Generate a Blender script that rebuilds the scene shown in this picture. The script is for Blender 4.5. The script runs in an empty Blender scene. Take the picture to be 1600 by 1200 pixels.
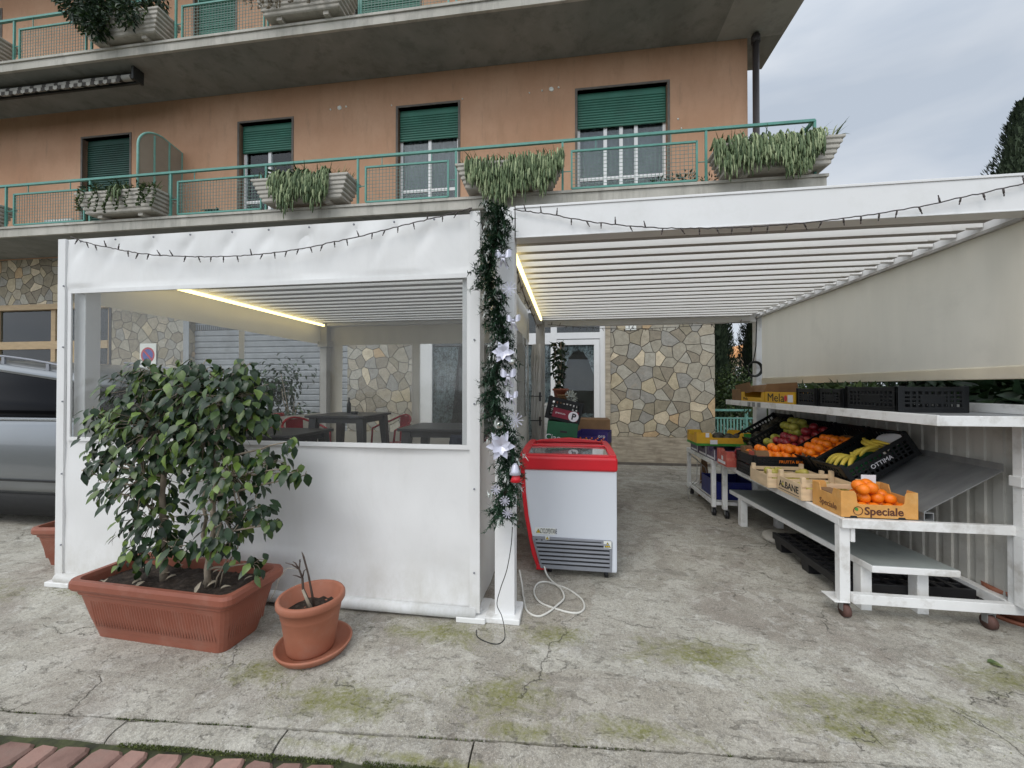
import bpy, bmesh, math, random
from mathutils import Vector, Matrix, noise as mnoise
random.seed(7)
D = bpy.data
SC = bpy.context.scene
COL = SC.collection
rad = math.radians

# ---------------------------------------------------------------- camera
cam_d = D.cameras.new("camera"); cam = D.objects.new("camera", cam_d); COL.objects.link(cam)
cam.location = (0, 0, 1.45)
cam.rotation_euler = (rad(90.55), 0, rad(8.17))
cam_d.sensor_width = 36.0
cam_d.lens = 36.0 * 620.0 / 1600.0
cam_d.clip_start = 0.05
cam_d.clip_end = 3000
SC.camera = cam

# ---------------------------------------------------------------- sky
SUN_EL, SUN_AZ = 48.0, 205.0        # azimuth clockwise from +Y: behind the camera, a little to the left
w = D.worlds.new("World"); SC.world = w
w.use_nodes = True
nt = w.node_tree; N = nt.nodes; Lk = nt.links
for n in list(N): N.remove(n)
out = N.new("ShaderNodeOutputWorld"); bg = N.new("ShaderNodeBackground")
sky = N.new("ShaderNodeTexSky"); sky.sky_type = 'NISHITA'; sky.sun_disc = False
sky.sun_elevation = rad(SUN_EL); sky.sun_rotation = rad(SUN_AZ)
tc = N.new("ShaderNodeTexCoord"); mp = N.new("ShaderNodeMapping")
mp.inputs['Scale'].default_value = (1.0, 1.0, 2.6); mp.inputs['Rotation'].default_value = (0.2, 0.25, 0.4)
Lk.new(tc.outputs['Generated'], mp.inputs['Vector'])
ns = N.new("ShaderNodeTexNoise"); ns.inputs['Scale'].default_value = 2.3; ns.inputs['Detail'].default_value = 5; ns.inputs['Roughness'].default_value = 0.48
ns.inputs['Distortion'].default_value = 0.4
Lk.new(mp.outputs['Vector'], ns.inputs['Vector'])
cr = N.new("ShaderNodeValToRGB")
cr.color_ramp.elements[0].position = 0.37; cr.color_ramp.elements[0].color = (6.2, 6.95, 8.0, 1)
cr.color_ramp.elements[1].position = 0.64; cr.color_ramp.elements[1].color = (9.5, 9.85, 10.3, 1)
Lk.new(ns.outputs['Fac'], cr.inputs['Fac'])
# cloud layer is brighter round the veiled sun
sunv = Vector((math.sin(rad(SUN_AZ)) * math.cos(rad(SUN_EL)), math.cos(rad(SUN_AZ)) * math.cos(rad(SUN_EL)), math.sin(rad(SUN_EL))))
dp = N.new("ShaderNodeVectorMath"); dp.operation = 'DOT_PRODUCT'; dp.inputs[1].default_value = sunv
Lk.new(tc.outputs['Generated'], dp.inputs[0])
mr = N.new("ShaderNodeMapRange"); mr.inputs['From Min'].default_value = -0.2; mr.inputs['From Max'].default_value = 1.0
mr.inputs['To Min'].default_value = 1.0; mr.inputs['To Max'].default_value = 2.2
Lk.new(dp.outputs['Value'], mr.inputs['Value'])
sc_ = N.new("ShaderNodeVectorMath"); sc_.operation = 'SCALE'
Lk.new(cr.outputs['Color'], sc_.inputs[0]); Lk.new(mr.outputs['Result'], sc_.inputs['Scale'])
mx = N.new("ShaderNodeMix"); mx.data_type = 'RGBA'; mx.inputs['Factor'].default_value = 0.9
Lk.new(sky.outputs['Color'], mx.inputs[6]); Lk.new(sc_.outputs['Vector'], mx.inputs[7])
Lk.new(mx.outputs[2], bg.inputs['Color']); bg.inputs['Strength'].default_value = 0.085
Lk.new(bg.outputs['Background'], out.inputs['Surface'])

sun_d = D.lights.new("sun", 'SUN'); sun_d.energy = 1.1; sun_d.angle = rad(28); sun_d.color = (1.0, 0.95, 0.87)
sun = D.objects.new("sun", sun_d); COL.objects.link(sun)
sun.rotation_euler = sunv.to_track_quat('Z', 'Y').to_euler()

SC.view_settings.view_transform = 'Standard'
SC.view_settings.look = 'None'
SC.view_settings.exposure = 0.06
SC.view_settings.gamma = 1.0
SC.cycles.max_bounces = 9
SC.cycles.diffuse_bounces = 5
SC.cycles.transparent_max_bounces = 24

# ---------------------------------------------------------------- materials
def newmat(name):
    m = D.materials.new(name); m.use_nodes = True
    for n in list(m.node_tree.nodes): m.node_tree.nodes.remove(n)
    o = m.node_tree.nodes.new("ShaderNodeOutputMaterial")
    return m, m.node_tree, o

class NT:
    """small node-building helper"""
    def __init__(s, name):
        s.m, s.t, s.o = newmat(name)
        s.tc = s.t.nodes.new("ShaderNodeTexCoord")
    def n(s, kind, **k):
        x = s.t.nodes.new(kind)
        for a, b in k.items(): setattr(x, a, b)
        return x
    def l(s, a, b): s.t.links.new(a, b)
    def setv(s, sock, v):
        if hasattr(v, 'links') or hasattr(v, 'is_linked'): s.l(v, sock)
        else: sock.default_value = v
    def noise(s, scale, detail=4, rough=0.55, vec=None, dist=0.0, stretch=None):
        x = s.n("ShaderNodeTexNoise")
        x.inputs['Scale'].default_value = scale; x.inputs['Detail'].default_value = detail
        x.inputs['Roughness'].default_value = rough; x.inputs['Distortion'].default_value = dist
        v = vec or s.tc.outputs['Object']
        if stretch:
            mp = s.n("ShaderNodeMapping"); mp.inputs['Scale'].default_value = stretch; s.l(v, mp.inputs['Vector']); v = mp.outputs['Vector']
        s.l(v, x.inputs['Vector'])
        return x.outputs['Fac']
    def ramp(s, fac, stops, const=False):
        r = s.n("ShaderNodeValToRGB")
        e = r.color_ramp.elements
        while len(e) < len(stops): e.new(0.5)
        for i, (p, c) in enumerate(stops):
            e[i].position = p
            e[i].color = (c, c, c, 1) if not hasattr(c, '__len__') else (c[0], c[1], c[2], 1)
        if const: r.color_ramp.interpolation = 'CONSTANT'
        s.l(fac, r.inputs['Fac'])
        return r.outputs['Color']
    def mix(s, fac, a, b, mode='MIX'):
        x = s.n("ShaderNodeMix"); x.data_type = 'RGBA'; x.blend_type = mode
        for sock, v in ((x.inputs[0], fac), (x.inputs[6], a), (x.inputs[7], b)):
            if isinstance(v, (int, float)): sock.default_value = v if sock == x.inputs[0] else (v, v, v, 1)
            elif isinstance(v, tuple): sock.default_value = (v[0], v[1], v[2], 1)
            else: s.l(v, sock)
        return x.outputs[2]
    def math(s, op, a, b=0.0, clamp=False):
        x = s.n("ShaderNodeMath"); x.operation = op; x.use_clamp = clamp
        for i, v in enumerate((a, b)):
            if isinstance(v, (int, float)): x.inputs[i].default_value = v
            else: s.l(v, x.inputs[i])
        return x.outputs[0]
    def bump(s, h, strength=0.3, dist=0.01, prev=None):
        b = s.n("ShaderNodeBump"); b.inputs['Strength'].default_value = strength; b.inputs['Distance'].default_value = dist
        s.l(h, b.inputs['Height'])
        if prev is not None: s.l(prev, b.inputs['Normal'])
        return b.outputs['Normal']
    def done(s, col, rough=0.6, metal=0.0, normal=None, spec=0.4, **k):
        b = s.n("ShaderNodeBsdfPrincipled")
        if isinstance(col, tuple): b.inputs['Base Color'].default_value = (col[0], col[1], col[2], 1)
        else: s.l(col, b.inputs['Base Color'])
        if isinstance(rough, (int, float)): b.inputs['Roughness'].default_value = rough
        else: s.l(rough, b.inputs['Roughness'])
        b.inputs['Metallic'].default_value = metal
        b.inputs['Specular IOR Level'].default_value = spec
        if normal is not None: s.l(normal, b.inputs['Normal'])
        for a, v in k.items(): b.inputs[a.replace('_', ' ')].default_value = v
        s.l(b.outputs['BSDF'], s.o.inputs['Surface'])
        s.b = b
        return s.m

def mul(c, k): return tuple(min(1.0, x * k) for x in c)

def P(name, col, rough=0.5, var=0.12, scale=6.0, bump=0.0, bscale=80.0, metal=0.0, dirt=None, dscale=3.0, damt=0.5, island=0.0, spec=0.4, stretch=None, coat=0.0, col2=None):
    s = NT(name)
    c = s.mix(s.ramp(s.noise(scale, 5, stretch=stretch), [(0.3, 0.0), (0.7, 1.0)]), mul(col, 1 - var), mul(col, 1 + var) if col2 is None else col2)
    if island:
        g = s.n("ShaderNodeNewGeometry")
        c = s.mix(1.0, c, s.ramp(g.outputs['Random Per Island'], [(0.0, 1 - island), (1.0, 1 + island)]), 'MULTIPLY')
    if dirt:
        c = s.mix(s.math('MULTIPLY', s.ramp(s.noise(dscale, 7, 0.65), [(0.5, 0.0), (0.68, 1.0)]), damt), c, dirt)
    nrm = s.bump(s.noise(bscale, 4), 0.35, bump) if bump else None
    k = {}
    if coat: k['Coat_Weight'] = coat
    return s.done(c, rough, metal, nrm, spec, **k)

# concrete of the forecourt: trowelled grey slab, stains, moss, cracks
def concrete_mat(name, moss=(), k=1.0, cracks=True):
    s = NT(name)
    n1 = s.noise(0.55, 6, 0.6); n2 = s.noise(3.2, 9, 0.68, dist=0.5); n3 = s.noise(60, 4, 0.7); n4 = s.noise(190, 2, 0.6)
    c = s.mix(s.ramp(n1, [(0.36, 0.0), (0.64, 1.0)]), mul((0.285, 0.26, 0.215), k), mul((0.40, 0.378, 0.32), k))
    c = s.mix(s.ramp(n2, [(0.42, 0.0), (0.56, 0.75)]), c, mul((0.46, 0.44, 0.38), k))
    c = s.mix(s.math('MULTIPLY', s.ramp(s.noise(1.15, 8, 0.66, dist=0.9), [(0.50, 0.0), (0.64, 1.0)]), 0.62), c, mul((0.225, 0.19, 0.16), k))
    c = s.mix(s.math('MULTIPLY', s.ramp(s.noise(7.0, 8, 0.72, dist=0.6), [(0.55, 0.0), (0.66, 1.0)]), 0.55), c, mul((0.60, 0.585, 0.54), k))
    c = s.mix(s.math('MULTIPLY', s.ramp(s.noise(2.4, 8, 0.7, dist=1.2, stretch=(0.45, 1.5, 1)), [(0.54, 0.0), (0.66, 1.0)]), 0.5), c, mul((0.17, 0.16, 0.135), k))
    c = s.mix(s.math('MULTIPLY', s.ramp(s.noise(26, 6, 0.75), [(0.50, 0.0), (0.66, 1.0)]), 0.55), c, mul((0.20, 0.185, 0.16), k))
    c = s.mix(s.math('MULTIPLY', s.ramp(n3, [(0.53, 0.0), (0.66, 1.0)]), 0.5), c, mul((0.17, 0.16, 0.14), k))
    c = s.mix(s.math('MULTIPLY', s.ramp(n4, [(0.58, 0.0), (0.68, 1.0)]), 0.55), c, mul((0.66, 0.65, 0.6), k))
    sp_ = s.ramp(s.noise(4.2, 10, 0.63, dist=0.25), [(0.545, 0.0), (0.562, 1.0)])
    c = s.mix(s.math('MULTIPLY', sp_, 0.22), c, mul((0.60, 0.58, 0.52), k))
    pk_ = s.ramp(s.noise(11, 9, 0.7, dist=0.3, stretch=(0.7, 1.3, 1)), [(0.385, 1.0), (0.41, 0.0)])
    c = s.mix(s.math('MULTIPLY', pk_, 0.36), c, mul((0.16, 0.145, 0.115), k))
    c = s.mix(1.0, c, s.ramp(s.noise(330, 2, 0.5), [(0.25, 0.72), (0.75, 1.26)]), 'MULTIPLY')
    if moss:            # old brownish repair patches with trowelled edges
        pv = s.n("ShaderNodeTexVoronoi"); pv.feature = 'F1'; pv.distance = 'CHEBYCHEV'; pv.voronoi_dimensions = '2D'; pv.inputs['Scale'].default_value = 0.8
        wb = s.n("ShaderNodeTexNoise"); wb.inputs['Scale'].default_value = 3.0; wb.inputs['Detail'].default_value = 5; s.l(s.tc.outputs['Object'], wb.inputs['Vector'])
        wv_ = s.n("ShaderNodeVectorMath"); wv_.operation = 'MULTIPLY_ADD'; wv_.inputs[1].default_value = (0.22, 0.22, 0); s.l(wb.outputs['Color'], wv_.inputs[0]); s.l(s.tc.outputs['Object'], wv_.inputs[2]); s.l(wv_.outputs['Vector'], pv.inputs['Vector'])
        pc_ = s.n("ShaderNodeSeparateColor"); s.l(pv.outputs['Color'], pc_.inputs[0])
        c = s.mix(1.0, c, s.ramp(pc_.outputs[0], [(0.0, (0.86, 0.83, 0.80)), (0.35, (0.97, 0.96, 0.95)), (0.7, (1.04, 1.04, 1.03)), (1.0, (0.90, 0.86, 0.83))]), 'MULTIPLY')
    c = s.mix(1.0, c, s.ramp(s.noise(85, 3, 0.75), [(0.28, (0.74, 0.745, 0.755)), (0.72, (1.25, 1.26, 1.275))]), 'MULTIPLY')
    h = s.math('ADD', s.math('ADD', s.math('MULTIPLY', n2, 0.8), s.math('MULTIPLY', n3, 0.5)), s.math('SUBTRACT', s.math('MULTIPLY', sp_, 0.22), s.math('MULTIPLY', pk_, 0.3)))
    if moss:
        mask = None
        geo = s.n("ShaderNodeNewGeometry")
        for (x, y, rx, ry) in moss:
            vm = s.n("ShaderNodeMapping"); vm.vector_type = 'POINT'
            vm.inputs['Location'].default_value = (-x / rx, -y / ry, 0); vm.inputs['Scale'].default_value = (1 / rx, 1 / ry, 0)
            s.l(geo.outputs['Position'], vm.inputs['Vector'])
            ln = s.n("ShaderNodeVectorMath"); ln.operation = 'LENGTH'; s.l(vm.outputs['Vector'], ln.inputs[0])
            f = s.math('SUBTRACT', 1.0, ln.outputs['Value'], clamp=True)
            mask = f if mask is None else s.math('MAXIMUM', mask, f)
        nn = s.math('ADD', s.noise(6.5, 9, 0.76, dist=1.3), s.math('MULTIPLY', s.math('SUBTRACT', mask, 0.55), 0.5))
        mm = s.ramp(nn, [(0.47, 0.0), (0.56, 0.4), (0.70, 1.0)])
        mm = s.math('MULTIPLY', mm, s.ramp(mask, [(0.0, 0.0), (0.12, 1.0)]))
        mc = s.mix(s.noise(38, 4, 0.7), (0.10, 0.11, 0.025), (0.27, 0.26, 0.105))
        c = s.mix(s.math('MULTIPLY', mm, s.ramp(s.noise(46, 3, 0.7), [(0.36, 0.35), (0.6, 0.95)])), c, mc)
        h = s.math('ADD', h, s.math('MULTIPLY', mm, 0.15))
    if cracks:
        def crack(scale, wid, seed, thr):
            mp = s.n("ShaderNodeMapping"); mp.inputs['Location'].default_value = (seed, seed * 1.7, 0)
            s.l(s.tc.outputs['Object'], mp.inputs['Vector'])
            nz = s.n("ShaderNodeTexNoise"); nz.inputs['Scale'].default_value = 2.6; nz.inputs['Detail'].default_value = 6; nz.inputs['Roughness'].default_value = 0.62
            s.l(mp.outputs['Vector'], nz.inputs['Vector'])
            sb = s.n("ShaderNodeVectorMath"); sb.operation = 'SUBTRACT'; sb.inputs[1].default_value = (0.5, 0.5, 0.5); s.l(nz.outputs['Color'], sb.inputs[0])
            sl = s.n("ShaderNodeVectorMath"); sl.operation = 'SCALE'; sl.inputs['Scale'].default_value = 0.55; s.l(sb.outputs['Vector'], sl.inputs[0])
            ad = s.n("ShaderNodeVectorMath"); ad.operation = 'ADD'; s.l(mp.outputs['Vector'], ad.inputs[0]); s.l(sl.outputs['Vector'], ad.inputs[1])
            v = s.n("ShaderNodeTexVoronoi"); v.feature = 'DISTANCE_TO_EDGE'; v.voronoi_dimensions = '2D'; v.inputs['Scale'].default_value = scale
            s.l(ad.outputs['Vector'], v.inputs['Vector'])
            f = s.ramp(v.outputs['Distance'], [(0.0, 1.0), (wid, 0.0)])
            g = s.ramp(s.noise(1.9, 3, 0.5, vec=mp.outputs['Vector']), [(thr, 0.0), (thr + 0.06, 1.0)])
            return s.math('MULTIPLY', f, g)
        ck = s.math('MAXIMUM', crack(0.62, 0.0045, 3.1, 0.47), crack(1.7, 0.008, 7.7, 0.575))
        c = s.mix(s.math('MULTIPLY', ck, 0.7), c, (0.10, 0.095, 0.075))
        h = s.math('SUBTRACT', h, s.math('MULTIPLY', ck, 0.9))
    return s.done(c, s.ramp(n2, [(0.3, 0.75), (0.7, 0.92)]), 0, s.bump(h, 0.75, 0.014), 0.25)

# crazy-paved stone cladding in the plane of the facade (object x and z)
def stone_mat():
    s = NT("crazy_stone")
    sp = s.n("ShaderNodeSeparateXYZ"); s.l(s.tc.outputs['Object'], sp.inputs[0])
    cb = s.n("ShaderNodeCombineXYZ"); s.l(s.math('ADD', sp.outputs[0], s.math('MULTIPLY', sp.outputs[1], 1.0)), cb.inputs[0]); s.l(sp.outputs[2], cb.inputs[1])
    nz = s.n("ShaderNodeTexNoise"); nz.inputs['Scale'].default_value = 2.0; nz.inputs['Detail'].default_value = 1
    s.l(cb.outputs[0], nz.inputs['Vector'])
    sl = s.n("ShaderNodeVectorMath"); sl.operation = 'SCALE'; sl.inputs['Scale'].default_value = 0.16; s.l(nz.outputs['Color'], sl.inputs[0])
    ad = s.n("ShaderNodeVectorMath"); ad.operation = 'ADD'; s.l(cb.outputs[0], ad.inputs[0]); s.l(sl.outputs['Vector'], ad.inputs[1])
    vs = []
    for feat in ('DISTANCE_TO_EDGE', 'F1'):
        v = s.n("ShaderNodeTexVoronoi"); v.feature = feat; v.voronoi_dimensions = '2D'; v.inputs['Scale'].default_value = 4.6; v.inputs['Randomness'].default_value = 0.92
        s.l(ad.outputs['Vector'], v.inputs['Vector']); vs.append(v)
    sc = s.n("ShaderNodeSeparateColor"); s.l(vs[1].outputs['Color'], sc.inputs[0])
    c = s.ramp(sc.outputs[0], [(0.0, (0.225, 0.20, 0.16)), (0.16, (0.29, 0.27, 0.225)), (0.32, (0.25, 0.243, 0.225)), (0.46, (0.33, 0.295, 0.235)), (0.6, (0.24, 0.215, 0.165)),
                               (0.72, (0.33, 0.315, 0.275)), (0.86, (0.38, 0.33, 0.24)), (0.945, (0.50, 0.435, 0.33)), (0.98, (0.42, 0.31, 0.195))], True)
    n1 = s.noise(9, 8, 0.7, dist=0.8, vec=cb.outputs[0])
    c = s.mix(1.0, c, s.ramp(n1, [(0.25, (0.86, 0.84, 0.80)), (0.75, (1.50, 1.48, 1.42))]), 'MULTIPLY')
    c = s.mix(1.0, c, s.ramp(s.noise(14, 7, 0.75, vec=ad.outputs['Vector'], dist=2.2, stretch=(1.0, 3.0, 1)), [(0.32, 0.80), (0.68, 1.18)]), 'MULTIPLY')
    c = s.mix(s.math('MULTIPLY', s.ramp(s.noise(4, 6, 0.7, vec=cb.outputs[0], dist=1.0), [(0.56, 0.0), (0.7, 1.0)]), 0.3), c, (0.40, 0.30, 0.19))
    j = s.ramp(vs[0].outputs['Distance'], [(0.012, 1.0), (0.026, 0.0)])
    c = s.mix(j, c, (0.075, 0.064, 0.05))
    hh = s.math('SUBTRACT', s.math('ADD', s.math('MULTIPLY', n1, 0.35), s.math('MULTIPLY', sc.outputs[1], 0.3)), j)
    return s.done(c, 0.8, 0, s.bump(hh, 1.0, 0.022), 0.25)

def render_mat():                      # orange-ochre render of the upper walls
    s = NT("ochre_render")
    n1 = s.noise(0.5, 6, 0.6); n2 = s.noise(14, 6, 0.7)
    c = s.mix(s.ramp(n1, [(0.35, 0.0), (0.65, 1.0)]), (0.435, 0.25, 0.155), (0.515, 0.322, 0.213))
    c = s.mix(s.math('MULTIPLY', s.ramp(s.noise(1.7, 8, 0.7, stretch=(1.8, 1, 0.5)), [(0.5, 0.0), (0.7, 1.0)]), 0.55), c, (0.36, 0.215, 0.13))
    c = s.mix(s.math('MULTIPLY', s.ramp(s.noise(3.0, 8, 0.75, stretch=(2.4, 1, 0.35)), [(0.56, 0.0), (0.72, 1.0)]), 0.5), c, (0.23, 0.16, 0.11))
    c = s.mix(s.math('MULTIPLY', s.ramp(n2, [(0.5, 0.0), (0.72, 1.0)]), 0.25), c, (0.40, 0.22, 0.13))
    return s.done(c, 0.9, 0, s.bump(s.noise(95, 4, 0.7), 0.5, 0.006), 0.2)

def slab_mat(name, a, b, d):
    s = NT(name)
    c = s.mix(s.ramp(s.noise(0.9, 7, 0.65, dist=0.6), [(0.36, 0.0), (0.64, 1.0)]), a, b)
    c = s.mix(s.math('MULTIPLY', s.ramp(s.noise(2.4, 8, 0.7, stretch=(1.6, 1.6, 0.3)), [(0.5, 0.0), (0.66, 1.0)]), 0.6), c, d)
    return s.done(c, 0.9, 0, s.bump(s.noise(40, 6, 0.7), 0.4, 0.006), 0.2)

def leaf_mat(name, dark, mid, light, rough=0.38, trans=0.18, spec=0.32):
    s = NT(name)
    g = s.n("ShaderNodeNewGeometry")
    c = s.ramp(g.outputs['Random Per Island'], [(0.0, dark), (0.62, mid), (0.9, light), (1.0, mul(light, 1.25))])
    c = s.mix(1.0, c, s.ramp(s.noise(35, 3), [(0.3, 0.8), (0.7, 1.2)]), 'MULTIPLY')
    s.done(c, rough, 0, None, spec)
    tr = s.n("ShaderNodeBsdfTranslucent"); s.l(s.mix(1.0, c, (1.3, 1.5, 0.7), 'MULTIPLY'), tr.inputs['Color'])
    ms = s.n("ShaderNodeMixShader"); ms.inputs[0].default_value = trans
    s.l(s.b.outputs['BSDF'], ms.inputs[1]); s.l(tr.outputs['BSDF'], ms.inputs[2]); s.l(ms.outputs[0], s.o.inputs['Surface'])
    return s.m

def pvc_mat(name, col, trans=0.25, rough=0.42, splash=False, streak=False):
    s = NT(name)
    n1 = s.noise(1.6, 6, 0.6, dist=0.4)
    c = s.mix(s.ramp(n1, [(0.35, 0.0), (0.7, 1.0)]), mul(col, 0.96), mul(col, 1.02))
    c = s.mix(s.math('MULTIPLY', s.ramp(s.noise(5, 8, 0.72, stretch=(1.3, 1.3, 0.5)), [(0.56, 0.0), (0.75, 1.0)]), 0.22), c, mul(col, 0.75))
    if splash:                     # mud splashed up from the ground
        spz = s.n("ShaderNodeSeparateXYZ"); s.l(s.tc.outputs['Object'], spz.inputs[0])
        lo = s.ramp(spz.outputs[2], [(0.05, 1.0), (0.42, 0.0)])
        ms_ = s.math('MULTIPLY', lo, s.ramp(s.noise(7, 9, 0.75, stretch=(1, 1, 0.6)), [(0.40, 0.0), (0.66, 1.0)]))
        c = s.mix(s.math('MULTIPLY', ms_, 0.5), c, (0.46, 0.43, 0.35))
        c = s.mix(s.math('MULTIPLY', s.ramp(s.noise(2.6, 8, 0.7, dist=0.8, stretch=(1.6, 1, 0.45)), [(0.53, 0.0), (0.7, 1.0)]), 0.13), c, (0.55, 0.53, 0.47))
    if streak:
        c = s.mix(s.math('MULTIPLY', s.ramp(s.noise(3.2, 6, 0.6, stretch=(1, 1.4, 0.18)), [(0.42, 0.0), (0.68, 1.0)]), 0.4), c, mul(col, 0.66))
        c = s.mix(s.math('MULTIPLY', s.ramp(s.noise(2.0, 8, 0.72, dist=0.6), [(0.55, 0.0), (0.72, 1.0)]), 0.35), c, mul(col, 0.55))
    wv = s.noise(2.2, 3, 0.5, dist=1.2, stretch=(1.0, 1.0, 0.55))
    s.done(c, rough, 0, s.bump(s.math('ADD', wv, s.math('MULTIPLY', s.noise(260, 2), 0.02)), 0.22, 0.05), 0.35)
    tr = s.n("ShaderNodeBsdfTranslucent"); tr.inputs['Color'].default_value = (col[0], col[1], col[2] * 0.96, 1)
    ms = s.n("ShaderNodeMixShader"); ms.inputs[0].default_value = trans
    s.l(s.b.outputs['BSDF'], ms.inputs[1]); s.l(tr.outputs['BSDF'], ms.inputs[2]); s.l(ms.outputs[0], s.o.inputs['Surface'])
    return s.m

def clear_mat(name, tint=(0.93, 0.95, 0.95), haze=0.06, gloss=1.0, rough=0.03, bump=0.0, hcol=(0.75, 0.76, 0.76)):
    s = NT(name)
    tp = s.n("ShaderNodeBsdfTransparent"); tp.inputs['Color'].default_value = (*tint, 1)
    gl = s.n("ShaderNodeBsdfGlossy"); gl.inputs['Roughness'].default_value = rough; gl.inputs['Color'].default_value = (1, 1, 1, 1)
    fr = s.n("ShaderNodeFresnel"); fr.inputs['IOR'].default_value = 1.45
    if bump:
        nb = s.bump(s.noise(2.5, 2, 0.5, dist=0.8), 0.3, bump); s.l(nb, gl.inputs['Normal']); s.l(nb, fr.inputs['Normal'])
    df = s.n("ShaderNodeBsdfDiffuse"); df.inputs['Color'].default_value = (*hcol, 1)
    m1 = s.n("ShaderNodeMixShader")
    hz = s.math('MULTIPLY', s.ramp(s.noise(1.8, 6, 0.65), [(0.3, 0.5), (0.75, 1.5)]), haze)
    s.l(hz, m1.inputs[0]); s.l(tp.outputs[0], m1.inputs[1]); s.l(df.outputs[0], m1.inputs[2])
    m2 = s.n("ShaderNodeMixShader"); s.l(s.math('MULTIPLY', fr.outputs[0], gloss), m2.inputs[0]); s.l(m1.outputs[0], m2.inputs[1]); s.l(gl.outputs[0], m2.inputs[2])
    s.l(m2.outputs[0], s.o.inputs['Surface'])
    return s.m

def emit_mat(name, col, k):
    s = NT(name)
    e = s.n("ShaderNodeEmission"); e.inputs['Color'].default_value = (*col, 1); e.inputs['Strength'].default_value = k
    s.l(e.outputs[0], s.o.inputs['Surface']); return s.m

def lace_mat():
    s = NT("lace")
    d = s.n("ShaderNodeBsdfDiffuse"); d.inputs['Color'].default_value = (0.72, 0.74, 0.74, 1)
    t = s.n("ShaderNodeBsdfTransparent")
    a = s.ramp(s.noise(13, 5, 0.7, dist=1.0), [(0.40, 0.25), (0.58, 0.95)])
    ms = s.n("ShaderNodeMixShader"); s.l(a, ms.inputs[0]); s.l(t.outputs[0], ms.inputs[1]); s.l(d.outputs[0], ms.inputs[2])
    s.l(ms.outputs[0], s.o.inputs['Surface']); return s.m

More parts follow.
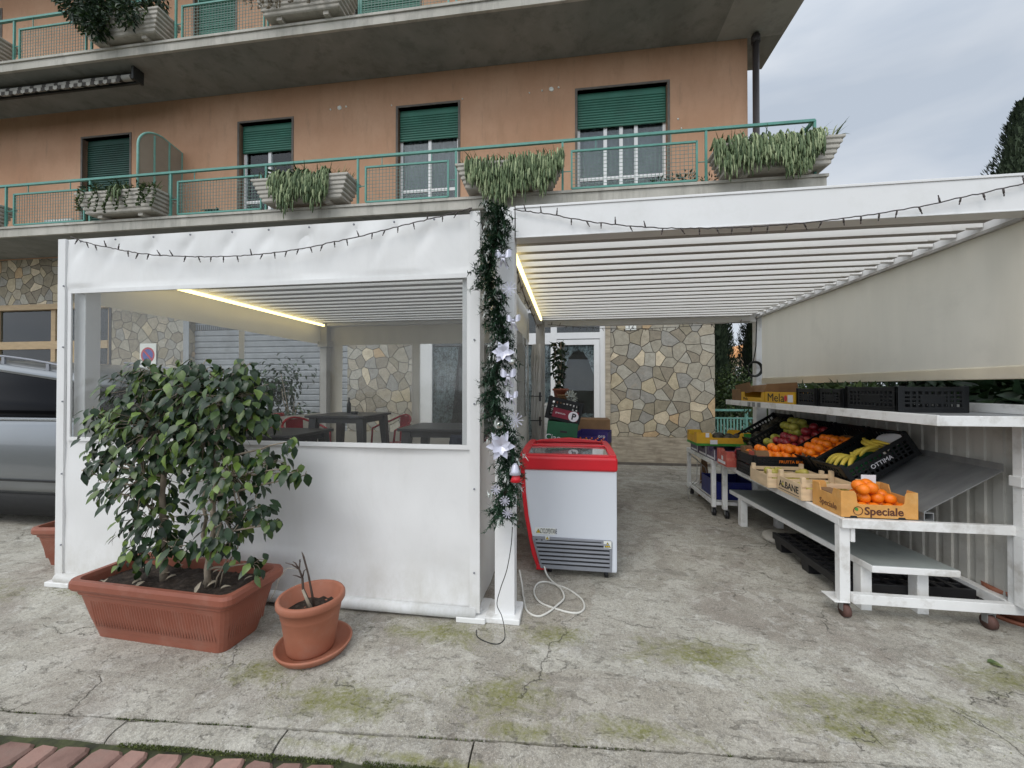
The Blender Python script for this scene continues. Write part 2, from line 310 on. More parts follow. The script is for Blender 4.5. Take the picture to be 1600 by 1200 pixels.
MAT = dict(
    concrete=concrete_mat("forecourt_concrete", moss=((-0.75, 2.28, 0.75, 0.28), (-1.05, 1.72, 0.75, 0.26), (-1.55, 1.84, 0.42, 0.2), (-0.30, 1.86, 0.5, 0.32), (-3.3, 2.45, 0.7, 0.3),
                                                       (1.45, 2.0, 1.1, 0.28), (1.2, 1.87, 0.5, 0.15), (-0.1, 2.35, 0.42, 0.3), (-0.2, 1.68, 0.5, 0.12), (-4.3, 2.2, 1.0, 0.5), (0.7, 2.3, 0.9, 0.3), (0.3, 1.75, 0.6, 0.14), (2.2, 2.3, 0.7, 0.3))),
    kerb=concrete_mat("kerb_stone", moss=((-1.2, 1.58, 1.2, 0.06), (-0.5, 1.5, 1.5, 0.06)), k=0.92, cracks=False),
    stone=stone_mat(), ochre=render_mat(),
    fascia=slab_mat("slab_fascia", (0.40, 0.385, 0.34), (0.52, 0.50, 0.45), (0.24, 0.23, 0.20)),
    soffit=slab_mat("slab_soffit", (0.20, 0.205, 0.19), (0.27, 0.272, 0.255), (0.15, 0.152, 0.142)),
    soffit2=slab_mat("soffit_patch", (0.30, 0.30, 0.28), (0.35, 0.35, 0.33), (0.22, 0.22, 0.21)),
    trav=P("travertine", (0.40, 0.345, 0.265), 0.75, 0.3, 3.5, 0.006, 30, stretch=(1, 1, 7), dirt=(0.20, 0.165, 0.12), dscale=4, damt=0.6),
    brick=P("clay_paver", (0.275, 0.165, 0.135), 0.85, 0.3, 9, 0.006, 70, island=0.25, dirt=(0.16, 0.12, 0.10), dscale=9, damt=0.6),
    joint=P("joint_soil", (0.045, 0.045, 0.032), 0.95, 0.4, 20, 0.01, 60, col2=(0.075, 0.085, 0.035)),
    asphalt=P("asphalt", (0.06, 0.06, 0.06), 0.9, 0.2, 10, 0.006, 120),
    grass=leaf_mat("grass_blades", (0.030, 0.042, 0.010), (0.065, 0.085, 0.020), (0.14, 0.165, 0.05), 0.7, 0.15),
    moss=leaf_mat("moss_tufts", (0.07, 0.075, 0.018), (0.125, 0.13, 0.035), (0.21, 0.205, 0.07), 0.8, 0.1),
    pvc=pvc_mat("white_pvc", (0.82, 0.82, 0.81), 0.12, 0.42, True),
    pvc_side=pvc_mat("white_pvc_side", (0.82, 0.815, 0.79), 0.35, 0.5),
    pvc_in=pvc_mat("ledlit_pvc", (0.66, 0.63, 0.56), 0.15, 0.5),  # warm light of the LED strip put into the sheet's colour
    screen=pvc_mat("screen_fabric", (0.84, 0.79, 0.69), 0.55, 0.7, False, True),
    clear=clear_mat("clear_pvc", (0.93, 0.94, 0.935), 0.032, 0.7, 0.05, 0.03),
    clear2=clear_mat("clear_pvc_side", (0.88, 0.89, 0.88), 0.06, 0.5, 0.12, 0.04, (0.55, 0.54, 0.5)),
    glass=clear_mat("window_glass", (0.80, 0.85, 0.86), 0.012, 1.0, 0.01),
    alu=P("white_aluminium", (0.75, 0.75, 0.745), 0.42, 0.03, 3, spec=0.5, dirt=(0.55, 0.55, 0.52), dscale=6, damt=0.25),
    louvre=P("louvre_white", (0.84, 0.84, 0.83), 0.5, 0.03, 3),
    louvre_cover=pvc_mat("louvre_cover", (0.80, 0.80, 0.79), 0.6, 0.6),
    louvre_shade=P("louvre_underside_shade", (0.36, 0.345, 0.33), 0.6, 0.05, 3),  # darker copy of the louvre white: shade painted on the slat undersides
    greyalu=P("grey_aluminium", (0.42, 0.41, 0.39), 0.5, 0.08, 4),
    whitepaint=P("white_paint", (0.76, 0.76, 0.745), 0.45, 0.04, 5, 0.002, 60, dirt=(0.36, 0.33, 0.28), dscale=6, damt=0.6),
    benchgrey=P("grey_board", (0.30, 0.325, 0.31), 0.5, 0.12, 4, dirt=(0.20, 0.215, 0.205), dscale=5, damt=0.4),
    galv=P("galvanised_sheet", (0.30, 0.305, 0.305), 0.42, 0.14, 4, metal=0.55, dirt=(0.40, 0.40, 0.39), dscale=10, damt=0.35, stretch=(1, 4, 1)),
    ribbed=P("ribbed_sheet", (0.50, 0.49, 0.45), 0.6, 0.1, 2.5, dirt=(0.27, 0.24, 0.20), dscale=3.5, damt=0.55, stretch=(1, 1, 0.3)),
    teal=P("teal_paint", (0.095, 0.275, 0.23), 0.5, 0.12, 8, dirt=(0.13, 0.25, 0.2), dscale=9, damt=0.4),
    tealpale=P("pale_teal_paint", (0.20, 0.43, 0.37), 0.5, 0.12, 8),
    wire=P("mesh_wire", (0.13, 0.20, 0.175), 0.6, 0.2, 8),
    shutter=P("green_shutter", (0.045, 0.175, 0.125), 0.5, 0.14, 3, dirt=(0.06, 0.16, 0.12), dscale=5, damt=0.5),
    shutterdark=P("dark_green_shutter", (0.012, 0.06, 0.042), 0.5, 0.2, 3),
    reveal=P("stone_reveal", (0.13, 0.115, 0.10), 0.8, 0.2, 6),
    trough=P("cast_concrete", (0.46, 0.435, 0.385), 0.9, 0.16, 5, 0.006, 50, dirt=(0.20, 0.19, 0.16), dscale=5, damt=0.6),
    soil=P("potting_soil", (0.028, 0.02, 0.015), 0.95, 0.4, 30, 0.03, 50, dirt=(0.10, 0.075, 0.055), dscale=40, damt=0.6),
    terra=P("terracotta_plastic", (0.25, 0.082, 0.05), 0.5, 0.10, 4, 0.002, 90, dirt=(0.30, 0.145, 0.105), dscale=5, damt=0.5),
    terra2=P("terracotta_clay", (0.33, 0.122, 0.07), 0.62, 0.12, 5, 0.002, 90, dirt=(0.36, 0.19, 0.135), dscale=6, damt=0.5),
    ficus=leaf_mat("ficus_leaf", (0.009, 0.024, 0.009), (0.021, 0.050, 0.016), (0.11, 0.17, 0.03), 0.36, 0.12, 0.42),
    darkleaf=leaf_mat("shrub_leaf", (0.012, 0.026, 0.014), (0.022, 0.045, 0.022), (0.05, 0.085, 0.04), 0.45, 0.1),
    hedge=leaf_mat("hedge_leaf", (0.02, 0.035, 0.012), (0.045, 0.075, 0.025), (0.10, 0.14, 0.05), 0.5, 0.15),
    cyp=leaf_mat("cypress_leaf", (0.012, 0.022, 0.012), (0.022, 0.038, 0.018), (0.04, 0.06, 0.03), 0.7, 0.05),
    sedum=leaf_mat("sedum_strands", (0.055, 0.09, 0.04), (0.155, 0.21, 0.10), (0.31, 0.36, 0.20), 0.6, 0.08),
    spiky=leaf_mat("strap_leaf", (0.04, 0.07, 0.025), (0.09, 0.13, 0.05), (0.22, 0.24, 0.11), 0.5, 0.12),
    drystem=P("dry_stem", (0.30, 0.26, 0.20), 0.9, 0.25, 12),
    bark=P("pale_bark", (0.27, 0.225, 0.17), 0.9, 0.25, 12, 0.006, 60),
    darkbark=P("dark_bark", (0.07, 0.05, 0.04), 0.9, 0.3, 14, 0.004, 60),
    pine=leaf_mat("garland_needle", (0.010, 0.030, 0.016), (0.020, 0.055, 0.028), (0.045, 0.085, 0.05), 0.55, 0.08),
    frost=P("frosted_tip", (0.50, 0.53, 0.50), 0.7, 0.2, 20),
    silver=P("silver_cloth", (0.52, 0.52, 0.60), 0.35, 0.12, 15, metal=0.25),
    ball=P("silver_ball", (0.62, 0.64, 0.60), 0.22, 0.1, 10, metal=0.75),
    cable=P("dark_cable", (0.022, 0.024, 0.022), 0.6, 0.2, 20),
    cablegreen=P("brown_cable", (0.055, 0.045, 0.042), 0.6, 0.2, 20),
    whitecable=P("white_cable", (0.62, 0.61, 0.56), 0.5, 0.1, 20),
    fridge=P("freezer_enamel", (0.64, 0.67, 0.72), 0.35, 0.02, 2, spec=0.5),
    red=P("red_plastic", (0.56, 0.012, 0.022), 0.34, 0.08, 5, spec=0.5),
    redpaint=P("red_metal", (0.30, 0.012, 0.022), 0.35, 0.1, 5),
    grille=P("grey_grille", (0.23, 0.24, 0.265), 0.5, 0.06, 6),
    black=P("black_plastic", (0.014, 0.014, 0.016), 0.42, 0.2, 8),
    blackcrate=P("crate_plastic", (0.008, 0.009, 0.010), 0.42, 0.2, 8, spec=0.28),
    darktable=P("dark_metal", (0.035, 0.033, 0.034), 0.4, 0.15, 8),
    navy=P("navy_cloth", (0.012, 0.016, 0.03), 0.8, 0.2, 8),
    ink=P("dark_ink", (0.02, 0.02, 0.022), 0.6, 0.1, 8),
    brownink=P("brown_ink", (0.10, 0.035, 0.02), 0.6, 0.1, 8),
    lidglass=clear_mat("freezer_glass", (0.24, 0.20, 0.22), 0.25, 1.6, 0.04),
    yellow=P("yellow_sticker", (0.75, 0.55, 0.03), 0.5, 0.05, 8),
    sticker=P("white_sticker", (0.74, 0.75, 0.70), 0.5, 0.05, 8),
    card=P("printed_card", (0.62, 0.31, 0.085), 0.6, 0.12, 14, dirt=(0.66, 0.40, 0.16), dscale=18, damt=0.5),
    cardbrown=P("brown_card", (0.22, 0.125, 0.06), 0.7, 0.14, 9),
    cardyellow=P("yellow_card", (0.66, 0.38, 0.025), 0.55, 0.1, 9, dirt=(0.60, 0.22, 0.03), dscale=8, damt=0.5),
    cardgreen=P("green_card", (0.045, 0.24, 0.035), 0.55, 0.15, 9),
    cardred=P("red_card", (0.50, 0.10, 0.075), 0.55, 0.2, 9, dirt=(0.62, 0.36, 0.25), dscale=16, damt=0.5),
    cardviolet=P("violet_card", (0.085, 0.06, 0.11), 0.55, 0.25, 9, dirt=(0.30, 0.26, 0.32), dscale=14, damt=0.6),
    cardpurple=P("purple_card", (0.03, 0.018, 0.12), 0.5, 0.2, 9),
    cardbottle=P("bottle_green_card", (0.008, 0.085, 0.035), 0.5, 0.15, 9),
    crimson=P("crimson_label", (0.20, 0.012, 0.03), 0.5, 0.1, 9),
    wood=P("poplar_wood", (0.66, 0.50, 0.32), 0.7, 0.14, 5, 0.002, 60, stretch=(1, 1, 5), island=0.08),
    orange=P("orange_peel", (0.86, 0.20, 0.006), 0.42, 0.12, 6, 0.004, 160, spec=0.5),
    applegreen=P("green_apple", (0.38, 0.42, 0.06), 0.35, 0.25, 7, spec=0.5, col2=(0.56, 0.50, 0.09)),
    applered=P("red_apple", (0.26, 0.018, 0.028), 0.3, 0.4, 7, spec=0.5, dirt=(0.50, 0.20, 0.05), dscale=9, damt=0.4),
    pear=P("yellow_pear", (0.58, 0.44, 0.09), 0.45, 0.25, 9, col2=(0.42, 0.40, 0.10)),
    banana=P("banana_skin", (0.70, 0.49, 0.045), 0.5, 0.12, 9, col2=(0.60, 0.50, 0.09), dirt=(0.20, 0.13, 0.04), dscale=16, damt=0.3),
    veg=P("dark_vegetable", (0.03, 0.04, 0.02), 0.5, 0.5, 12, col2=(0.09, 0.07, 0.05)),
    onion=P("brown_bulb", (0.30, 0.14, 0.06), 0.5, 0.3, 9),
    paper=P("white_paper", (0.74, 0.73, 0.76), 0.6, 0.05, 9),
    blue=P("blue_plastic", (0.012, 0.018, 0.14), 0.4, 0.2, 8),
    rust=P("rusty_castor", (0.10, 0.05, 0.04), 0.7, 0.3, 20),
    carpaint=P("silver_paint", (0.20, 0.212, 0.222), 0.28, 0.03, 2, metal=0.6, coat=0.6),
    carglass=P("dark_car_glass", (0.003, 0.003, 0.004), 0.12, 0.1, 4, spec=0.05),
    tyre=P("tyre_rubber", (0.015, 0.015, 0.015), 0.8, 0.2, 20),
    chrome=P("bright_trim", (0.55, 0.56, 0.57), 0.25, 0.05, 8, metal=0.9),
    taillight=P("tail_lamp", (0.25, 0.01, 0.012), 0.2, 0.1, 8),
    timber=P("timber_frame", (0.40, 0.29, 0.165), 0.55, 0.12, 5, stretch=(1, 1, 5)),
    rollgrey=P("grey_roller", (0.30, 0.315, 0.33), 0.5, 0.1, 4, dirt=(0.20, 0.205, 0.21), dscale=3, damt=0.5),
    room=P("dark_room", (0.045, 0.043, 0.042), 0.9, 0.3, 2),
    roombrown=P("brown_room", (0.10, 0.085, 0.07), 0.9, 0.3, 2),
    curtain=P("net_curtain", (0.25, 0.26, 0.27), 0.9, 0.1, 5, stretch=(6, 1, 0.6)),
    divider=P("frosted_panel", (0.30, 0.265, 0.21), 0.5, 0.08, 3),
    lace=lace_mat(), led=emit_mat("led_strip", (1.0, 0.80, 0.33), 3.6),
    awning=P("striped_awning", (0.30, 0.29, 0.26), 0.9, 0.2, 5), awningdark=P("awning_stripe", (0.05, 0.045, 0.04), 0.9, 0.2, 5),
    signblue=P("sign_blue", (0.05, 0.07, 0.30), 0.45, 0.1, 9), signred=P("sign_red", (0.45, 0.03, 0.05), 0.45, 0.1, 9),
    pipe=P("dark_downpipe", (0.045, 0.04, 0.04), 0.5, 0.1, 6),
    farwall=P("far_plaster", (0.62, 0.47, 0.33), 0.9, 0.1, 2), fartile=P("far_roof", (0.62, 0.30, 0.12), 0.9, 0.2, 3),
    gardensoil=P("garden_earth", (0.06, 0.06, 0.035), 0.95, 0.4, 2, 0.02, 20),
)
# ---------------------------------------------------------------- geometry helpers
class MB:
    """collects faces in world coordinates; build() links them as ONE mesh object"""
    def __init__(s): s.v = []; s.f = []; s.mi = []; s.sm = []
    def add(s, vs, fs, mi=0, smooth=False):
        o = len(s.v); s.v += [tuple(p) for p in vs]
        for f in fs: s.f.append([o + i for i in f]); s.mi.append(mi); s.sm.append(smooth)
    def box(s, x0, x1, y0, y1, z0, z1, mi=0):
        x0, x1 = min(x0, x1), max(x0, x1); y0, y1 = min(y0, y1), max(y0, y1); z0, z1 = min(z0, z1), max(z0, z1)
        s.add([(x0, y0, z0), (x1, y0, z0), (x1, y1, z0), (x0, y1, z0), (x0, y0, z1), (x1, y0, z1), (x1, y1, z1), (x0, y1, z1)],
              [(0, 3, 2, 1), (4, 5, 6, 7), (0, 1, 5, 4), (1, 2, 6, 5), (2, 3, 7, 6), (3, 0, 4, 7)], mi)
    def hexa(s, b, t, mi=0):                       # four bottom points, four top points, counter-clockwise from above
        s.add(list(b) + list(t), [(0, 3, 2, 1), (4, 5, 6, 7), (0, 1, 5, 4), (1, 2, 6, 5), (2, 3, 7, 6), (3, 0, 4, 7)], mi)
    def bar(s, a, b, w, h=None, up=(0, 0, 1), mi=0):     # rectangular bar from a to b
        a = Vector(a); b = Vector(b); h = h or w
        d = (b - a).normalized(); u = Vector(up)
        if abs(d.dot(u)) > 0.95: u = Vector((0, 1, 0))
        r = d.cross(u).normalized() * (w / 2); u = r.cross(d).normalized() * (h / 2)
        s.add([a - r - u, a + r - u, a + r + u, a - r + u, b - r - u, b + r - u, b + r + u, b - r + u],
              [(0, 3, 2, 1), (4, 5, 6, 7), (0, 1, 5, 4), (1, 2, 6, 5), (2, 3, 7, 6), (3, 0, 4, 7)], mi)
    def tube(s, pts, r, n=8, mi=0, cap=True):
        pts = [Vector(p) for p in pts]
        rs = r if isinstance(r, (list, tuple)) else [r] * len(pts)
        vs = []; fs = []
        ref = None
        for i, p in enumerate(pts):
            d = (pts[min(i + 1, len(pts) - 1)] - pts[max(i - 1, 0)])
            d = d.normalized() if d.length > 1e-9 else Vector((0, 0, 1))
            if ref is None: ref = d.orthogonal().normalized()
            ref = (ref - d * ref.dot(d)); ref = ref.normalized() if ref.length > 1e-6 else d.orthogonal().normalized()
            q = d.cross(ref)
            for k in range(n):
                a = 2 * math.pi * k / n
                vs.append(p + (ref * math.cos(a) + q * math.sin(a)) * rs[i])
        for i in range(len(pts) - 1):
            for k in range(n):
                fs.append((i * n + k, i * n + (k + 1) % n, (i + 1) * n + (k + 1) % n, (i + 1) * n + k))
        if cap: fs.append(tuple(reversed(range(n)))); fs.append(tuple(range((len(pts) - 1) * n, len(pts) * n)))
        s.add(vs, fs, mi, True)
    def lathe(s, prof, c=(0, 0, 0), n=24, mi=0, sx=1, sy=1, wob=0):
        vs = []; fs = []
        for (r, z) in prof:
            for k in range(n):
                a = 2 * math.pi * k / n
                vs.append((c[0] + math.cos(a) * r * sx, c[1] + math.sin(a) * r * sy, c[2] + z))
        for i in range(len(prof) - 1):
            for k in range(n):
                fs.append((i * n + k, i * n + (k + 1) % n, (i + 1) * n + (k + 1) % n, (i + 1) * n + k))
        if prof[0][0] > 1e-5: fs.append(tuple(reversed(range(n))))
        if prof[-1][0] > 1e-5: fs.append(tuple(range((len(prof) - 1) * n, len(prof) * n)))
        s.add(vs, fs, mi, True)
    def prism(s, poly, off, mi=0):                # polygon (3-D points) swept by a vector
        n = len(poly); off = Vector(off)
        vs = [Vector(p) for p in poly] + [Vector(p) + off for p in poly]
        fs = [tuple(range(n)), tuple(reversed(range(n, 2 * n)))] + [(i, i + n, (i + 1) % n + n, (i + 1) % n) for i in range(n)]
        s.add(vs, fs, mi)
    def grid(s, fn, nu, nv, mi=0, skip=None, smooth=True):
        vs = [fn(i / nu, j / nv) for j in range(nv + 1) for i in range(nu + 1)]
        fs = []
        for j in range(nv):
            for i in range(nu):
                if skip and skip((i + .5) / nu, (j + .5) / nv): continue
                a = j * (nu + 1) + i
                fs.append((a, a + 1, a + nu + 2, a + nu + 1))
        s.add(vs, fs, mi, smooth)
    def ball(s, c, r, n=8, m=6, mi=0, sx=1, sy=1, sz=1):
        s.lathe([(max(1e-6, math.sin(math.pi * i / m) * r), -math.cos(math.pi * i / m) * r * sz) for i in range(m + 1)], c, n, mi, sx, sy)
    def leaf(s, p, d, nrm, L, W, mi=0, fold=0.25, droop=0.25):
        d = Vector(d).normalized(); nrm = Vector(nrm); q = d.cross(nrm)
        q = q.normalized() if q.length > 1e-5 else d.orthogonal().normalized()
        u = q.cross(d); p = Vector(p)
        def at(t, w, h): return p + d * (L * t) + q * (W * w) + u * (h * W - droop * L * t * t)
        s.add([at(0, 0, 0), at(.16, -.30, fold * .7), at(.16, 0, 0), at(.16, .30, fold * .7), at(.45, -.5, fold), at(.45, 0, 0), at(.45, .5, fold), at(.78, -.30, fold * .6), at(.78, 0, 0), at(.78, .30, fold * .6), at(1.04, 0, -.05)],
              [(0, 2, 1), (0, 3, 2), (1, 2, 5, 4), (2, 3, 6, 5), (4, 5, 8, 7), (5, 6, 9, 8), (7, 8, 10), (8, 9, 10)], mi, True)
    def blade(s, p, d, L, W, droop=0.3, n=3, mi=0):
        d = Vector(d).normalized(); q = d.cross(Vector((random.uniform(-.4, .4), random.uniform(-.4, .4), 1)))
        q = q.normalized() if q.length > 1e-4 else Vector((1, 0, 0)); p = Vector(p)
        vs = []
        for i in range(n + 1):
            t = i / n; c = p + d * (L * t) - Vector((0, 0, droop * L * t * t)); wd = W * (1 - t) ** 0.7 * .5 + W * .04
            vs += [c - q * wd, c + q * wd]
        s.add(vs, [(2 * i, 2 * i + 1, 2 * i + 3, 2 * i + 2) for i in range(n)], mi, True)
    def build(s, name, mats, parent=None, bevel=0.0, recalc=True, seg=2):
        mats = mats if isinstance(mats, (list, tuple)) else [mats]
        me = D.meshes.new(name)
        o = Vector(parent['org']) if parent is not None and 'org' in parent else Vector((0, 0, 0))
        me.from_pydata([(p[0] - o[0], p[1] - o[1], p[2] - o[2]) for p in s.v], [], s.f)
        me.polygons.foreach_set('material_index', s.mi); me.polygons.foreach_set('use_smooth', s.sm)
        for m in mats: me.materials.append(MAT[m] if isinstance(m, str) else m)
        if recalc:
            b = bmesh.new(); b.from_mesh(me); bmesh.ops.recalc_face_normals(b, faces=b.faces[:]); b.to_mesh(me); b.free()
        me.update()
        ob = D.objects.new(name, me); COL.objects.link(ob)
        if parent is not None:
            ob.parent = parent
            if 'org' in parent: ob['org'] = tuple(parent['org'])
        if bevel:
            bm_ = ob.modifiers.new("bevel", 'BEVEL'); bm_.width = bevel; bm_.segments = seg; bm_.limit_method = 'ANGLE'; bm_.angle_limit = rad(40)
        return ob

def tag(o, label, cat, group=None):
    o['label'] = label; o['category'] = cat
    if group: o['group'] = group
    return o

TH = rad(0.6); PIV = Vector((3.87, 6.6, 0))        # the facade stands at a slight angle to the pergolas
def thing(name, label, cat, loc=(0, 0, 0), group=None, facade=False):
    """Empty at the thing's base; parts are written in world coordinates and stored relative to it"""
    o = D.objects.new(name, None); COL.objects.link(o); o.empty_display_size = 0.1
    L = Vector(loc); o['org'] = tuple(L)
    if facade:
        R = Matrix.Rotation(TH, 3, 'Z'); o.location = R @ (L - PIV) + PIV; o.rotation_euler = (0, 0, TH)
    else: o.location = L
    if label: tag(o, label, cat, group)
    return o
def single(mb, name, mats, label, cat, loc, group=None, bevel=0.0, facade=False, kind=None):
    """a thing that is one mesh: origin at loc"""
    class Q(dict): pass
    o = mb.build(name, mats, None, bevel)
    L = Vector(loc); o.data.transform(Matrix.Translation(-L))
    if facade:
        R = Matrix.Rotation(TH, 3, 'Z'); o.location = R @ (L - PIV) + PIV; o.rotation_euler = (0, 0, TH)
    else: o.location = L
    o['org'] = tuple(L)
    if label: tag(o, label, cat, group)
    if kind: o['kind'] = kind
    return o
def structure(mb, name, mats, kind='structure'):
    o = mb.build(name, mats); o['kind'] = kind; return o
def dup(o, parent=None):
    c = o.copy(); COL.objects.link(c)
    if parent is not None: c.parent = parent
    for ch in list(o.children): dup(ch, c)
    return c
def lettering(txt, size, mat, parent, loc, rot, name="lettering", sx=1.0, align='CENTER', ext=0.0008, bold=0.0):
    """words as flat raised letters; loc in world coordinates of the parent's own frame"""
    cu = D.curves.new(name, 'FONT'); cu.body = txt; cu.size = size; cu.align_x = align; cu.align_y = 'CENTER'; cu.extrude = ext; cu.resolution_u = 3
    cu.offset = bold
    t = D.objects.new(name, cu); COL.objects.link(t)
    dg = bpy.context.evaluated_depsgraph_get()
    me = D.meshes.new_from_object(t.evaluated_get(dg)); D.objects.remove(t); D.curves.remove(cu)
    me.materials.clear(); me.materials.append(MAT[mat]); me.name = name
    from mathutils import Euler
    Mx = Matrix.Translation(Vector(loc) - Vector(parent['org'])) @ Euler(rot).to_matrix().to_4x4() @ Matrix.Diagonal((sx, 1, 1, 1))
    me.transform(Mx)
    o = D.objects.new(name, me); COL.objects.link(o); o.parent = parent; o['org'] = tuple(parent['org'])
    return o
RF = (math.pi / 2, 0, 0)                 # lettering that faces the camera side (-Y)
RL = (math.pi / 2, 0, -math.pi / 2)      # lettering that faces left (-X)

def smooth(pts, k=7):
    P_ = [Vector(p) for p in pts]; out_ = []
    for i in range(len(P_) - 1):
        p0, p1, p2, p3 = P_[max(0, i - 1)], P_[i], P_[i + 1], P_[min(len(P_) - 1, i + 2)]
        for j in range(k):
            t = j / k; out_.append(.5 * ((2 * p1) + (p2 - p0) * t + (2 * p0 - 5 * p1 + 4 * p2 - p3) * t * t + (3 * p1 - p0 - 3 * p2 + p3) * t ** 3))
    return out_ + [P_[-1]]
def rnd(a, b): return random.uniform(a, b)
def rdir():
    while True:
        v = Vector((rnd(-1, 1), rnd(-1, 1), rnd(-1, 1)))
        if 0.05 < v.length < 1: return v.normalized()

# ---------------------------------------------------------------- ground
def kerb_y(x): return 1.640 + 0.0745 * x
def brick_y(x): return 1.502 + 0.062 * x
b = MB(); b.box(-400, 400, -200, 900, -0.30, -0.075); structure(b, "ground", "gardensoil")
b = MB()
b.add([(-40, kerb_y(-40) + .003, 0), (12, kerb_y(12) + .003, 0), (12, 30, 0), (-40, 30, 0), (-40, kerb_y(-40) + .003, -.09), (12, kerb_y(12) + .003, -.09), (12, 30, -.09), (-40, 30, -.09)],
      [(0, 1, 2, 3), (0, 4, 5, 1), (1, 5, 6, 2), (2, 6, 7, 3), (3, 7, 4, 0)])
structure(b, "forecourt", "concrete")
b = MB()
x = -8.0
while x < 6.5:
    x1 = x + rnd(0.62, 0.8) if x < -0.75 else 6.5
    g = 0.004; dz = rnd(-0.003, 0.000)
    pts = []
    nn = 24 if x1 - x < 1 else 200
    fr = [x + g + (x1 - x - 2 * g) * i / nn for i in range(nn + 1)]
    vs = []
    for xx in fr:
        w0 = 0.012 * mnoise.noise((xx * 6, 3.3, 0)) + .006 * mnoise.noise((xx * 25, 3.3, 0)); w1 = 0.012 * mnoise.noise((xx * 5, 9.1, 0)) + .008 * mnoise.noise((xx * 22, 9.1, 0))
        ya = brick_y(xx) + .016 + w0; yb = kerb_y(xx) - .003 + w1
        vs += [(xx, ya, -.075), (xx, ya + .004, dz - .020), (xx, ya + .022 + w0, dz - .008), (xx, (ya + yb) / 2, dz - .001), (xx, yb - .006 + w0 * .5, dz + .000), (xx, yb, dz - .004), (xx, yb, -.075)]
    fs = []
    for i in range(nn):
        for k in range(6): fs.append((7 * i + k, 7 * i + k + 1, 7 * i + 8 + k, 7 * i + 7 + k))
    fs += [tuple(range(7)), tuple(range(7 * nn + 6, 7 * nn - 1, -1))]
    b.add(vs, fs, 0, False)
    x = x1
structure(b, "kerb", "kerb")
b = MB(); b.add([(-9, -4, -.026), (7, -4, -.026), (7, kerb_y(7) + .02, -.026), (-9, kerb_y(-9) + .02, -.026)], [(0, 1, 2, 3)]); structure(b, "paving_bed", "joint")
# worn clay pavers laid in rows along the kerb
b = MB()
ux = Vector((1, 0.066, 0)).normalized(); uy = Vector((-ux.y, ux.x, 0))
for row in range(12):
    yoff = -0.060 - row * 0.118
    x = -5.0 + (0.09 if row % 2 else 0) + rnd(-.02, .02)
    while x < 3.0:
        wdt = rnd(0.135, 0.175) if row else rnd(.10, .165)
        c = Vector((x + wdt / 2, brick_y(0) + .01 + yoff, 0)); c = ux * (x + wdt / 2) + Vector((0, brick_y(0), 0)) + uy * (yoff + .004)
        hw, hh = wdt / 2 - .007, 0.118 / 2 - .007
        rt = rnd(-.04, .04); ca, sa = math.cos(rt), math.sin(rt)
        zt = -.011 + rnd(-.005, .004); tx, ty = rnd(-.02, .02), rnd(-.03, .03)
        ring = []
        for (ax, ay) in ((-1, -.6), (-.75, -1), (.75, -1), (1, -.6), (1, .6), (.75, 1), (-.75, 1), (-1, .6)):
            ring.append((ax * hw + rnd(-.004, .004), ay * hh + rnd(-.004, .004)))
        def pt(px, py, z, k=1.0):
            px *= k; py *= k
            q = c + ux * (px * ca - py * sa) + uy * (px * sa + py * ca); return (q.x, q.y, z + px * tx + py * ty)
        vs = [pt(px, py, -.06) for px, py in ring] + [pt(px, py, zt - .010) for px, py in ring] + [pt(px, py, zt, .86) for px, py in ring]
        fs = [(k, (k + 1) % 8, (k + 1) % 8 + 8, k + 8) for k in range(8)] + [(k + 8, (k + 1) % 8 + 8, (k + 1) % 8 + 16, k + 16) for k in range(8)] + [tuple(range(16, 24))]
        b.add(vs, fs)
        x += wdt
structure(b, "brick_paving", "brick")
# moss and grass in the joints
b = MB()
for k in range(6500):
    r = random.random()
    if r < 0.66:
        xx = rnd(-1.9, 0.1); yy = brick_y(xx) + rnd(-.006, .016)
        if mnoise.noise((xx * 4.0, 1.0, 0)) < -0.12: continue
        L = rnd(.004, .012)
    elif r < 0.86:
        xx = rnd(-2.6, 0.7); yy = kerb_y(xx) + rnd(-.004, .008)
        if mnoise.noise((xx * 3.0, 5.0, 0)) < 0.02: continue
        L = rnd(.006, .016)
    else:
        xx = rnd(-3.2, 0.2); row = random.randrange(0, 4); yy = brick_y(xx) - .016 - row * .118 + rnd(-.004, .004); L = rnd(.006, .015)
        if mnoise.noise((xx * 3.0, row * 7.0, 0)) < 0.1: continue
    zz = -.014 if yy < kerb_y(xx) - .05 else -.006
    b.blade((xx, yy, zz), (rnd(-.6, .6), rnd(-.6, .6), 1), L, rnd(.003, .006), .3, 2)
structure(b, "joint_grass", "grass", 'stuff')
# low moss cushions on the damp concrete
b = MB()
MOSS = ((-0.75, 2.30, 0.70, 0.16), (-1.05, 1.74, 0.70, 0.16), (-1.6, 1.86, 0.40, 0.14), (-0.30, 1.88, 0.4, 0.2), (-3.5, 2.36, 0.5, 0.12), (1.35, 1.97, 0.8, 0.14))
k = 0
while k < 5200:
    mx_, my_, rx, ry = random.choice(MOSS)
    u, v = random.gauss(0, .5), random.gauss(0, .5); xx, yy = mx_ + u * rx, my_ + v * ry
    k += 1
    if yy < kerb_y(xx) + .01 or mnoise.noise((xx * 9, yy * 12, 0)) + .6 * mnoise.noise((xx * 28, yy * 34, 3)) < .16: continue
    for q in range(3): b.blade((xx + rnd(-.006, .006), yy + rnd(-.006, .006), -.001), (rnd(-1, 1), rnd(-1, 1), .7), rnd(.004, .009), rnd(.003, .006), .3, 1)
structure(b, "moss", "moss", 'stuff')
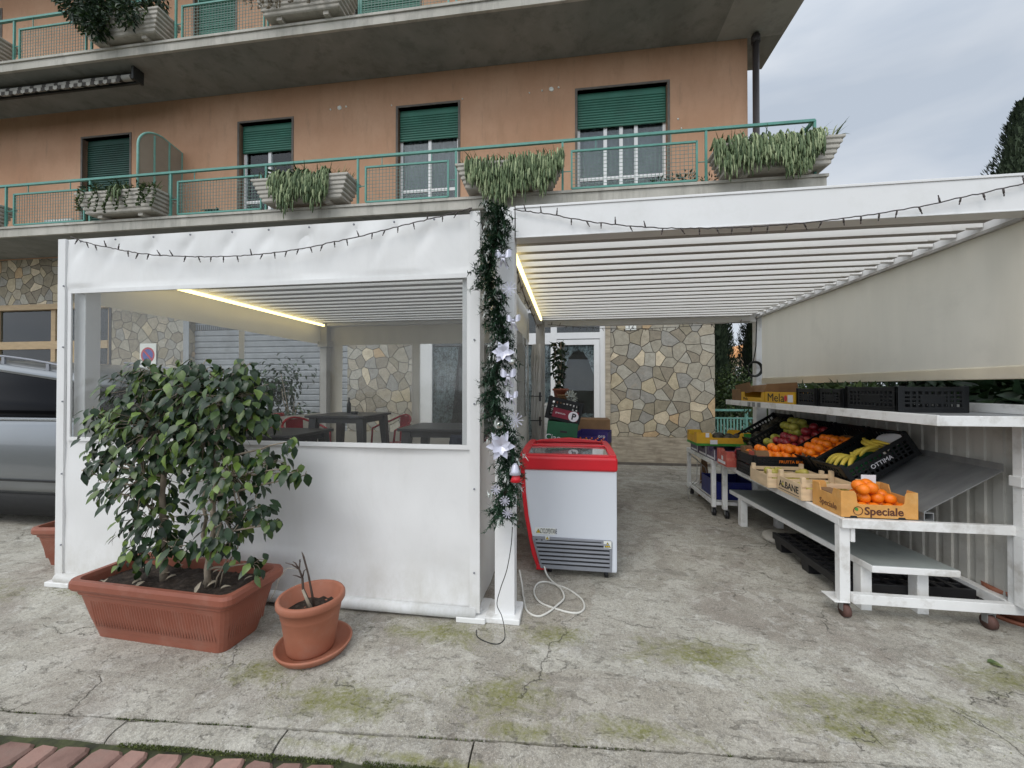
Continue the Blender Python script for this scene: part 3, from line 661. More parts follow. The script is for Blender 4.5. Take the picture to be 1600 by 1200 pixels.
# pebbles and broken bits along the kerb joint and the forecourt
b = MB()
for k in range(260):
    if k < 50: xx = rnd(-.5, 1.0); yy = kerb_y(xx) + rnd(-.03, .02); r = rnd(.002, .006)
    else: xx = rnd(-3.4, 2.3); yy = rnd(kerb_y(xx) + .05, 3.2); r = rnd(.002, .005)
    b.ball((xx, yy, r * .3), r, 6, 4, 0, rnd(.8, 1.5), rnd(.8, 1.4), rnd(.5, .8))
structure(b, "gravel_crumbs", "kerb", 'stuff')
# ---------------------------------------------------------------- the apartment building
YW = 7.77; YB = 6.60
bl = thing("apartment_building", "ochre apartment building with long balconies over a crazy-stone ground floor", "building", (-4, YW, 0), facade=True)
def bpart(mb, name, mats, parent=None, bevel=0.0): return mb.build(name, mats, parent or bl, bevel)

def wall_with_holes(b, x0, x1, z0, z1, holes, y0, y1, mi=0):
    xs = sorted(set([x0, x1] + [h[0] for h in holes] + [h[1] for h in holes]))
    for a, c in zip(xs[:-1], xs[1:]):
        hs = sorted([(h[2], h[3]) for h in holes if h[0] <= a + 1e-6 and h[1] >= c - 1e-6])
        z = z0
        for (p, q) in hs:
            if p > z + 1e-4: b.box(a, c, y0, y1, z, p, mi)
            z = q
        if z < z1 - 1e-4: b.box(a, c, y0, y1, z, z1, mi)

ZF1, ZF2 = 4.70, 8.06           # floor levels of the two balconies
doors1 = [(-15.2, -13.55), (-11.10, -9.84), (-7.08, -5.84), (-3.46, -2.19), (0.18, 1.85)]
b = MB()
wall_with_holes(b, -24, 3.26, 4.47, 7.9, [(a, c, ZF1, 7.20) for a, c in doors1], YW, YW + .30)
wall_with_holes(b, -24, 3.26, 7.9, 11.4, [(-15.0, -13.45, ZF2, 10.5), (-8.2, -7.2, ZF2, 10.5), (-4.4, -3.0, ZF2, 10.5), (-0.2, 1.4, ZF2, 10.5)], YW, YW + .30)
b.box(2.96, 3.26, YW + .30, YW + 9, 4.47, 11.4)
b.box(-24, 3.2, YW + 3.2, YW + 3.4, 0, 11.4)
bpart(b, "upper_wall", "ochre")
b = MB(); b.box(-24.2, 3.87, YB, YW + 9, 11.4, 11.6); bpart(b, "top_slab", "fascia")
# rendering flaws round the old fixings over the doors
b = MB()
for (px, pz, r) in ((-4.75, 7.33, .05), (-0.32, 7.28, .05), (-4.6, 7.34, .022), (-4.95, 7.31, .02), (-0.18, 7.30, .02), (-0.5, 7.27, .018), (-0.75, 7.25, .015), (2.04, 6.48, .02), (2.1, 6.3, .016), (-3.6, 7.27, .014), (-2.1, 7.26, .016)):
    b.lathe([(r, 0), (r * .8, .012), (0, .014)], (0, 0, 0), 9)
    vs = b.v[-27:]; b.v[-27:] = [(px + v[0] * (1 + .3 * math.sin(9 * v[1] / r)), YW - v[2] - .001, pz + v[1]) for v in vs]
    bpart(b, "wall_fixing", "sticker"); b = MB()

# balcony slabs
for nm, z0, z1 in (("balcony_slab", 4.49, 4.69), ("balcony_slab", 7.86, 8.055)):
    b = MB()
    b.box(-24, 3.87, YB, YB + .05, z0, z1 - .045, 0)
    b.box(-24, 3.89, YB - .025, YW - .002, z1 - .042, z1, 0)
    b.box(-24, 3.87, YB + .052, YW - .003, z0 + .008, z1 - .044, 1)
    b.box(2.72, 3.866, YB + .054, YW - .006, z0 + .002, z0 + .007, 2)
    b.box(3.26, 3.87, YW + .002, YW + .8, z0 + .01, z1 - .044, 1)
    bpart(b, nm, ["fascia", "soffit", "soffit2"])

# doors with roller shutters on the first floor
def balcony_door(x0, x1, zb, zt, drop, dark=False, leaves=2, mull=None):
    b = MB(); d = .19
    t = .03
    b.box(x0 - .045, x0, YW - .012, YW + .12, zb, zt + .04); b.box(x1, x1 + .045, YW - .012, YW + .12, zb, zt + .04); b.box(x0, x1, YW - .012, YW + .12, zt, zt + .04)
    dr = bpart(b, "balcony_door", "reveal")
    b = MB(); zs = zt - drop
    z = zt - .10
    b.box(x0 + .005, x1 - .005, YW + .10, YW + .12, zs, zt)
    while z > zs + .001:
        b.prism([(x0 + .01, YW + .10, z), (x0 + .01, YW + .083, z - .012), (x0 + .01, YW + .083, z - .036), (x0 + .01, YW + .10, z - .045)], (x1 - x0 - .02, 0, 0)); z -= .05
    bpart(b, "roller_shutter", "shutterdark" if dark else "shutter", dr)
    if drop < zt - zb - .1:
        b = MB(); fw = .055; yf = YW + .13
        b.box(x0, x0 + fw, yf, yf + .05, zb, zt); b.box(x1 - fw, x1, yf, yf + .05, zb, zt)
        ms = mull or [(x0 + x1) / 2]
        for m in ms: b.box(m - fw * .6, m + fw * .6, yf, yf + .048, zb, zt)
        b.box(x0 + fw, x1 - fw, yf + .004, yf + .044, zb + .80, zb + .86); b.box(x0 + fw, x1 - fw, yf + .004, yf + .044, zb, zb + .12)
        bpart(b, "door_frame", "alu", dr)
        b = MB(); b.box(x0 + .02, x1 - .02, yf + .02, yf + .026, zb + .1, zt - .1); bpart(b, "glass_pane", "glass", dr)
        b = MB()
        b.grid(lambda u, v: (x0 + .03 + (x1 - x0 - .06) * u, yf + .16 + .02 * math.sin(u * 60), zb + .05 + (zt - zb - .1) * v), 80, 1)
        bpart(b, "net_curtain", "curtain", dr)
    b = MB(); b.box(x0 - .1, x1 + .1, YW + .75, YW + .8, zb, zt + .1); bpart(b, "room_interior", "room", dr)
balcony_door(*doors1[0], ZF1, 7.2, 2.4, True)
balcony_door(*doors1[1], ZF1, 7.2, 2.42, True)
balcony_door(*doors1[2], ZF1, 7.2, .60)
balcony_door(*doors1[3], ZF1, 7.2, .62)
balcony_door(*doors1[4], ZF1, 7.2, .66, mull=[.72, 1.02, 1.30])
balcony_door(-15.0, -13.45, ZF2, 10.5, .3)
balcony_door(-8.2, -7.2, ZF2, 10.5, 2.3)
balcony_door(-4.4, -3.0, ZF2, 10.5, 2.3)
balcony_door(-0.2, 1.4, ZF2, 10.5, .4)

# railings: posts, rails and wire-mesh panels
def railing(zf, zr, posts, panels, xe):
    b = MB(); y = YB + .06
    b.bar((-24, y, zr), (xe, y, zr), .045, .04)
    for p in posts: b.bar((p, y, zf), (p, y, zr), .035, .03)
    b.bar((xe, y, zr), (xe, YW, zr), .045, .04); b.bar((xe, y, zf), (xe, y, zr), .035)
    for (a, c) in panels:
        b.bar((a, y, zf + .68), (c, y, zf + .68), .03); b.bar((a, y, zf + .06), (c, y, zf + .06), .03)
        b.bar((a, y, zf + .06), (a, y, zf + .695), .03); b.bar((c, y, zf + .06), (c, y, zf + .695), .03)
        for k in (.2, .8): b.bar((a + (c - a) * k, y, zf + .69), (a + (c - a) * k, y, zr), .012)
        for px in posts:
            if abs(px - a) < .35: b.bar((px, y, zf + .35), (a, y, zf + .35), .012)
            if abs(px - c) < .35: b.bar((px, y, zf + .35), (c, y, zf + .35), .012)
    r = bpart(b, "balcony_railing", "teal")
    for (a, c) in panels:
        b = MB(); n = int((c - a) / .062)
        for i in range(1, n): b.box(a + (c - a) * i / n - .0035, a + (c - a) * i / n + .0035, y - .003, y + .003, zf + .07, zf + .67)
        for i in range(1, 10): b.box(a + .015, c - .015, y - .0065, y - .0035, zf + .06 + .62 * i / 10 - .0035, zf + .06 + .62 * i / 10 + .0035)
        bpart(b, "wire_mesh", "wire", r)
railing(4.69, 5.555, [-15, -13.2, -11.34, -9.33, -7.52, -5.52, -3.72, -1.92, -.10, 2.16], [(-11.14, -9.46), (-7.36, -5.62), (-3.57, -2.06), (.05, 2.02)], 3.74)
railing(8.055, 8.95, [-15, -13.2, -11.19, -9.33, -7.44, -5.5, -3.71, -1.92, -.10, 2.16], [(-11.05, -9.46), (-7.30, -5.58), (-3.67, -2.06), (.05, 2.02)], 3.74)

# arched dividing screen between two balconies
b = MB(); xs = -8.5; prof = []
for i in range(13):
    a = math.pi / 2 * i / 12
    prof.append((7.33 - .48 * math.sin(math.pi / 2 - a) , 6.25 + .50 * math.sin(a)))
pr = [(6.85, 4.69)] + [(7.33 - .48 * math.cos(rad(90) * i / 12), 6.30 + .44 * math.sin(rad(90) * i / 12)) for i in range(13)] + [(7.76, 6.66), (7.76, 4.69)]
b.prism([(xs, y, z) for y, z in pr], (.02, 0, 0))
dv = bpart(b, "dividing_screen", "divider")
b = MB()
b.tube([(xs + .01, y, z) for y, z in pr], .022, 6)
for y, zt in ((7.16, 6.66), (7.47, 6.70)): b.box(xs - .012, xs + .032, y - .015, y + .015, 4.69, zt)
bpart(b, "screen_frame", "tealpale", dv)

# rolled striped awning under the upper slab
b = MB()
x = -16.0
while x < -8.65:
    b.tube([(x, 6.9, 7.70), (x + .10, 6.9, 7.70)], .062 + .004 * math.sin(x * 3), 8, 0 if int(x * 10) % 3 else 1, False); x += .1
for k in range(70):
    x = -15.7 + k * .1
    if x < -8.9: b.add([(x, 6.83, 7.66), (x + .1, 6.83, 7.66), (x + .1, 6.83, 7.60), (x + .05, 6.83, 7.575), (x, 6.83, 7.60)], [(0, 1, 2, 3, 4)], k % 2)
aw = bpart(b, "rolled_awning", ["awning", "awningdark"])
b = MB(); b.box(-16, -8.58, 6.95, 6.99, 7.62, 7.85); b.box(-8.6, -8.55, 6.8, 7.0, 7.6, 7.85); bpart(b, "awning_bracket", "cable", aw)

# downpipe at the corner
b = MB(); b.tube([(3.36, YW - .10, 7.84), (3.36, YW - .10, 0)], .055, 12); b.tube([(3.36, YW - .10, 7.80), (3.36, YW - .10, 7.68)], .075, 12)
bpart(b, "downpipe", "pipe")

# ground floor: stone cladding with openings
b = MB()
gh = [(-13.62, -10.34, 0, 3.36), (-8.28, -4.55, 0, 3.05), (-3.0, .72, 0, 3.0)]
wall_with_holes(b, -24, 2.67, .53, 4.47, gh, YW, YW + .28)
b.box(2.37, 2.67, YW + .281, YW + 8, .53, 4.47)
bpart(b, "stone_cladding", "stone")
b = MB()
for a, c in ((-24, -13.62), (-10.34, -8.28), (-4.55, -3.0), (.78, 2.685)):
    b = MB(); b.box(a, c, YW - .018, YW + .28, .0, .525)
    if c > 2: b.box(2.40, 2.685, YW + .28, YW + 8, 0, .525)
    bpart(b, "stone_plinth", "trav")
b = MB(); b.box(.70, .79, YW - .03, YW + .2, 0, 2.72); bpart(b, "stone_jamb", "trav")
b = MB(); b.box(.8, 2.67, YW - .022, YW - .019, 0, .05); bpart(b, "plinth_shadow_gap", "reveal")  # thin dark strip standing in for the shadow gap below the plinth
b = MB(); b.box(-13.7, 2.6, YW + .25, YW + .3, 3.0, 3.1); bpart(b, "lintel", "reveal")

# timber shop window on the left
b = MB(); yf = YW + .05
b.box(-13.70, -10.30, YW - .02, yf + .12, 3.28, 3.40)
for x in (-13.62, -12.0, -10.44): b.box(x, x + .12, yf, yf + .08, 0, 3.28)
b.box(-13.5, -10.44, yf - .01, yf + .09, 2.36, 2.54); b.box(-13.5, -10.44, yf, yf + .08, 0, .5)
b.box(-11.42, -11.3, yf, yf + .08, .5, 2.36)
tw = bpart(b, "timber_shopfront", "timber")
b = MB(); b.box(-13.5, -10.4, yf + .04, yf + .046, .5, 3.28); bpart(b, "glass_pane", "glass", tw)
b = MB(); b.box(-10.34, -10.28, YW - .01, YW + .2, 0, 3.4); bpart(b, "side_post", "pipe", tw)
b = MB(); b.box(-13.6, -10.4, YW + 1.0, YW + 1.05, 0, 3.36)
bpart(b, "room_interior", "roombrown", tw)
b = MB(); b.grid(lambda u, v: (-13.4 + 2.9 * u, yf + .13 + .02 * math.sin(u * 90), .6 + 1.6 * v), 90, 1); bpart(b, "net_curtain", "lace", tw)
b = MB(); b.box(-10.95, -10.7, yf + .03, yf + .036, 1.75, 2.1); b.box(-10.9, -10.72, yf + .03, yf + .036, 1.3, 1.68); bpart(b, "window_notice", "paper", tw)

# grey roller door with a perforated top
b = MB(); z = 0.0
while z < 2.72:
    b.prism([(-8.28, YW + .16, z), (-8.28, YW + .135, z + .02), (-8.28, YW + .13, z + .10), (-8.28, YW + .155, z + .128)], (3.73, 0, 0)); z += .13
b.box(-8.28, -4.55, YW + .16, YW + .17, 0, 2.73)
for k in range(2):
    for i in range(75):
        x = -8.26 + i * .05; b.box(x, x + .022, YW + .14, YW + .155, 2.74 + k * .14, 2.855 + k * .14)
    b.box(-8.28, -4.55, YW + .138, YW + .157, 2.855 + k * .14, 2.88 + k * .14)
rd = bpart(b, "roller_door", "rollgrey")
b = MB(); b.box(-8.28, -4.55, YW + .3, YW + .31, 2.6, 3.1); bpart(b, "vent_backing", "room", rd)
b = MB(); b.box(-8.42, -8.281, YW - .01, YW + .2, 0, 3.05); bpart(b, "side_post", "rollgrey", rd)

# white shopfront: door, side light, transom
b = MB(); yf = YW + .03
b.box(-3.0, .70, yf, yf + .09, 2.40, 2.52); b.box(-3.0, .70, yf, yf + .09, 2.92, 3.0)
for x0, x1 in ((-3.0, -2.74), (-2.0, -1.92), (-1.15, -1.05), (-.34, -.22), (.60, .70)): b.box(x0, x1, yf + .002, yf + .088, 0, 2.92)
sf = bpart(b, "white_shopfront", "alu")
b = MB(); b.box(-2.74, .60, yf + .05, yf + .056, .25, 2.92); bpart(b, "glass_pane", "glass", sf)
b = MB()
for x0, x1 in ((-.215, .595),):
    b.box(x0, x0 + .105, yf - .02, yf + .045, .02, 2.38); b.box(x1 - .105, x1, yf - .02, yf + .045, .02, 2.38); b.box(x0 + .105, x1 - .105, yf - .018, yf + .043, 2.28, 2.38); b.box(x0 + .105, x1 - .105, yf - .018, yf + .043, .02, .2)
dd = bpart(b, "shop_door", "alu", sf)
b = MB(); b.box(-2.74, -.34, yf, yf + .08, 0, .3); b.box(-1.05, -.34, yf + .0, yf + .08, 2.30, 2.40); bpart(b, "stall_riser", "alu", sf)
# lace café curtains, gathered to an arch
b = MB()
def lace_top(u, v):
    x = -.11 + .60 * u; zb = 2.18 - .50 * abs(2 * u - 1) ** 2.2 + .012 * math.sin(u * 40)
    return (x, yf + .075 + .012 * math.sin(u * 55), 2.28 + (zb - 2.28) * v)
b.grid(lace_top, 60, 6)
b.grid(lambda u, v: (-.11 + .60 * u, yf + .075 + .012 * math.sin(u * 60), .2 + (.75 + .015 * math.sin(u * 45)) * v), 60, 4)
b.grid(lambda u, v: (-1.05 + .71 * u, yf + .075 + .012 * math.sin(u * 60), .3 + 1.98 * v), 60, 4)
b.grid(lambda u, v: (-2.74 + .35 * u + .2 * v * u, yf + .075 + .012 * math.sin(u * 60), .3 + 1.98 * v), 40, 4)
bpart(b, "lace_curtain", "lace", sf)
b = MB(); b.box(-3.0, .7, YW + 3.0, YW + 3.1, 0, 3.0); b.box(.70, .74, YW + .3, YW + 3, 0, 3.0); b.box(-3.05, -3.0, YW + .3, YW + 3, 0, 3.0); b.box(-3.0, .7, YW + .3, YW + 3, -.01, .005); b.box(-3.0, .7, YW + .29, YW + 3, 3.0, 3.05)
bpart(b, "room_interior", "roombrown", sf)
# "12" number plate
np_ = thing("house_number_plate", "small white house number plate reading 12 high on the stone pier", "number plate", (1.17, YW, 2.6), facade=True)
b = MB(); b.box(1.07, 1.27, YW - .022, YW - .012, 2.54, 2.68); b.build("plate", "sticker", np_, .004)
lettering("12", .13, "ink", np_, (1.17, YW - .0235, 2.61), RF)
# café furniture behind the door glass
ct = thing("cafe_table", "dark cafe table behind the glass of the shop door", "table", (.2, 9.6, 0))
b = MB(); b.box(-.4, .75 - .1, 9.3, 9.9, .76, .79); b.build("table_top", "redpaint", ct)
for x in (-.35, .6):
    for y in (9.35, 9.85):
        b = MB(); b.bar((x, y, 0.006), (x, y, .76), .04); b.build("leg", "darktable", ct)
for k, (x, lab) in enumerate(((-.2, "white slatted chair inside the shop, left behind the door glass"), (.1, "white slatted chair inside the shop, middle behind the door glass"), (.42, "white slatted chair inside the shop, right behind the door glass"))):
    c = thing("slatted_chair", lab, "chair", (x, 9.1, 0), "white chairs inside the shop")
    b = MB(); b.box(x - .12, x + .12, 9.0, 9.25, .44, .47); b.build("seat", "whitepaint", c)
    b = MB()
    for i in range(5): b.box(x - .11 + i * .05, x - .09 + i * .05, 8.99, 9.01, .47, .82)
    b.box(x - .12, x + .12, 8.98, 9.015, .82, .87); b.build("backrest", "whitepaint", c)
    for sx in (-.1, .1):
        for y in (9.01, 9.22):
            b = MB(); b.bar((x + sx, y, 0.006), (x + sx, y, .44), .025); b.build("leg", "whitepaint", c)
# no-parking sign on the stone
sg = thing("no_parking_sign", "white square no-parking sign with a blue and red disc on the stone wall", "sign", (-9.29, YW, 2.2), facade=True)
b = MB(); b.box(-9.50, -9.08, YW - .03, YW - .018, 1.88, 2.44); b.build("sign_plate", "sticker", sg, .006)
b = MB()
def disc(b, r0, r1, y, mi):
    n = 32; vs = []
    for k in range(n):
        a = 2 * math.pi * k / n; vs += [(-9.29 + r0 * math.cos(a), y, 2.18 + r0 * math.sin(a)), (-9.29 + r1 * math.cos(a), y, 2.18 + r1 * math.sin(a))]
    b.add(vs, [(2 * k, 2 * k + 1, (2 * k + 3) % (2 * n), (2 * k + 2) % (2 * n)) for k in range(n)], mi)
disc(b, .0001, .135, YW - .032, 0); disc(b, .135, .175, YW - .032, 1)
b.bar((-9.29 - .10, YW - .034, 2.18 + .10), (-9.29 + .10, YW - .034, 2.18 - .10), .004, .04, (0, 0, 1), 1)
b.build("no_parking_disc", ["signblue", "signred"], sg)

# ---------------------------------------------------------------- balcony planters
def planter(x0, x1, zb, label, dens, ztop=.47, spread=(0, 1), drop=(.25, .62), spikes=60, bush=None, dry=0, vines=0):
    xc = (x0 + x1) / 2; yc = YB + .02
    t = thing("balcony_planter", label, "planter", (xc, yc, zb), "concrete planters along the balconies", True)
    W = (x1 - x0) / 2
    b = MB(); rings = []
    n = 6
    for i in range(n):                                   # stepped, flaring ribs
        k0 = i / n; z0 = zb + .06 + (ztop - .06) * k0; z1 = zb + .06 + (ztop - .06) * (i + 1) / n
        f0 = .76 + .20 * k0; f1 = f0 + .055
        d0 = .14 + .09 * k0; d1 = d0 + .022
        def ring(f, d, z): return [(xc - W * f, yc - d, z), (xc + W * f, yc - d, z), (xc + W * f, yc + d, z), (xc - W * f, yc + d, z)]
        rings += [ring(f0, d0, z0), ring(f1, d1, z0 + .02), ring(f1, d1, z1 - .012)]
    rings.append(ring(.94, .19, zb + ztop - .012)); rings.append(ring(.93, .185, zb + ztop - .05))
    vs = [p for r in rings for p in r]; fs = [(0, 1, 2, 3)]
    for i in range(len(rings) - 1):
        for k in range(4): fs.append((4 * i + k, 4 * i + (k + 1) % 4, 4 * i + 4 + (k + 1) % 4, 4 * i + 4 + k))
    b.add(vs, fs); b.build("trough", "trough", t, .006, False)
    for sx in (-.5, .5):
        b = MB(); b.box(xc + W * sx - .05, xc + W * sx + .05, yc - .12, yc + .12, zb, zb + .062); b.build("foot", "trough", t)
    b = MB(); b.add([(xc - W * .92, yc - .185, zb + ztop - .045), (xc + W * .92, yc - .185, zb + ztop - .045), (xc + W * .92, yc + .185, zb + ztop - .045), (xc - W * .92, yc + .185, zb + ztop - .045)], [(0, 1, 2, 3)]); b.build("soil", "soil", t)
    if dens:
        b = MB(); zt = zb + ztop
        for k in range(dens):
            u = rnd(*spread); x = x0 + (x1 - x0) * u + rnd(-.02, .02)
            lay = random.random(); y = yc - .22 - .10 * lay
            hump = .6 + .4 * math.sin(math.pi * min(1, max(0, (u - spread[0]) / (spread[1] - spread[0])))) ** .5
            top = zt + rnd(-.02, .10); L = rnd(*drop) * hump * (.78 + .6 * mnoise.noise((x * 4, zb, 0)) + rnd(-.12, .18))
            st = rnd(0, 1) ** .85 * max(0.02, L - .12); L2 = rnd(.11, .24); p = Vector((x, y, top - st))
            if st < .05: pts = [Vector((x, yc - .06, zt - .02)), Vector((x, y + .03, top))] ; 
            else: pts = [p + Vector((0, .02, .02))]
            for i in range(1, 5): pts.append(p + Vector((rnd(-.006, .006), rnd(-.006, .006) - .004, -L2 * i / 4)))
            r = rnd(.008, .0145)
            b.tube(pts, [r * .6] + [r] * (len(pts) - 2) + [r * .45], 5)
        b.build("trailing_foliage", "sedum", t)
    b = MB()
    for k in range(spikes):
        x = rnd(x0 + .08, x1 - .08); L = rnd(.18, .44)
        b.blade((x, yc + rnd(-.16, .12), zb + ztop - .03), (rnd(-.7, .7), rnd(-.7, .5), 1), L, rnd(.016, .03), rnd(.15, .7), 4)
    b.build("strap_leaves", "spiky", t)
    if vines:
        b = MB()
        for k in range(vines):
            x = rnd(x0, x1); z = zb + ztop + .02
            pts = [Vector((x, yc - .1, z)), Vector((x, yc - .24, z + .02))]
            for i in range(8): pts.append(pts[-1] + Vector((rnd(-.04, .04), rnd(-.02, .01), -rnd(.03, .07))))
            b.tube(pts, .006, 4)
            for p in pts[1:]:
                for q in range(4): b.leaf(p, (rnd(-1, 1), -rnd(.2, 1), rnd(-1, .3)), rdir(), rnd(.03, .06), .03)
        b.build("vine", "hedge" if not dry else "drystem", t)
    if bush:
        b = MB()
        for (bx, bz, r, n, by) in bush:
            for k in range(n):
                d = rdir(); p = Vector((bx, yc + by, bz)) + d * r * random.random() ** .4 * 1.0
                b.leaf(p, (d + Vector((0, 0, -.5)) + rdir() * .7), rdir(), rnd(.06, .13), rnd(.025, .05))
        b.build("bushy_foliage", "darkleaf", t)
    return t
planter(-13.15, -11.36, 4.70, "concrete planter with strap leaves at the far left end of the lower balcony", 0, spikes=40)
planter(-9.33, -7.55, 4.70, "concrete planter with a few vines beside the arched dividing screen", 14, spread=(.42, .62), drop=(.15, .3), spikes=110, vines=14, bush=[(-9.0, 5.25, .20, 60, -.05), (-8.6, 5.22, .18, 50, -.05), (-8.1, 5.2, .16, 40, -.1)])
planter(-5.62, -3.74, 4.70, "concrete planter with grey-green trailing strands and bare right end, lower balcony", 800, spread=(.22, .80), drop=(.55, .76), spikes=190, bush=[(-5.2, 5.2, .14, 90, -.1), (-4.7, 5.22, .14, 80, -.1)])
planter(-1.88, -.09, 4.70, "concrete planter hidden by trailing strands above the corner of the white tent", 1000, spread=(.10, 1.0), drop=(.55, .74), spikes=170)
planter(2.22, 4.02, 4.70, "concrete planter with dense trailing strands at the right corner of the balcony", 1000, spread=(-.02, .82), drop=(.52, .70), spikes=170)
planter(-13.2, -11.3, 8.06, "bare concrete planter at the far left of the upper balcony", 0, spikes=0, vines=5)
planter(-9.30, -7.50, 8.06, "concrete planter with a big dark bush on the upper balcony", 0, spikes=30, vines=14, bush=[(-9.15, 8.85, .48, 800, -.15), (-8.75, 8.6, .42, 600, -.22), (-8.3, 8.8, .34, 420, -.15), (-7.8, 8.85, .24, 200, -.1), (-8.75, 8.25, .22, 260, -.3), (-8.05, 8.4, .24, 240, -.3), (-9.5, 8.95, .3, 300, -.1), (-8.85, 8.95, .35, 300, -.1)])
planter(-5.60, -3.80, 8.06, "concrete planter with dried straw-coloured stems on the upper balcony", 0, spikes=20, vines=22, dry=1)
# small things standing on the balcony
b = MB(); b.box(-10.9, -10.25, 7.0, 7.4, 4.69, 4.93); b.box(-10.92, -10.23, 6.98, 7.42, 4.93, 4.98)
single(b, "storage_box", "whitepaint", "low white storage box behind the mesh on the lower balcony", "box", (-10.6, 7.2, 4.69), bevel=.01, facade=True)
t = thing("folded_lounger", "dark green folded lounger behind the railing of the lower balcony", "lounger", (-6.6, 7.1, 4.69), facade=True)
b = MB()
for k in range(9): b.bar((-7.2 + k * .1, 7.0, 4.98 - .02 * k), (-7.2 + k * .1, 7.35, 5.14 - .03 * k), .07, .02)
b.build("seat", "shutterdark", t)
for x in (-7.1, -6.35):
    b = MB(); b.bar((x, 7.0, 4.69), (x + .25, 7.0, 5.0), .03); b.bar((x, 7.35, 4.69), (x + .25, 7.35, 5.0), .03); b.build("leg", "shutterdark", t)
b = MB()
for (bx, bz) in ((1.75, 4.86), (1.95, 4.9), (1.5, 4.82), (2.3, 4.84)):
    for k in range(70):
        d = rdir(); b.leaf(Vector((bx, 6.95, bz)) + d * .15 * random.random() ** .4, d, rdir(), rnd(.04, .08), .03)
t = thing("potted_plant", "low bushy plant on the balcony floor behind the mesh near the corner", "plant", (1.8, 6.95, 4.69), facade=True)
b.build("foliage", "darkleaf", t)
b = MB(); b.box(1.4, 2.4, 6.85, 7.05, 4.69, 4.82); b.build("pot", "trough", t, .01)
# ---------------------------------------------------------------- the white tent: slatted pergola closed with pvc curtains
def slat_roof(b, x0, x1, y0, y1, z, pitch=.168, h=.105, wd=.058, lid=0.0):
    y = y0
    while y < y1:
        # blade: vertical face, narrow underside with its shade put into the colour
        b.add([(x0, y, z), (x1, y, z), (x1, y, z + h), (x0, y, z + h), (x0, y + wd, z), (x1, y + wd, z), (x1, y + wd * .8, z + h + .002), (x0, y + wd * .8, z + h + .002)],
              [(0, 1, 2, 3), (5, 4, 7, 6), (0, 3, 7, 4), (1, 5, 6, 2)], 0)
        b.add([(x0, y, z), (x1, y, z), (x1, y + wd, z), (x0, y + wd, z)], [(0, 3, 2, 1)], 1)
        b.add([(x0, y + wd * .8, z + h + .002), (x1, y + wd * .8, z + h + .002), (x1, y + wd + (pitch - wd + .004) * lid, z + h - .012), (x0, y + wd + (pitch - wd + .004) * lid, z + h - .012)], [(0, 1, 2, 3)], 2)
        y += pitch
TX0, TX1, TY, TYB = -3.74, -.555, 2.44, 5.55
WX0, WX1, WZ0, WZ1 = -3.63, -.635, 1.09, 2.145
tent = thing("enclosed_pergola", "white pergola closed with pvc curtains and clear windows, left of the fruit stand", "pergola", (-2.15, 2.5, 0))
def wrinkle(x, z, k=1.0):
    a = .026 * mnoise.noise((x * 1.2 + z * .8, z * .7 - x * .3, 3.1)) + .016 * mnoise.noise((x * 2.6 + z * 2.2, z * 1.0, 8.0))
    # folds running down from the fixings along the top edge, and up from the bottom pocket
    tp = max(0, (z - 2.15) / .4)
    for gx in GROM:
        d = x - gx - (2.55 - z) * -.55
        a += -.030 * tp * math.exp(-(d / .045) ** 2) * max(0, 1 - (2.55 - z) / .34)
    bt = max(0, 1 - abs(z - .32) / .55)
    a += .016 * bt * math.sin(x * 3.1 + z * 6.5 + 2 * mnoise.noise((x, z, 0))) + .006 * bt * mnoise.noise((x * 4, z * 3, 2))
    return a * k * min(1.0, max(0.0, (2.545 - z) / .09))
GROM = [-3.55, -3.25, -2.93, -2.63, -2.3, -2.02, -1.72, -1.40, -1.12, -.85]
nu, nv = 128, 102
Z0, Z1 = .055, 2.55
def fsnap(u, v):
    x = TX0 + (TX1 - TX0) * u; z = Z0 + (Z1 - Z0) * v
    sx = (TX1 - TX0) / nu; sz = (Z1 - Z0) / nv
    for c in (WX0, WX1):
        if abs(x - c) < sx * .51: x = c
    for c in (WZ0, WZ1):
        if abs(z - c) < sz * .51: z = c
    edge = min(x - TX0, TX1 - x, .15) / .15
    near_win = 1.0
    if WX0 - .04 < x < WX1 + .04 and WZ0 - .04 < z < WZ1 + .04: near_win = .3
    return (x, TY - wrinkle(x, z) * (.25 + .75 * edge) * near_win, z)
b = MB(); b.grid(fsnap, nu, nv, 0, lambda u, v: WX0 < TX0 + (TX1 - TX0) * u < WX1 and WZ0 < Z0 + (Z1 - Z0) * v < WZ1)
# welded hems round the window, along the bottom and at the corner
hm = TY - .014
for (x0, x1, z0, z1) in ((WX0 - .028, WX1 + .028, WZ0 - .028, WZ0), (WX0 - .028, WX1 + .028, WZ1, WZ1 + .028), (WX0 - .028, WX0, WZ0, WZ1), (WX1, WX1 + .028, WZ0, WZ1)): b.box(x0, x1, hm, hm + .008, z0, z1)
b.box(TX1 - .06, TX1 + .004, hm - .004, hm + .012, .05, 2.56)
b.box(TX0 - .004, TX0 + .06, hm - .004, hm + .012, .05, 2.55)
fc = b.build("front_curtain", "pvc", tent, 0, False)
b = MB(); b.tube([(TX0 + .02, TY - .012, .055), (TX1 - .02, TY - .012, .045)], .036, 12); b.box(TX0 + .05, TX1 - .05, TY + .0, TY + .02, .0, .05); b.build("bottom_pocket", "pvc", fc)
b = MB()
for gx in GROM: b.lathe([(.007, 0), (.007, .004), (.004, .006), (0, .006)], (gx, TY, 2.525), 10); vs = b.v[-40:]; b.v[-40:] = [(v[0], TY - .012 - (v[2] - 2.525), 2.525 + (v[1] - TY)) for v in vs]; b.build("eyelet", "grille", fc); b = MB()
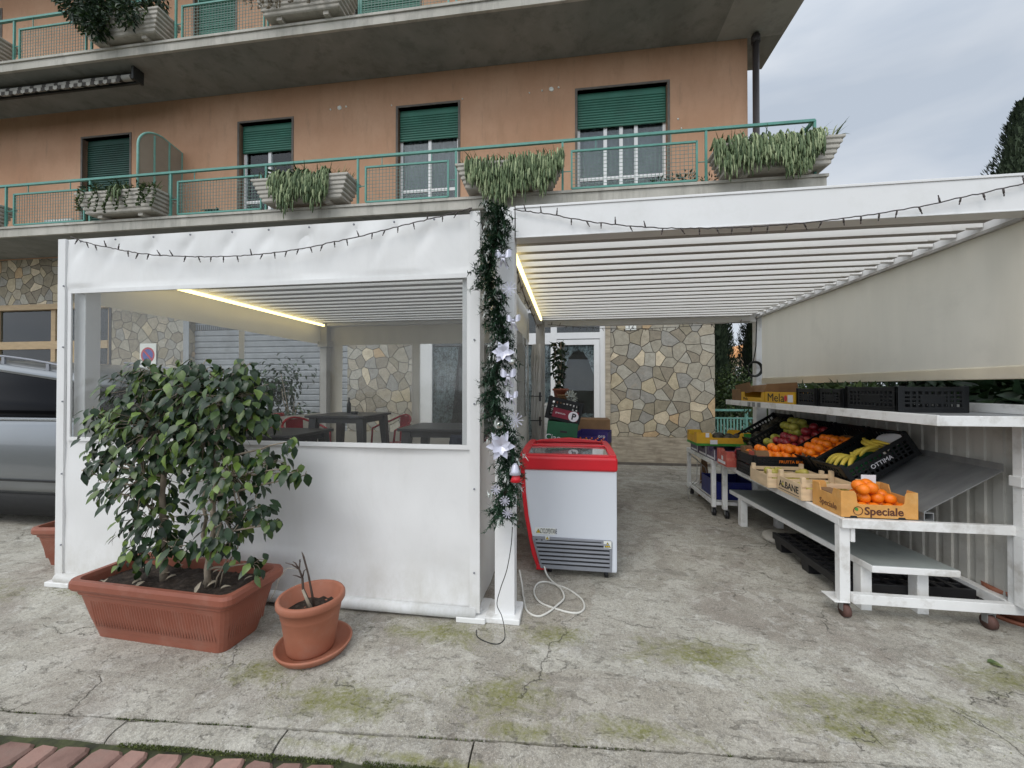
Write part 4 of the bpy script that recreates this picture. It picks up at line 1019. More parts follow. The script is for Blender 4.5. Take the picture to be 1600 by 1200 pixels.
for gz in (.30, .82, 1.35, 1.75, 2.2):
    for gx in (TX0 + .055, TX1 - .03):
        b.lathe([(.006, 0), (.006, .004), (.003, .006), (0, .006)], (gx, TY, gz), 10); vs = b.v[-40:]; b.v[-40:] = [(v[0], TY - .021 - (v[2] - gz), gz + (v[1] - TY)) for v in vs]; b.build("eyelet", "grille", fc); b = MB()
b = MB(); b.grid(lambda u, v: (WX0 + (WX1 - WX0) * u, TY - .004 - .006 * mnoise.noise((u * 4, v * 2, 1)), WZ0 + (WZ1 - WZ0) * v), 60, 24); b.build("clear_window", "clear", fc, 0, False)
# side and back curtains
def side_curtain(nm, x, mat_, out):
    b = MB()
    def fn(z0, z1, y0=TY + .05, y1=TYB): return lambda u, v: (x + out * .012 * mnoise.noise((u * 7, v * 3, x)) + out * .006 * math.sin(u * 40) * (1 - v), y0 + (y1 - y0) * u, z0 + (z1 - z0) * v)
    b.grid(fn(2.10, 2.50), 60, 8); b.grid(fn(.04, 1.08), 60, 16); b.grid(fn(1.08, 2.10, TY + .05, TY + .16), 4, 4); b.grid(fn(1.08, 2.10, TYB - .10, TYB), 4, 4)
    b.grid(fn(1.08, 2.10, 3.98, 4.06), 4, 4)
    sc = b.build(nm, mat_, tent, 0, False)
    b = MB(); b.grid(fn(1.08, 2.10, TY + .16, 3.98), 24, 8); b.grid(fn(1.08, 2.10, 4.06, TYB - .10), 24, 8); b.build("clear_window", "clear2", sc, 0, False)
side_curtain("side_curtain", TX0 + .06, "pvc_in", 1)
side_curtain("side_curtain", TX1 - .01, "pvc_side", -1)
b = MB()
def bk(x0, x1, z0, z1): return lambda u, v: (x0 + (x1 - x0) * u, TYB + .012 * mnoise.noise((u * 8, v * 2, z0)) + .006 * math.sin(u * 30 * (x1 - x0)), z0 + (z1 - z0) * v)
b.grid(bk(TX0 + .1, TX1, 2.09, 2.42), 60, 6); b.grid(bk(TX0 + .1, TX1, .03, .80), 60, 10)
for x0, x1 in ((TX0 + .1, TX0 + .36), (-2.28, -2.16), (-1.30, -1.24)): b.grid(bk(x0, x1, .80, 2.09), 4, 8)
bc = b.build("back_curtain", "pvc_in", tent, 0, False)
b = MB()
for x0, x1 in ((TX0 + .36, -2.28), (-2.16, -1.30), (-1.24, TX1)): b.grid(bk(x0, x1, .80, 2.09), 12, 8)
b.build("clear_window", "clear2", bc, 0, False)
# frame
for (x, y) in ((TX0 + .11, TY + .09), (TX0 + .15, TYB - .1), (TX1 - .10, TYB - .1), (TX1 - .075, TY + .09)):
    b = MB(); b.box(x - .05, x + .05, y - .05, y + .05, .04, 2.40); b.box(x - .075, x + .075, y - .075, y + .075, .0, .04)
    if y > 4: b.box(x - .075, x + .075, y - .075, y + .075, 2.05, 2.14)
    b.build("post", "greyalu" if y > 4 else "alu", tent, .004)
for (x0, x1, y0, y1) in ((TX0 + .01, TX1 - .02, TY + .02, TY + .14), (TX0 + .01, TX1 - .02, TYB - .14, TYB - .02), (TX0 + .08, TX0 + .18, TY + .14, TYB - .14), (TX1 - .14, TX1 - .04, TY + .14, TYB - .14)):
    b = MB(); b.box(x0, x1, y0, y1, 2.365 if x1 - x0 > 1 else 2.38, 2.54); b.build("beam", "alu", tent, .004)
b = MB(); slat_roof(b, TX0 + .182, TX1 - .142, TY + .20, TYB - .18, 2.405, .168, .105, .082, .3); b.build("slatted_roof", ["louvre", "louvre_shade", "louvre_cover"], tent)
b = MB(); b.box(TX0 + .19, TX0 + .215, 2.75, TYB - .22, 2.345, 2.372); b.build("light_strip", "led", tent)
for (x0, x1) in ((TX0 - .05, TX0 + .16), (TX1 - .14, TX1 + .045)):
    b = MB(); b.box(x0, x1, TY - .05, TY + .2, 0.0, .035); b.build("base_plate", "whitepaint", tent, .006)
b = MB(); b.box(TX0 + .18, TX1 - .16, TY + .16, TYB - .16, .0, .25); b.build("floor_deck", "greyalu", tent)

# ---------------------------------------------------------------- tall tables and red chairs inside
def bistro_table(cx, cy, w, dd, z0, z1, label):
    t = thing("bistro_table", label, "table", (cx, cy, z0), "dark metal tables in the enclosure")
    b = MB(); b.box(cx - w / 2, cx + w / 2, cy - dd / 2, cy + dd / 2, z1 - .028, z1); b.build("table_top", "darktable", t, .006)
    b = MB(); b.box(cx - w / 2 + .06, cx + w / 2 - .06, cy - dd / 2 + .06, cy + dd / 2 - .06, z1 - .09, z1 - .029); b.build("apron", "darktable", t)
    for sx in (-1, 1):
        for sy in (-1, 1):
            px, py = cx + sx * (w / 2 - .08), cy + sy * (dd / 2 - .08); qx, qy = cx + sx * (w / 2 - .02), cy + sy * (dd / 2 - .02)
            b = MB(); k = .045; m = .03
            b.hexa([(qx - m, qy - m, z0), (qx + m, qy - m, z0), (qx + m, qy + m, z0), (qx - m, qy + m, z0)], [(px - k, py - k, z1 - .03), (px + k, py - k, z1 - .03), (px + k, py + k, z1 - .03), (px - k, py + k, z1 - .03)])
            b.build("leg", "darktable", t, .006)
DK = .25
bistro_table(-2.66, 4.55, .74, .70, DK, 1.13, "square dark metal table with a small bowl near the back post of the enclosure")
bistro_table(-1.22, 3.95, .84, .66, DK, 1.06, "dark metal table at the right end of the clear window")
bistro_table(-2.95, 3.75, .74, .66, DK, 1.00, "low dark metal table behind the leafy fig plant, beside the red chairs")
def red_chair(cx, cy, rz, label):
    t = thing("metal_armchair", label, "chair", (cx, cy, DK), "red metal chairs in the enclosure"); t.rotation_euler = (0, 0, rz)
    def B(): return MB()
    o = Vector((cx, cy, 0)); zs = DK + .46
    b = B(); b.box(cx - .19, cx + .19, cy - .19, cy + .19, zs - .03, zs); b.build("seat", "redpaint", t, .008)
    b = B(); pts = []
    for i in range(13):
        a = math.pi * (i / 12); pts.append((cx - .24 * math.cos(a), cy + .02 + .20 * math.sin(a), zs + .26 + .11 * math.sin(a) ** 2))
    pts = [(cx - .24, cy - .16, zs)] + [(cx - .25, cy - .14, zs + .2)] + pts + [(cx + .25, cy - .14, zs + .2), (cx + .24, cy - .16, zs)]
    b.tube(pts, .014, 8); b.build("arm_hoop", "redpaint", t)
    b = B()
    vs = []
    for i in range(7):
        a = math.pi * (.34 + .32 * i / 6); x, y = cx - .235 * math.cos(a), cy + .02 + .195 * math.sin(a)
        vs += [(x * 1, y, zs), (x, y + .012, zs + .35)]
    b.add(vs, [(2 * i, 2 * i + 2, 2 * i + 3, 2 * i + 1) for i in range(6)]); b.build("back_slat", "redpaint", t)
    for sx in (-1, 1):
        for sy in (-1, 1):
            b = B(); b.hexa([(cx + sx * .21 - .014, cy + sy * .21 - .014, DK), (cx + sx * .21 + .014, cy + sy * .21 - .014, DK), (cx + sx * .21 + .014, cy + sy * .21 + .014, DK), (cx + sx * .21 - .014, cy + sy * .21 + .014, DK)],
                            [(cx + sx * .165 - .022, cy + sy * .165 - .022, zs - .031), (cx + sx * .165 + .022, cy + sy * .165 - .022, zs - .031), (cx + sx * .165 + .022, cy + sy * .165 + .022, zs - .031), (cx + sx * .165 - .022, cy + sy * .165 + .022, zs - .031)])
            b.build("leg", "redpaint", t)
red_chair(-2.32, 5.0, rad(-30), "red metal armchair on the far right side of the tall dark table")
red_chair(-3.20, 4.45, rad(70), "red metal armchair with its hoop turned left, beside the tall table")
red_chair(-3.38, 4.0, rad(100), "red metal armchair partly hidden behind the leafy fig plant")
b = MB(); b.lathe([(.0, 0), (.035, .0), (.05, .03), (.045, .03), (.03, .01), (0, .008)], (-2.58, 4.5, 1.131), 16)
single(b, "bowl", "black", "small black bowl standing on the square dark table", "bowl", (-2.58, 4.5, 1.131))
b = MB(); b.lathe([(.026, 0), (.026, .11), (.010, .15), (.010, .19), (.013, .195), (0, .195)], (-2.78, 4.72, 1.131), 12)
single(b, "bottle", "black", "dark bottle standing on the square table against the roller door", "bottle", (-2.78, 4.72, 1.131))
# navy jacket over a chair back at the right edge of the window
t = thing("jacket", "dark navy jacket hung over a low seat back by the right-hand table", "jacket", (-.92, 3.45, DK))
b = MB()
b.grid(lambda u, v: (-.92 + (-.17 + .34 * u) * (1 - .25 * v ** 2), 3.42 - .06 * math.sin(u * 3.14) + .012 * math.sin(u * 22), .45 + .56 * v ** .8), 20, 12)
b.grid(lambda u, v: (-.92 + (-.17 + .34 * u) * (1 - .25 * v ** 2), 3.50 + .05 * math.sin(u * 3.14), .45 + .56 * v ** .8), 20, 12)
b.grid(lambda u, v: (-.92 + (-.128 + .256 * u), 3.42 - .06 * math.sin(u * 3.14) * (1 - v) + .08 * v, 1.01 + .02 * math.sin(v * 3.14)), 12, 4)
b.build("cloth", "navy", t)
b = MB(); b.box(-1.06, -.78, 3.45, 3.48, DK, .98); b.build("seat_back", "darktable", t)

# ---------------------------------------------------------------- the open slatted pergola on the right
PX0, PX1, PYF, PYB = -.46, 2.60, 2.46, 5.82
pg = thing("slatted_pergola", "open white slatted pergola over the freezer and the fruit racks", "pergola", (1.0, 2.5, 0))
b = MB(); b.box(PX0 + .13, PX1 + .0, PYF, PYF + .10, 2.388, 2.59); b.box(PX0 + .13, PX1, PYF - .006, PYF, 2.575, 2.59); b.box(PX0 + .13, PX1, PYF - .004, PYF, 2.388, 2.396)
b.build("front_beam", "alu", pg, .004)
b = MB(); b.box(PX0 + .08, PX1 - .10, PYB - .10, PYB, 2.335, 2.52); b.build("rear_beam", "alu", pg, .004)
b = MB(); b.box(PX0 + .005, PX0 + .08, PYF + .1, PYB - .0, 2.36, 2.585); b.build("side_beam", "alu", pg, .004)
b = MB(); b.box(PX1 - .095, PX1, PYF + .10, PYB, 2.40, 2.585); b.build("side_beam", "alu", pg, .004)
b = MB(); b.box(PX1 - .125, PX1 - .085, PYF + .1, PYB - .1, 2.378, 2.398); b.build("screen_rail", "greyalu", pg)
b = MB(); slat_roof(b, PX0 + .082, PX1 - .20, PYF + .16, PYB - .14, 2.412, .168, .105, .054, .15)
y = PYF + .16
while y < PYB - .14:
    b.box(PX1 - .199, PX1 - .10, y + .006, y + .05, 2.43, 2.49); b.box(PX1 - .27, PX1 - .20, y - .004, y - .0005, 2.414, 2.515); y += .168
b.build("slatted_roof", ["louvre", "louvre_shade", "louvre_cover"], pg)
b = MB(); b.box(PX0 + .082, PX0 + .102, 2.70, 5.32, 2.352, 2.385); b.build("light_strip", "led", pg)
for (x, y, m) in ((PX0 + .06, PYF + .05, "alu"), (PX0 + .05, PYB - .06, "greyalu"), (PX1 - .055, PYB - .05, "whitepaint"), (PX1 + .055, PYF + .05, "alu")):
    b = MB(); b.box(x - .062, x + .062, y - .05, y + .06, .035, 2.40 if y > 4 else 2.588); b.box(x - .02, x + .02, y - .0505, y - .05, .06, 2.3)
    pp = b.build("post", m, pg, .005)
    b = MB(); b.box(x - .12, x + .10, y - .10, y + .12, 0.0, .035); b.build("base_plate", "whitepaint", pp, .006)
# side drop screen
b = MB()
def scr(u, v):
    y = PYF + .05 + (PYB - .28 - PYF) * u; z = 1.52 + .875 * v
    return (2.497 + .010 * mnoise.noise((y * 1.5, z * .6, 4)) + .004 * math.sin(y * 16 + z) * (.3 + .7 * v), y, z)
b.grid(scr, 90, 14); ds = b.build("drop_screen", "screen", pg, 0, False)
b = MB(); b.box(2.487, 2.507, PYF + .05, PYB - .23, 1.50, 1.575); b.build("hem_bar", "screen", ds, .006)

# ---------------------------------------------------------------- left-rear clutter: rolled side curtain and cords beside the rear post
t = thing("rolled_curtain", "grey clear-plastic side curtain gathered at the rear corner post", "curtain", (-.42, 5.6, 0))
b = MB()
for k in range(4): b.tube([(-.50 + .035 * k + .01 * math.sin(i * 2 + k), 5.50 - .03 * k, .05 + i * .20) for i in range(11)], .02 + .006 * (k % 2), 7)
b.build("folds", "greyalu", t)
b = MB()
for z in (.55, 1.0, 1.33): b.box(-.52, -.36, 5.36, 5.375, z, z + .012); b.box(-.40, -.375, 5.35, 5.38, z - .06, z + .06)
b.build("buckles", "black", t)

# black cable coil on the rear right post
b = MB(); cx, cz, cy = 2.445, 1.70, PYB - .135
for k in range(3):
    r = .080 + .006 * k
    b.tube([(cx + r * math.cos(a * .2618), cy - .01 * k, cz + r * 1.1 * math.sin(a * .2618)) for a in range(25)], .0085, 6)
b.tube([(cx - .015, cy, cz + .09), (cx + .02, cy, 2.0), (cx + .03, cy, 2.34)], .007, 6)
b.tube([(cx - .02, cy, cz - .09), (cx - .07, cy, cz - .2), (cx - .13, cy + .03, cz - .3)], .006, 6)
single(b, "cable_coil", "cable", "coil of black cable hanging on the rear right post of the pergola", "cable", (cx, cy, cz))

# ---------------------------------------------------------------- strings of fairy lights
def light_string(nm, pts, label, step=.085, seed=1):
    random.seed(seed)
    P_ = [Vector(p) for p in pts]
    # catmull-rom through the points
    path = []
    for i in range(len(P_) - 1):
        p0, p1, p2, p3 = P_[max(0, i - 1)], P_[i], P_[i + 1], P_[min(len(P_) - 1, i + 2)]
        for k in range(14):
            t = k / 14
            path.append(.5 * ((2 * p1) + (p2 - p0) * t + (2 * p0 - 5 * p1 + 4 * p2 - p3) * t * t + (3 * p1 - p0 - 3 * p2 + p3) * t ** 3))
    path.append(P_[-1])
    path = [p + Vector((0, rnd(-.002, .002), rnd(-.003, .003))) for p in path]
    t = thing(nm, label, "string lights", path[0])
    b = MB(); b.tube(path, .0035, 5); b.build("cable", "cablegreen", t)
    b = MB(); acc = 0
    for a, c in zip(path[:-1], path[1:]):
        acc += (c - a).length
        if acc > step:
            acc = 0
            d = Vector((rnd(-.5, .5), rnd(-.4, .1), -1 if random.random() < .78 else 1)).normalized()
            b.tube([a, a + d * .026], .0045, 5); b.tube([a + d * .026, a + d * .042], .0028, 5)
    b.build("bulbs", "cablegreen", t)
    return t
light_string("fairy_lights", [(-3.60, 2.40, 2.555), (-3.45, 2.39, 2.50), (-3.20, 2.39, 2.44), (-2.9, 2.39, 2.385), (-2.55, 2.39, 2.355), (-2.2, 2.39, 2.345), (-1.8, 2.39, 2.365), (-1.4, 2.39, 2.42), (-1.0, 2.39, 2.49), (-.72, 2.40, 2.545), (-.6, 2.41, 2.575)], "string of dark fairy lights sagging across the front of the white tent", seed=3)
light_string("fairy_lights", [(-.34, 2.44, 2.56), (-.15, 2.43, 2.52), (.15, 2.43, 2.45), (.45, 2.43, 2.40), (.8, 2.43, 2.375), (1.1, 2.43, 2.37), (1.4, 2.43, 2.38), (1.8, 2.43, 2.42), (2.15, 2.43, 2.48), (2.55, 2.44, 2.56)], "string of dark fairy lights sagging along the open pergola beam", seed=5)
light_string("fairy_lights", [(-.37, 2.75, 2.33), (-.39, 3.2, 2.30), (-.40, 3.8, 2.27), (-.41, 4.4, 2.29), (-.41, 5.0, 2.27), (-.42, 5.6, 2.31)], "string of fairy lights along the light strip behind the garland", seed=6)
light_string("fairy_lights", [(-.3, 5.70, 2.36), (.3, 5.70, 2.30), (.9, 5.70, 2.27), (1.6, 5.70, 2.29), (2.4, 5.70, 2.34)], "string of fairy lights across the far end of the open pergola", seed=7)
random.seed(11)

# ---------------------------------------------------------------- garland on the corner post
gl = thing("christmas_garland", "green garland with silver flowers wound down the white corner post", "garland", (-.40, 2.36, .62))
def gpath(t):            # t from 0 (top) to 1 (bottom)
    return Vector((-.445 + .040 * math.sin(t * 17 + .6) * (.5 + .5 * t) + .12 * t ** 2 * .9, 2.335 + .03 * math.cos(t * 15), 2.57 - 1.88 * t))
b = MB(); b.tube([gpath(i / 60) for i in range(61)], .010, 6); b.build("wire_stem", "darkbark", gl)
b = MB(); fr = MB()
for k in range(430):
    t = (k + rnd(0, 1)) / 430; p = gpath(t)
    a = rnd(0, 2 * math.pi); d = Vector((math.cos(a), -abs(math.sin(a)) * .9 + .15, rnd(-.75, .35))).normalized()
    L = rnd(.06, .115) * (1.25 if random.random() < .12 else 1)
    q0 = p; droop = rnd(.1, .5)
    for j in range(34):
        s_ = j / 33; c = q0 + d * (L * s_) - Vector((0, 0, droop * L * s_ * s_))
        nd = (rdir() + d * .5).normalized()
        b.blade(c, nd, rnd(.022, .040), .0082, .1, 1, 1 if (s_ > .74 and k % 5 == 0) else 0)
b.build("needles", ["pine", "frost"], gl, 0, False)
def flower(c, r, nm, mat_="silver", n=6, face=(0.1, -1, .15), curl=.25):
    b = MB(); c = Vector(c); f = Vector(face).normalized(); u = f.cross(Vector((0, 0, 1))).normalized(); v = u.cross(f)
    for layer in range(2):
        for k in range(n):
            a = 2 * math.pi * (k + .5 * layer) / n + rnd(-.15, .15); d = u * math.cos(a) + v * math.sin(a)
            d = (d + f * (curl + .35 * layer)).normalized()
            b.leaf(c + f * .01 * layer, d, f, r * (1 - .3 * layer) * rnd(.85, 1.1), r * .55, 0, .12, .15)
    b.build(nm, mat_, gl, 0, False)
def bow(c, r):
    b = MB(); c = Vector(c)
    for sx in (-1, 1):
        b.grid(lambda u, v: (c.x + sx * r * (.1 + .9 * u) , c.y - .02 - .02 * math.sin(u * 3.1) + .01 * v, c.z + r * (.9 * (v - .4) * (.25 + .9 * math.sin(u * 2.4)) + .35 * u)), 8, 4)
    for sx, L in ((-.35, 1.0), (.45, 1.15)):
        b.grid(lambda u, v: (c.x + sx * r * v * L + r * .28 * (u - .5) * (.6 + .6 * v), c.y - .025 - .01 * math.sin(v * 5), c.z - r * 1.2 * v * L), 3, 6)
    b.ball((c.x, c.y - .03, c.z), r * .22, 8, 6)
    b.build("silver_bow", "silver", gl, 0, False)
bow((-.375, 2.27, 2.205), .048); flower((-.375, 2.26, 1.655), .072, "silver_flower"); bow((-.345, 2.27, 1.52), .046); flower((-.385, 2.25, 1.115), .085, "silver_flower", n=6)
bow((-.315, 2.27, 1.835), .04); bow((-.325, 2.27, 1.40), .036)
b = MB(); b.ball((-.40, 2.26, 1.235), .027, 16, 12); b.build("bauble", "ball", gl)
b = MB(); b.ball((-.33, 2.27, 1.60), .02, 14, 10); b.build("bauble", "ball", gl)
for c in ((-.30, 2.25, 1.265), (-.365, 2.26, .80), (-.35, 2.26, .73), (-.34, 2.26, 2.02), (-.42, 2.27, .86)):
    b = MB(); c = Vector(c)
    for k in range(10):
        a = math.pi * 2 * k / 10; e = c + Vector((math.cos(a) * .04, -.006, math.sin(a) * .04)) * (1 if c.z > 1.2 else .65)
        b.bar(c, e, .005, .004); b.ball(e, .0045, 6, 4)
    b.build("snowflake", "silver", gl)
for c, m in (((-.305, 2.25, .985), "silver"), ((-.30, 2.25, .945), "red")):
    b = MB(); b.lathe([(.034, -.03), (.026, -.01), (.018, .02), (.006, .035), (0, .036)], c, 12); b.build("bell", m, gl)
# loose dark cable down the post, over the base plate and along the ground
b = MB(); b.tube(smooth([(-.335, 2.35, .62), (-.345, 2.36, .50), (-.37, 2.36, .36), (-.41, 2.37, .24), (-.43, 2.36, .15), (-.40, 2.35, .09), (-.375, 2.30, .045), (-.37, 2.27, .005), (-.40, 2.22, .004), (-.47, 2.23, .004), (-.53, 2.27, .004), (-.55, 2.33, .004)]), .0026, 6)
single(b, "loose_cable", "cable", "thin dark cable running down the white corner post onto the concrete", "cable", (-.4, 2.3, 0))
# ---------------------------------------------------------------- chest freezer
fz = thing("chest_freezer", "white ice-cream chest freezer with a red rim and sliding glass lids", "freezer", (0, 3.5, 0))
FY0, FY1, FXR = 3.075, 3.93, .357
prof = [(-.205, .055), (-.245, .16), (-.285, .30), (-.315, .46), (-.335, .64), (-.345, .82)]
b = MB(); b.prism([(x, FY0, z) for x, z in prof] + [(FXR, FY0, .82), (FXR, FY0, .055)], (0, FY1 - FY0, 0)); b.build("body", "fridge", fz, .012)
b = MB()
o1 = [(x - .030 - .012 * (1 if z < .2 else 0), z) for x, z in prof]
b.prism([(x + .004, FY0 + .004, z) for x, z in prof] + [(x, FY0 + .004, z) for x, z in reversed(o1)], (0, FY1 - FY0 - .008, 0))
b.prism([(prof[0][0] + .03, FY0 - .002, .045), (prof[0][0] + .03, FY0 - .002, .06), (prof[0][0] - .04, FY0 - .002, .10), (prof[0][0] - .05, FY0 - .002, .045)], (0, .8, 0))
b.build("curved_front", "red", fz, .006)
# red rim: outer band, lid frame, middle bar
b = MB(); za, zb = .815, .925
X0, X1 = -.385, .362
b.box(X0, X1, FY0 - .02, FY0 + .055, za, zb); b.box(X0, X1, FY1 - .03, FY1 + .03, za, zb); b.box(X0, X0 + .05, FY0 + .05, FY1 - .03, za, zb); b.box(X1 - .05, X1, FY0 + .05, FY1 - .03, za, zb)
b.build("rim", "red", fz, .022, seg=4)
b = MB()
def arch(y): return .938 + .014 * math.sin(math.pi * min(1, max(0, (y - FY0) / (FY1 - FY0))))
yy = [FY0 + .01 + (FY1 - FY0 - .0) * i / 16 for i in range(17)]
for x in (X0 + .035, X1 - .035):
    for a, c in zip(yy[:-1], yy[1:]): b.hexa([(x - .028, a, zb - .01), (x + .028, a, zb - .01), (x + .028, c, zb - .01), (x - .028, c, zb - .01)], [(x - .028, a, arch(a)), (x + .028, a, arch(a)), (x + .028, c, arch(c)), (x - .028, c, arch(c))])
b.box(X0 + .06, X1 - .06, 3.47, 3.50, arch(3.48) - .012, arch(3.48) + .006)
b.box(X0 + .06, X1 - .06, FY0 - .005, FY0 + .05, zb - .006, zb + .012)
b.add([(X0 + .06, FY1 + .01, zb), (X1 - .06, FY1 + .01, zb), (X1 - .1, FY1 + .01, .94), (0.0, FY1 + .01, .965), (X0 + .1, FY1 + .01, .94), (X0 + .06, FY1 - .03, zb), (X1 - .06, FY1 - .03, zb), (X1 - .1, FY1 - .03, .94), (0.0, FY1 - .03, .965), (X0 + .1, FY1 - .03, .94)],
      [(0, 1, 2, 3, 4), (9, 8, 7, 6, 5), (2, 7, 8, 3), (3, 8, 9, 4), (4, 9, 5, 0), (1, 6, 7, 2)])
b.build("lid_frame", "red", fz, .006)
for y0, y1, dz in ((FY0 + .05, 3.485, 0), (3.485, FY1 - .03, -.012)):
    b = MB(); b.grid(lambda u, v: (X0 + .062 + (X1 - X0 - .124) * u, y0 + (y1 - y0) * v, arch(y0 + (y1 - y0) * v) - .012 + dz + .004 * math.sin(u * 3.14)), 10, 10); b.build("glass_lid", "lidglass", fz, 0, False)
b = MB(); b.box(-.30, .31, FY0 + .06, FY1 - .04, .827, .835); b.build("well_floor", "fridge", fz)
# packs inside the well
b = MB()
for k in range(70):
    x, y = rnd(-.27, .27), rnd(FY0 + .09, FY1 - .09); a = rnd(0, 3); L, W = rnd(.03, .06), rnd(.015, .03); c, s_ = math.cos(a), math.sin(a); z = rnd(.84, .875)
    b.hexa([(x + c * i * L - s_ * j * W, y + s_ * i * L + c * j * W, z - .01) for i, j in ((-1, -1), (1, -1), (1, 1), (-1, 1))], [(x + c * i * L - s_ * j * W, y + s_ * i * L + c * j * W, z + .012) for i, j in ((-1, -1), (1, -1), (1, 1), (-1, 1))], k % 5)
pk = single(b, "ice_cream_packs", ["cardviolet", "crimson", "cardbrown", "paper", "cardred"], "heap of wrapped ices inside the chest freezer under its glass lids", "ice cream", (0, 3.5, .84), kind='stuff')
# grille with louvre slots
b = MB(); gx0, gx1 = -.262, .315
b.prism([(-.218, FY0 - .012, .062), (.318, FY0 - .012, .062), (.322, FY0 - .012, .29), (.31, FY0 - .012, .30), (-.280, FY0 - .012, .305), (-.284, FY0 - .012, .29)], (0, .02, 0)); b.build("vent_grille", "grille", fz, .006)
b = MB()
for k in range(6):
    z = .096 + k * .031; xl = -.20 - (z - .06) * .28
    b.prism([(xl, FY0 - .014, z), (.30, FY0 - .014, z), (.30, FY0 - .014, z + .009), (xl, FY0 - .014, z + .009)], (0, .004, 0))
b.prism([(-.17, FY0 - .014, .277), (.24, FY0 - .014, .277), (.24, FY0 - .014, .286), (-.17, FY0 - .014, .286)], (0, .004, 0))
for x in (-.248, -.208): b.box(x - .006, x + .006, FY0 - .016, FY0 - .012, .265, .285)
b.build("vent_slots", "black", fz)
b = MB()
for k in range(6):
    z = .108 + k * .031; xl = -.205 - (z - .06) * .28
    b.prism([(xl + .004, FY0 - .013, z), (xl + .004, FY0 - .026, z + .006), (xl + .004, FY0 - .013, z + .017)], (.30 - xl - .008, 0, 0))
b.build("vent_fins", "grille", fz)
def warn(x, z, s, plate):
    b = MB(); y = FY0 - .0135 if z < .31 else FY0 - .002
    if plate: b.box(x - s * .75, x + s * .75, y - .002, y + .002, z - s * .62, z + s * .78, 0)
    b.prism([(x - s * .62, y - .004, z - s * .42), (x + s * .62, y - .004, z - s * .42), (x, y - .004, z + s * .62)], (0, .002, 0), 2)
    b.prism([(x - s * .46, y - .0055, z - s * .33), (x + s * .46, y - .0055, z - s * .33), (x, y - .0055, z + s * .44)], (0, .0018, 0), 1)
    b.prism([(x - s * .05, y - .007, z - s * .18), (x + s * .05, y - .007, z - s * .18), (x + s * .07, y - .007, z + s * .18), (x - s * .07, y - .007, z + s * .18)], (0, .0018, 0), 2)
    b.build("warning_sticker", ["sticker", "yellow", "ink"], fz)
warn(-.235, .345, .03, False); warn(-.166, .298, .021, True); warn(.285, .268, .038, True)
b = MB(); b.box(-.262, -.105, FY0 - .0025, FY0 + .001, .322, .37); b.build("sticker", "sticker", fz)
lettering("CYCLOPENTANE", .054, "ink", fz, (-.157, FY0 - .0035, .346), RF, sx=.31)
for x, y in ((-.15, FY0 + .08), (.28, FY0 + .05), (-.15, FY1 - .08), (.30, FY1 - .08)):
    b = MB(); b.tube([(x - .014, y, .028), (x + .014, y, .028)], .028, 12); b.box(x - .02, x + .02, y - .02, y + .02, .045, .06); b.build("castor", "black", fz)
b = MB()
b.tube(smooth([(-.19, FY0 - .02, .085), (-.165, 3.03, .03), (-.10, 2.95, .006), (.0, 2.88, .006), (.085, 2.76, .006), (.095, 2.65, .006), (.045, 2.59, .006), (-.06, 2.61, .006), (-.19, 2.68, .007), (-.245, 2.80, .007), (-.235, 2.93, .007), (-.17, 2.97, .008), (-.075, 2.90, .014), (-.035, 2.76, .014), (-.075, 2.66, .014), (-.14, 2.56, .009), (-.2, 2.52, .006), (-.27, 2.57, .006), (-.31, 2.72, .006), (-.34, 2.87, .03), (-.37, 2.97, .08)]), .0065, 8)
b.build("power_cord", "whitecable", fz)

# ---------------------------------------------------------------- behind the freezer: cabinet, crates, plants
t = thing("white_cabinet", "white panelled cabinet under the potted plants beside the shop door", "cabinet", (-.20, 5.2, 0))
b = MB(); b.box(-.31, .10, 5.05, 5.35, 1.215, 1.25); b.build("top_board", "whitepaint", t, .004)
b = MB()
for x0, x1 in ((-.31, -.26), (.05, .10)): b.box(x0, x1, 5.06, 5.10, 0, 1.214); b.box(x0, x1, 5.30, 5.34, 0, 1.214)
b.box(-.26, .05, 5.065, 5.095, .9, .95); b.box(-.26, .05, 5.065, 5.095, 1.16, 1.21); b.build("frame", "whitepaint", t)
b = MB(); b.box(-.26, .05, 5.08, 5.09, .1, 1.16); b.build("panel", "curtain", t)
def pot(b, c, r, h, mi=0):
    b.lathe([(r * .68, 0), (r * .95, h * .86), (r * 1.08, h * .86), (r * 1.10, h), (r * .98, h), (r * .94, h * .8), (0, h * .8)], c, 20, mi)
t = thing("potted_plant", "tall sparse plant in a brown pot on the white cabinet by the shop door", "plant", (-.11, 5.18, 1.25))
b = MB(); pot(b, (-.11, 5.18, 1.25), .095, .19); b.build("pot", "terra", t)
b = MB(); st = []
for k in range(7):
    x, y = -.11 + rnd(-.04, .04), 5.18 + rnd(-.03, .03); p = [Vector((x, y, 1.40))]
    for i in range(7): p.append(p[-1] + Vector((rnd(-.035, .03), rnd(-.02, .02), rnd(.07, .105))))
    b.tube(p, .006, 5); st.append(p)
b.build("stem", "bark", t)
b = MB()
for p in st:
    for q in p[1:]:
        for k in range(4): b.leaf(q, (rnd(-1, 1), rnd(-1, .5), rnd(-1, .1)), rdir(), rnd(.05, .085), rnd(.03, .05), 0, .2, .5)
b.build("foliage", "darkleaf", t, 0, False)
t = thing("potted_plant", "small dry pale plant in a grey clay pot at the front of the cabinet", "plant", (-.05, 5.10, 1.25))
b = MB(); pot(b, (-.08, 5.10, 1.25), .065, .115); b.build("pot", "cardbrown", t)
b = MB()
for k in range(120):
    d = rdir(); b.leaf(Vector((.02, 5.08, 1.33)) + d * .07 * random.random() ** .5, d, rdir(), .03, .02)
b.build("foliage", "frost", t, 0, False)
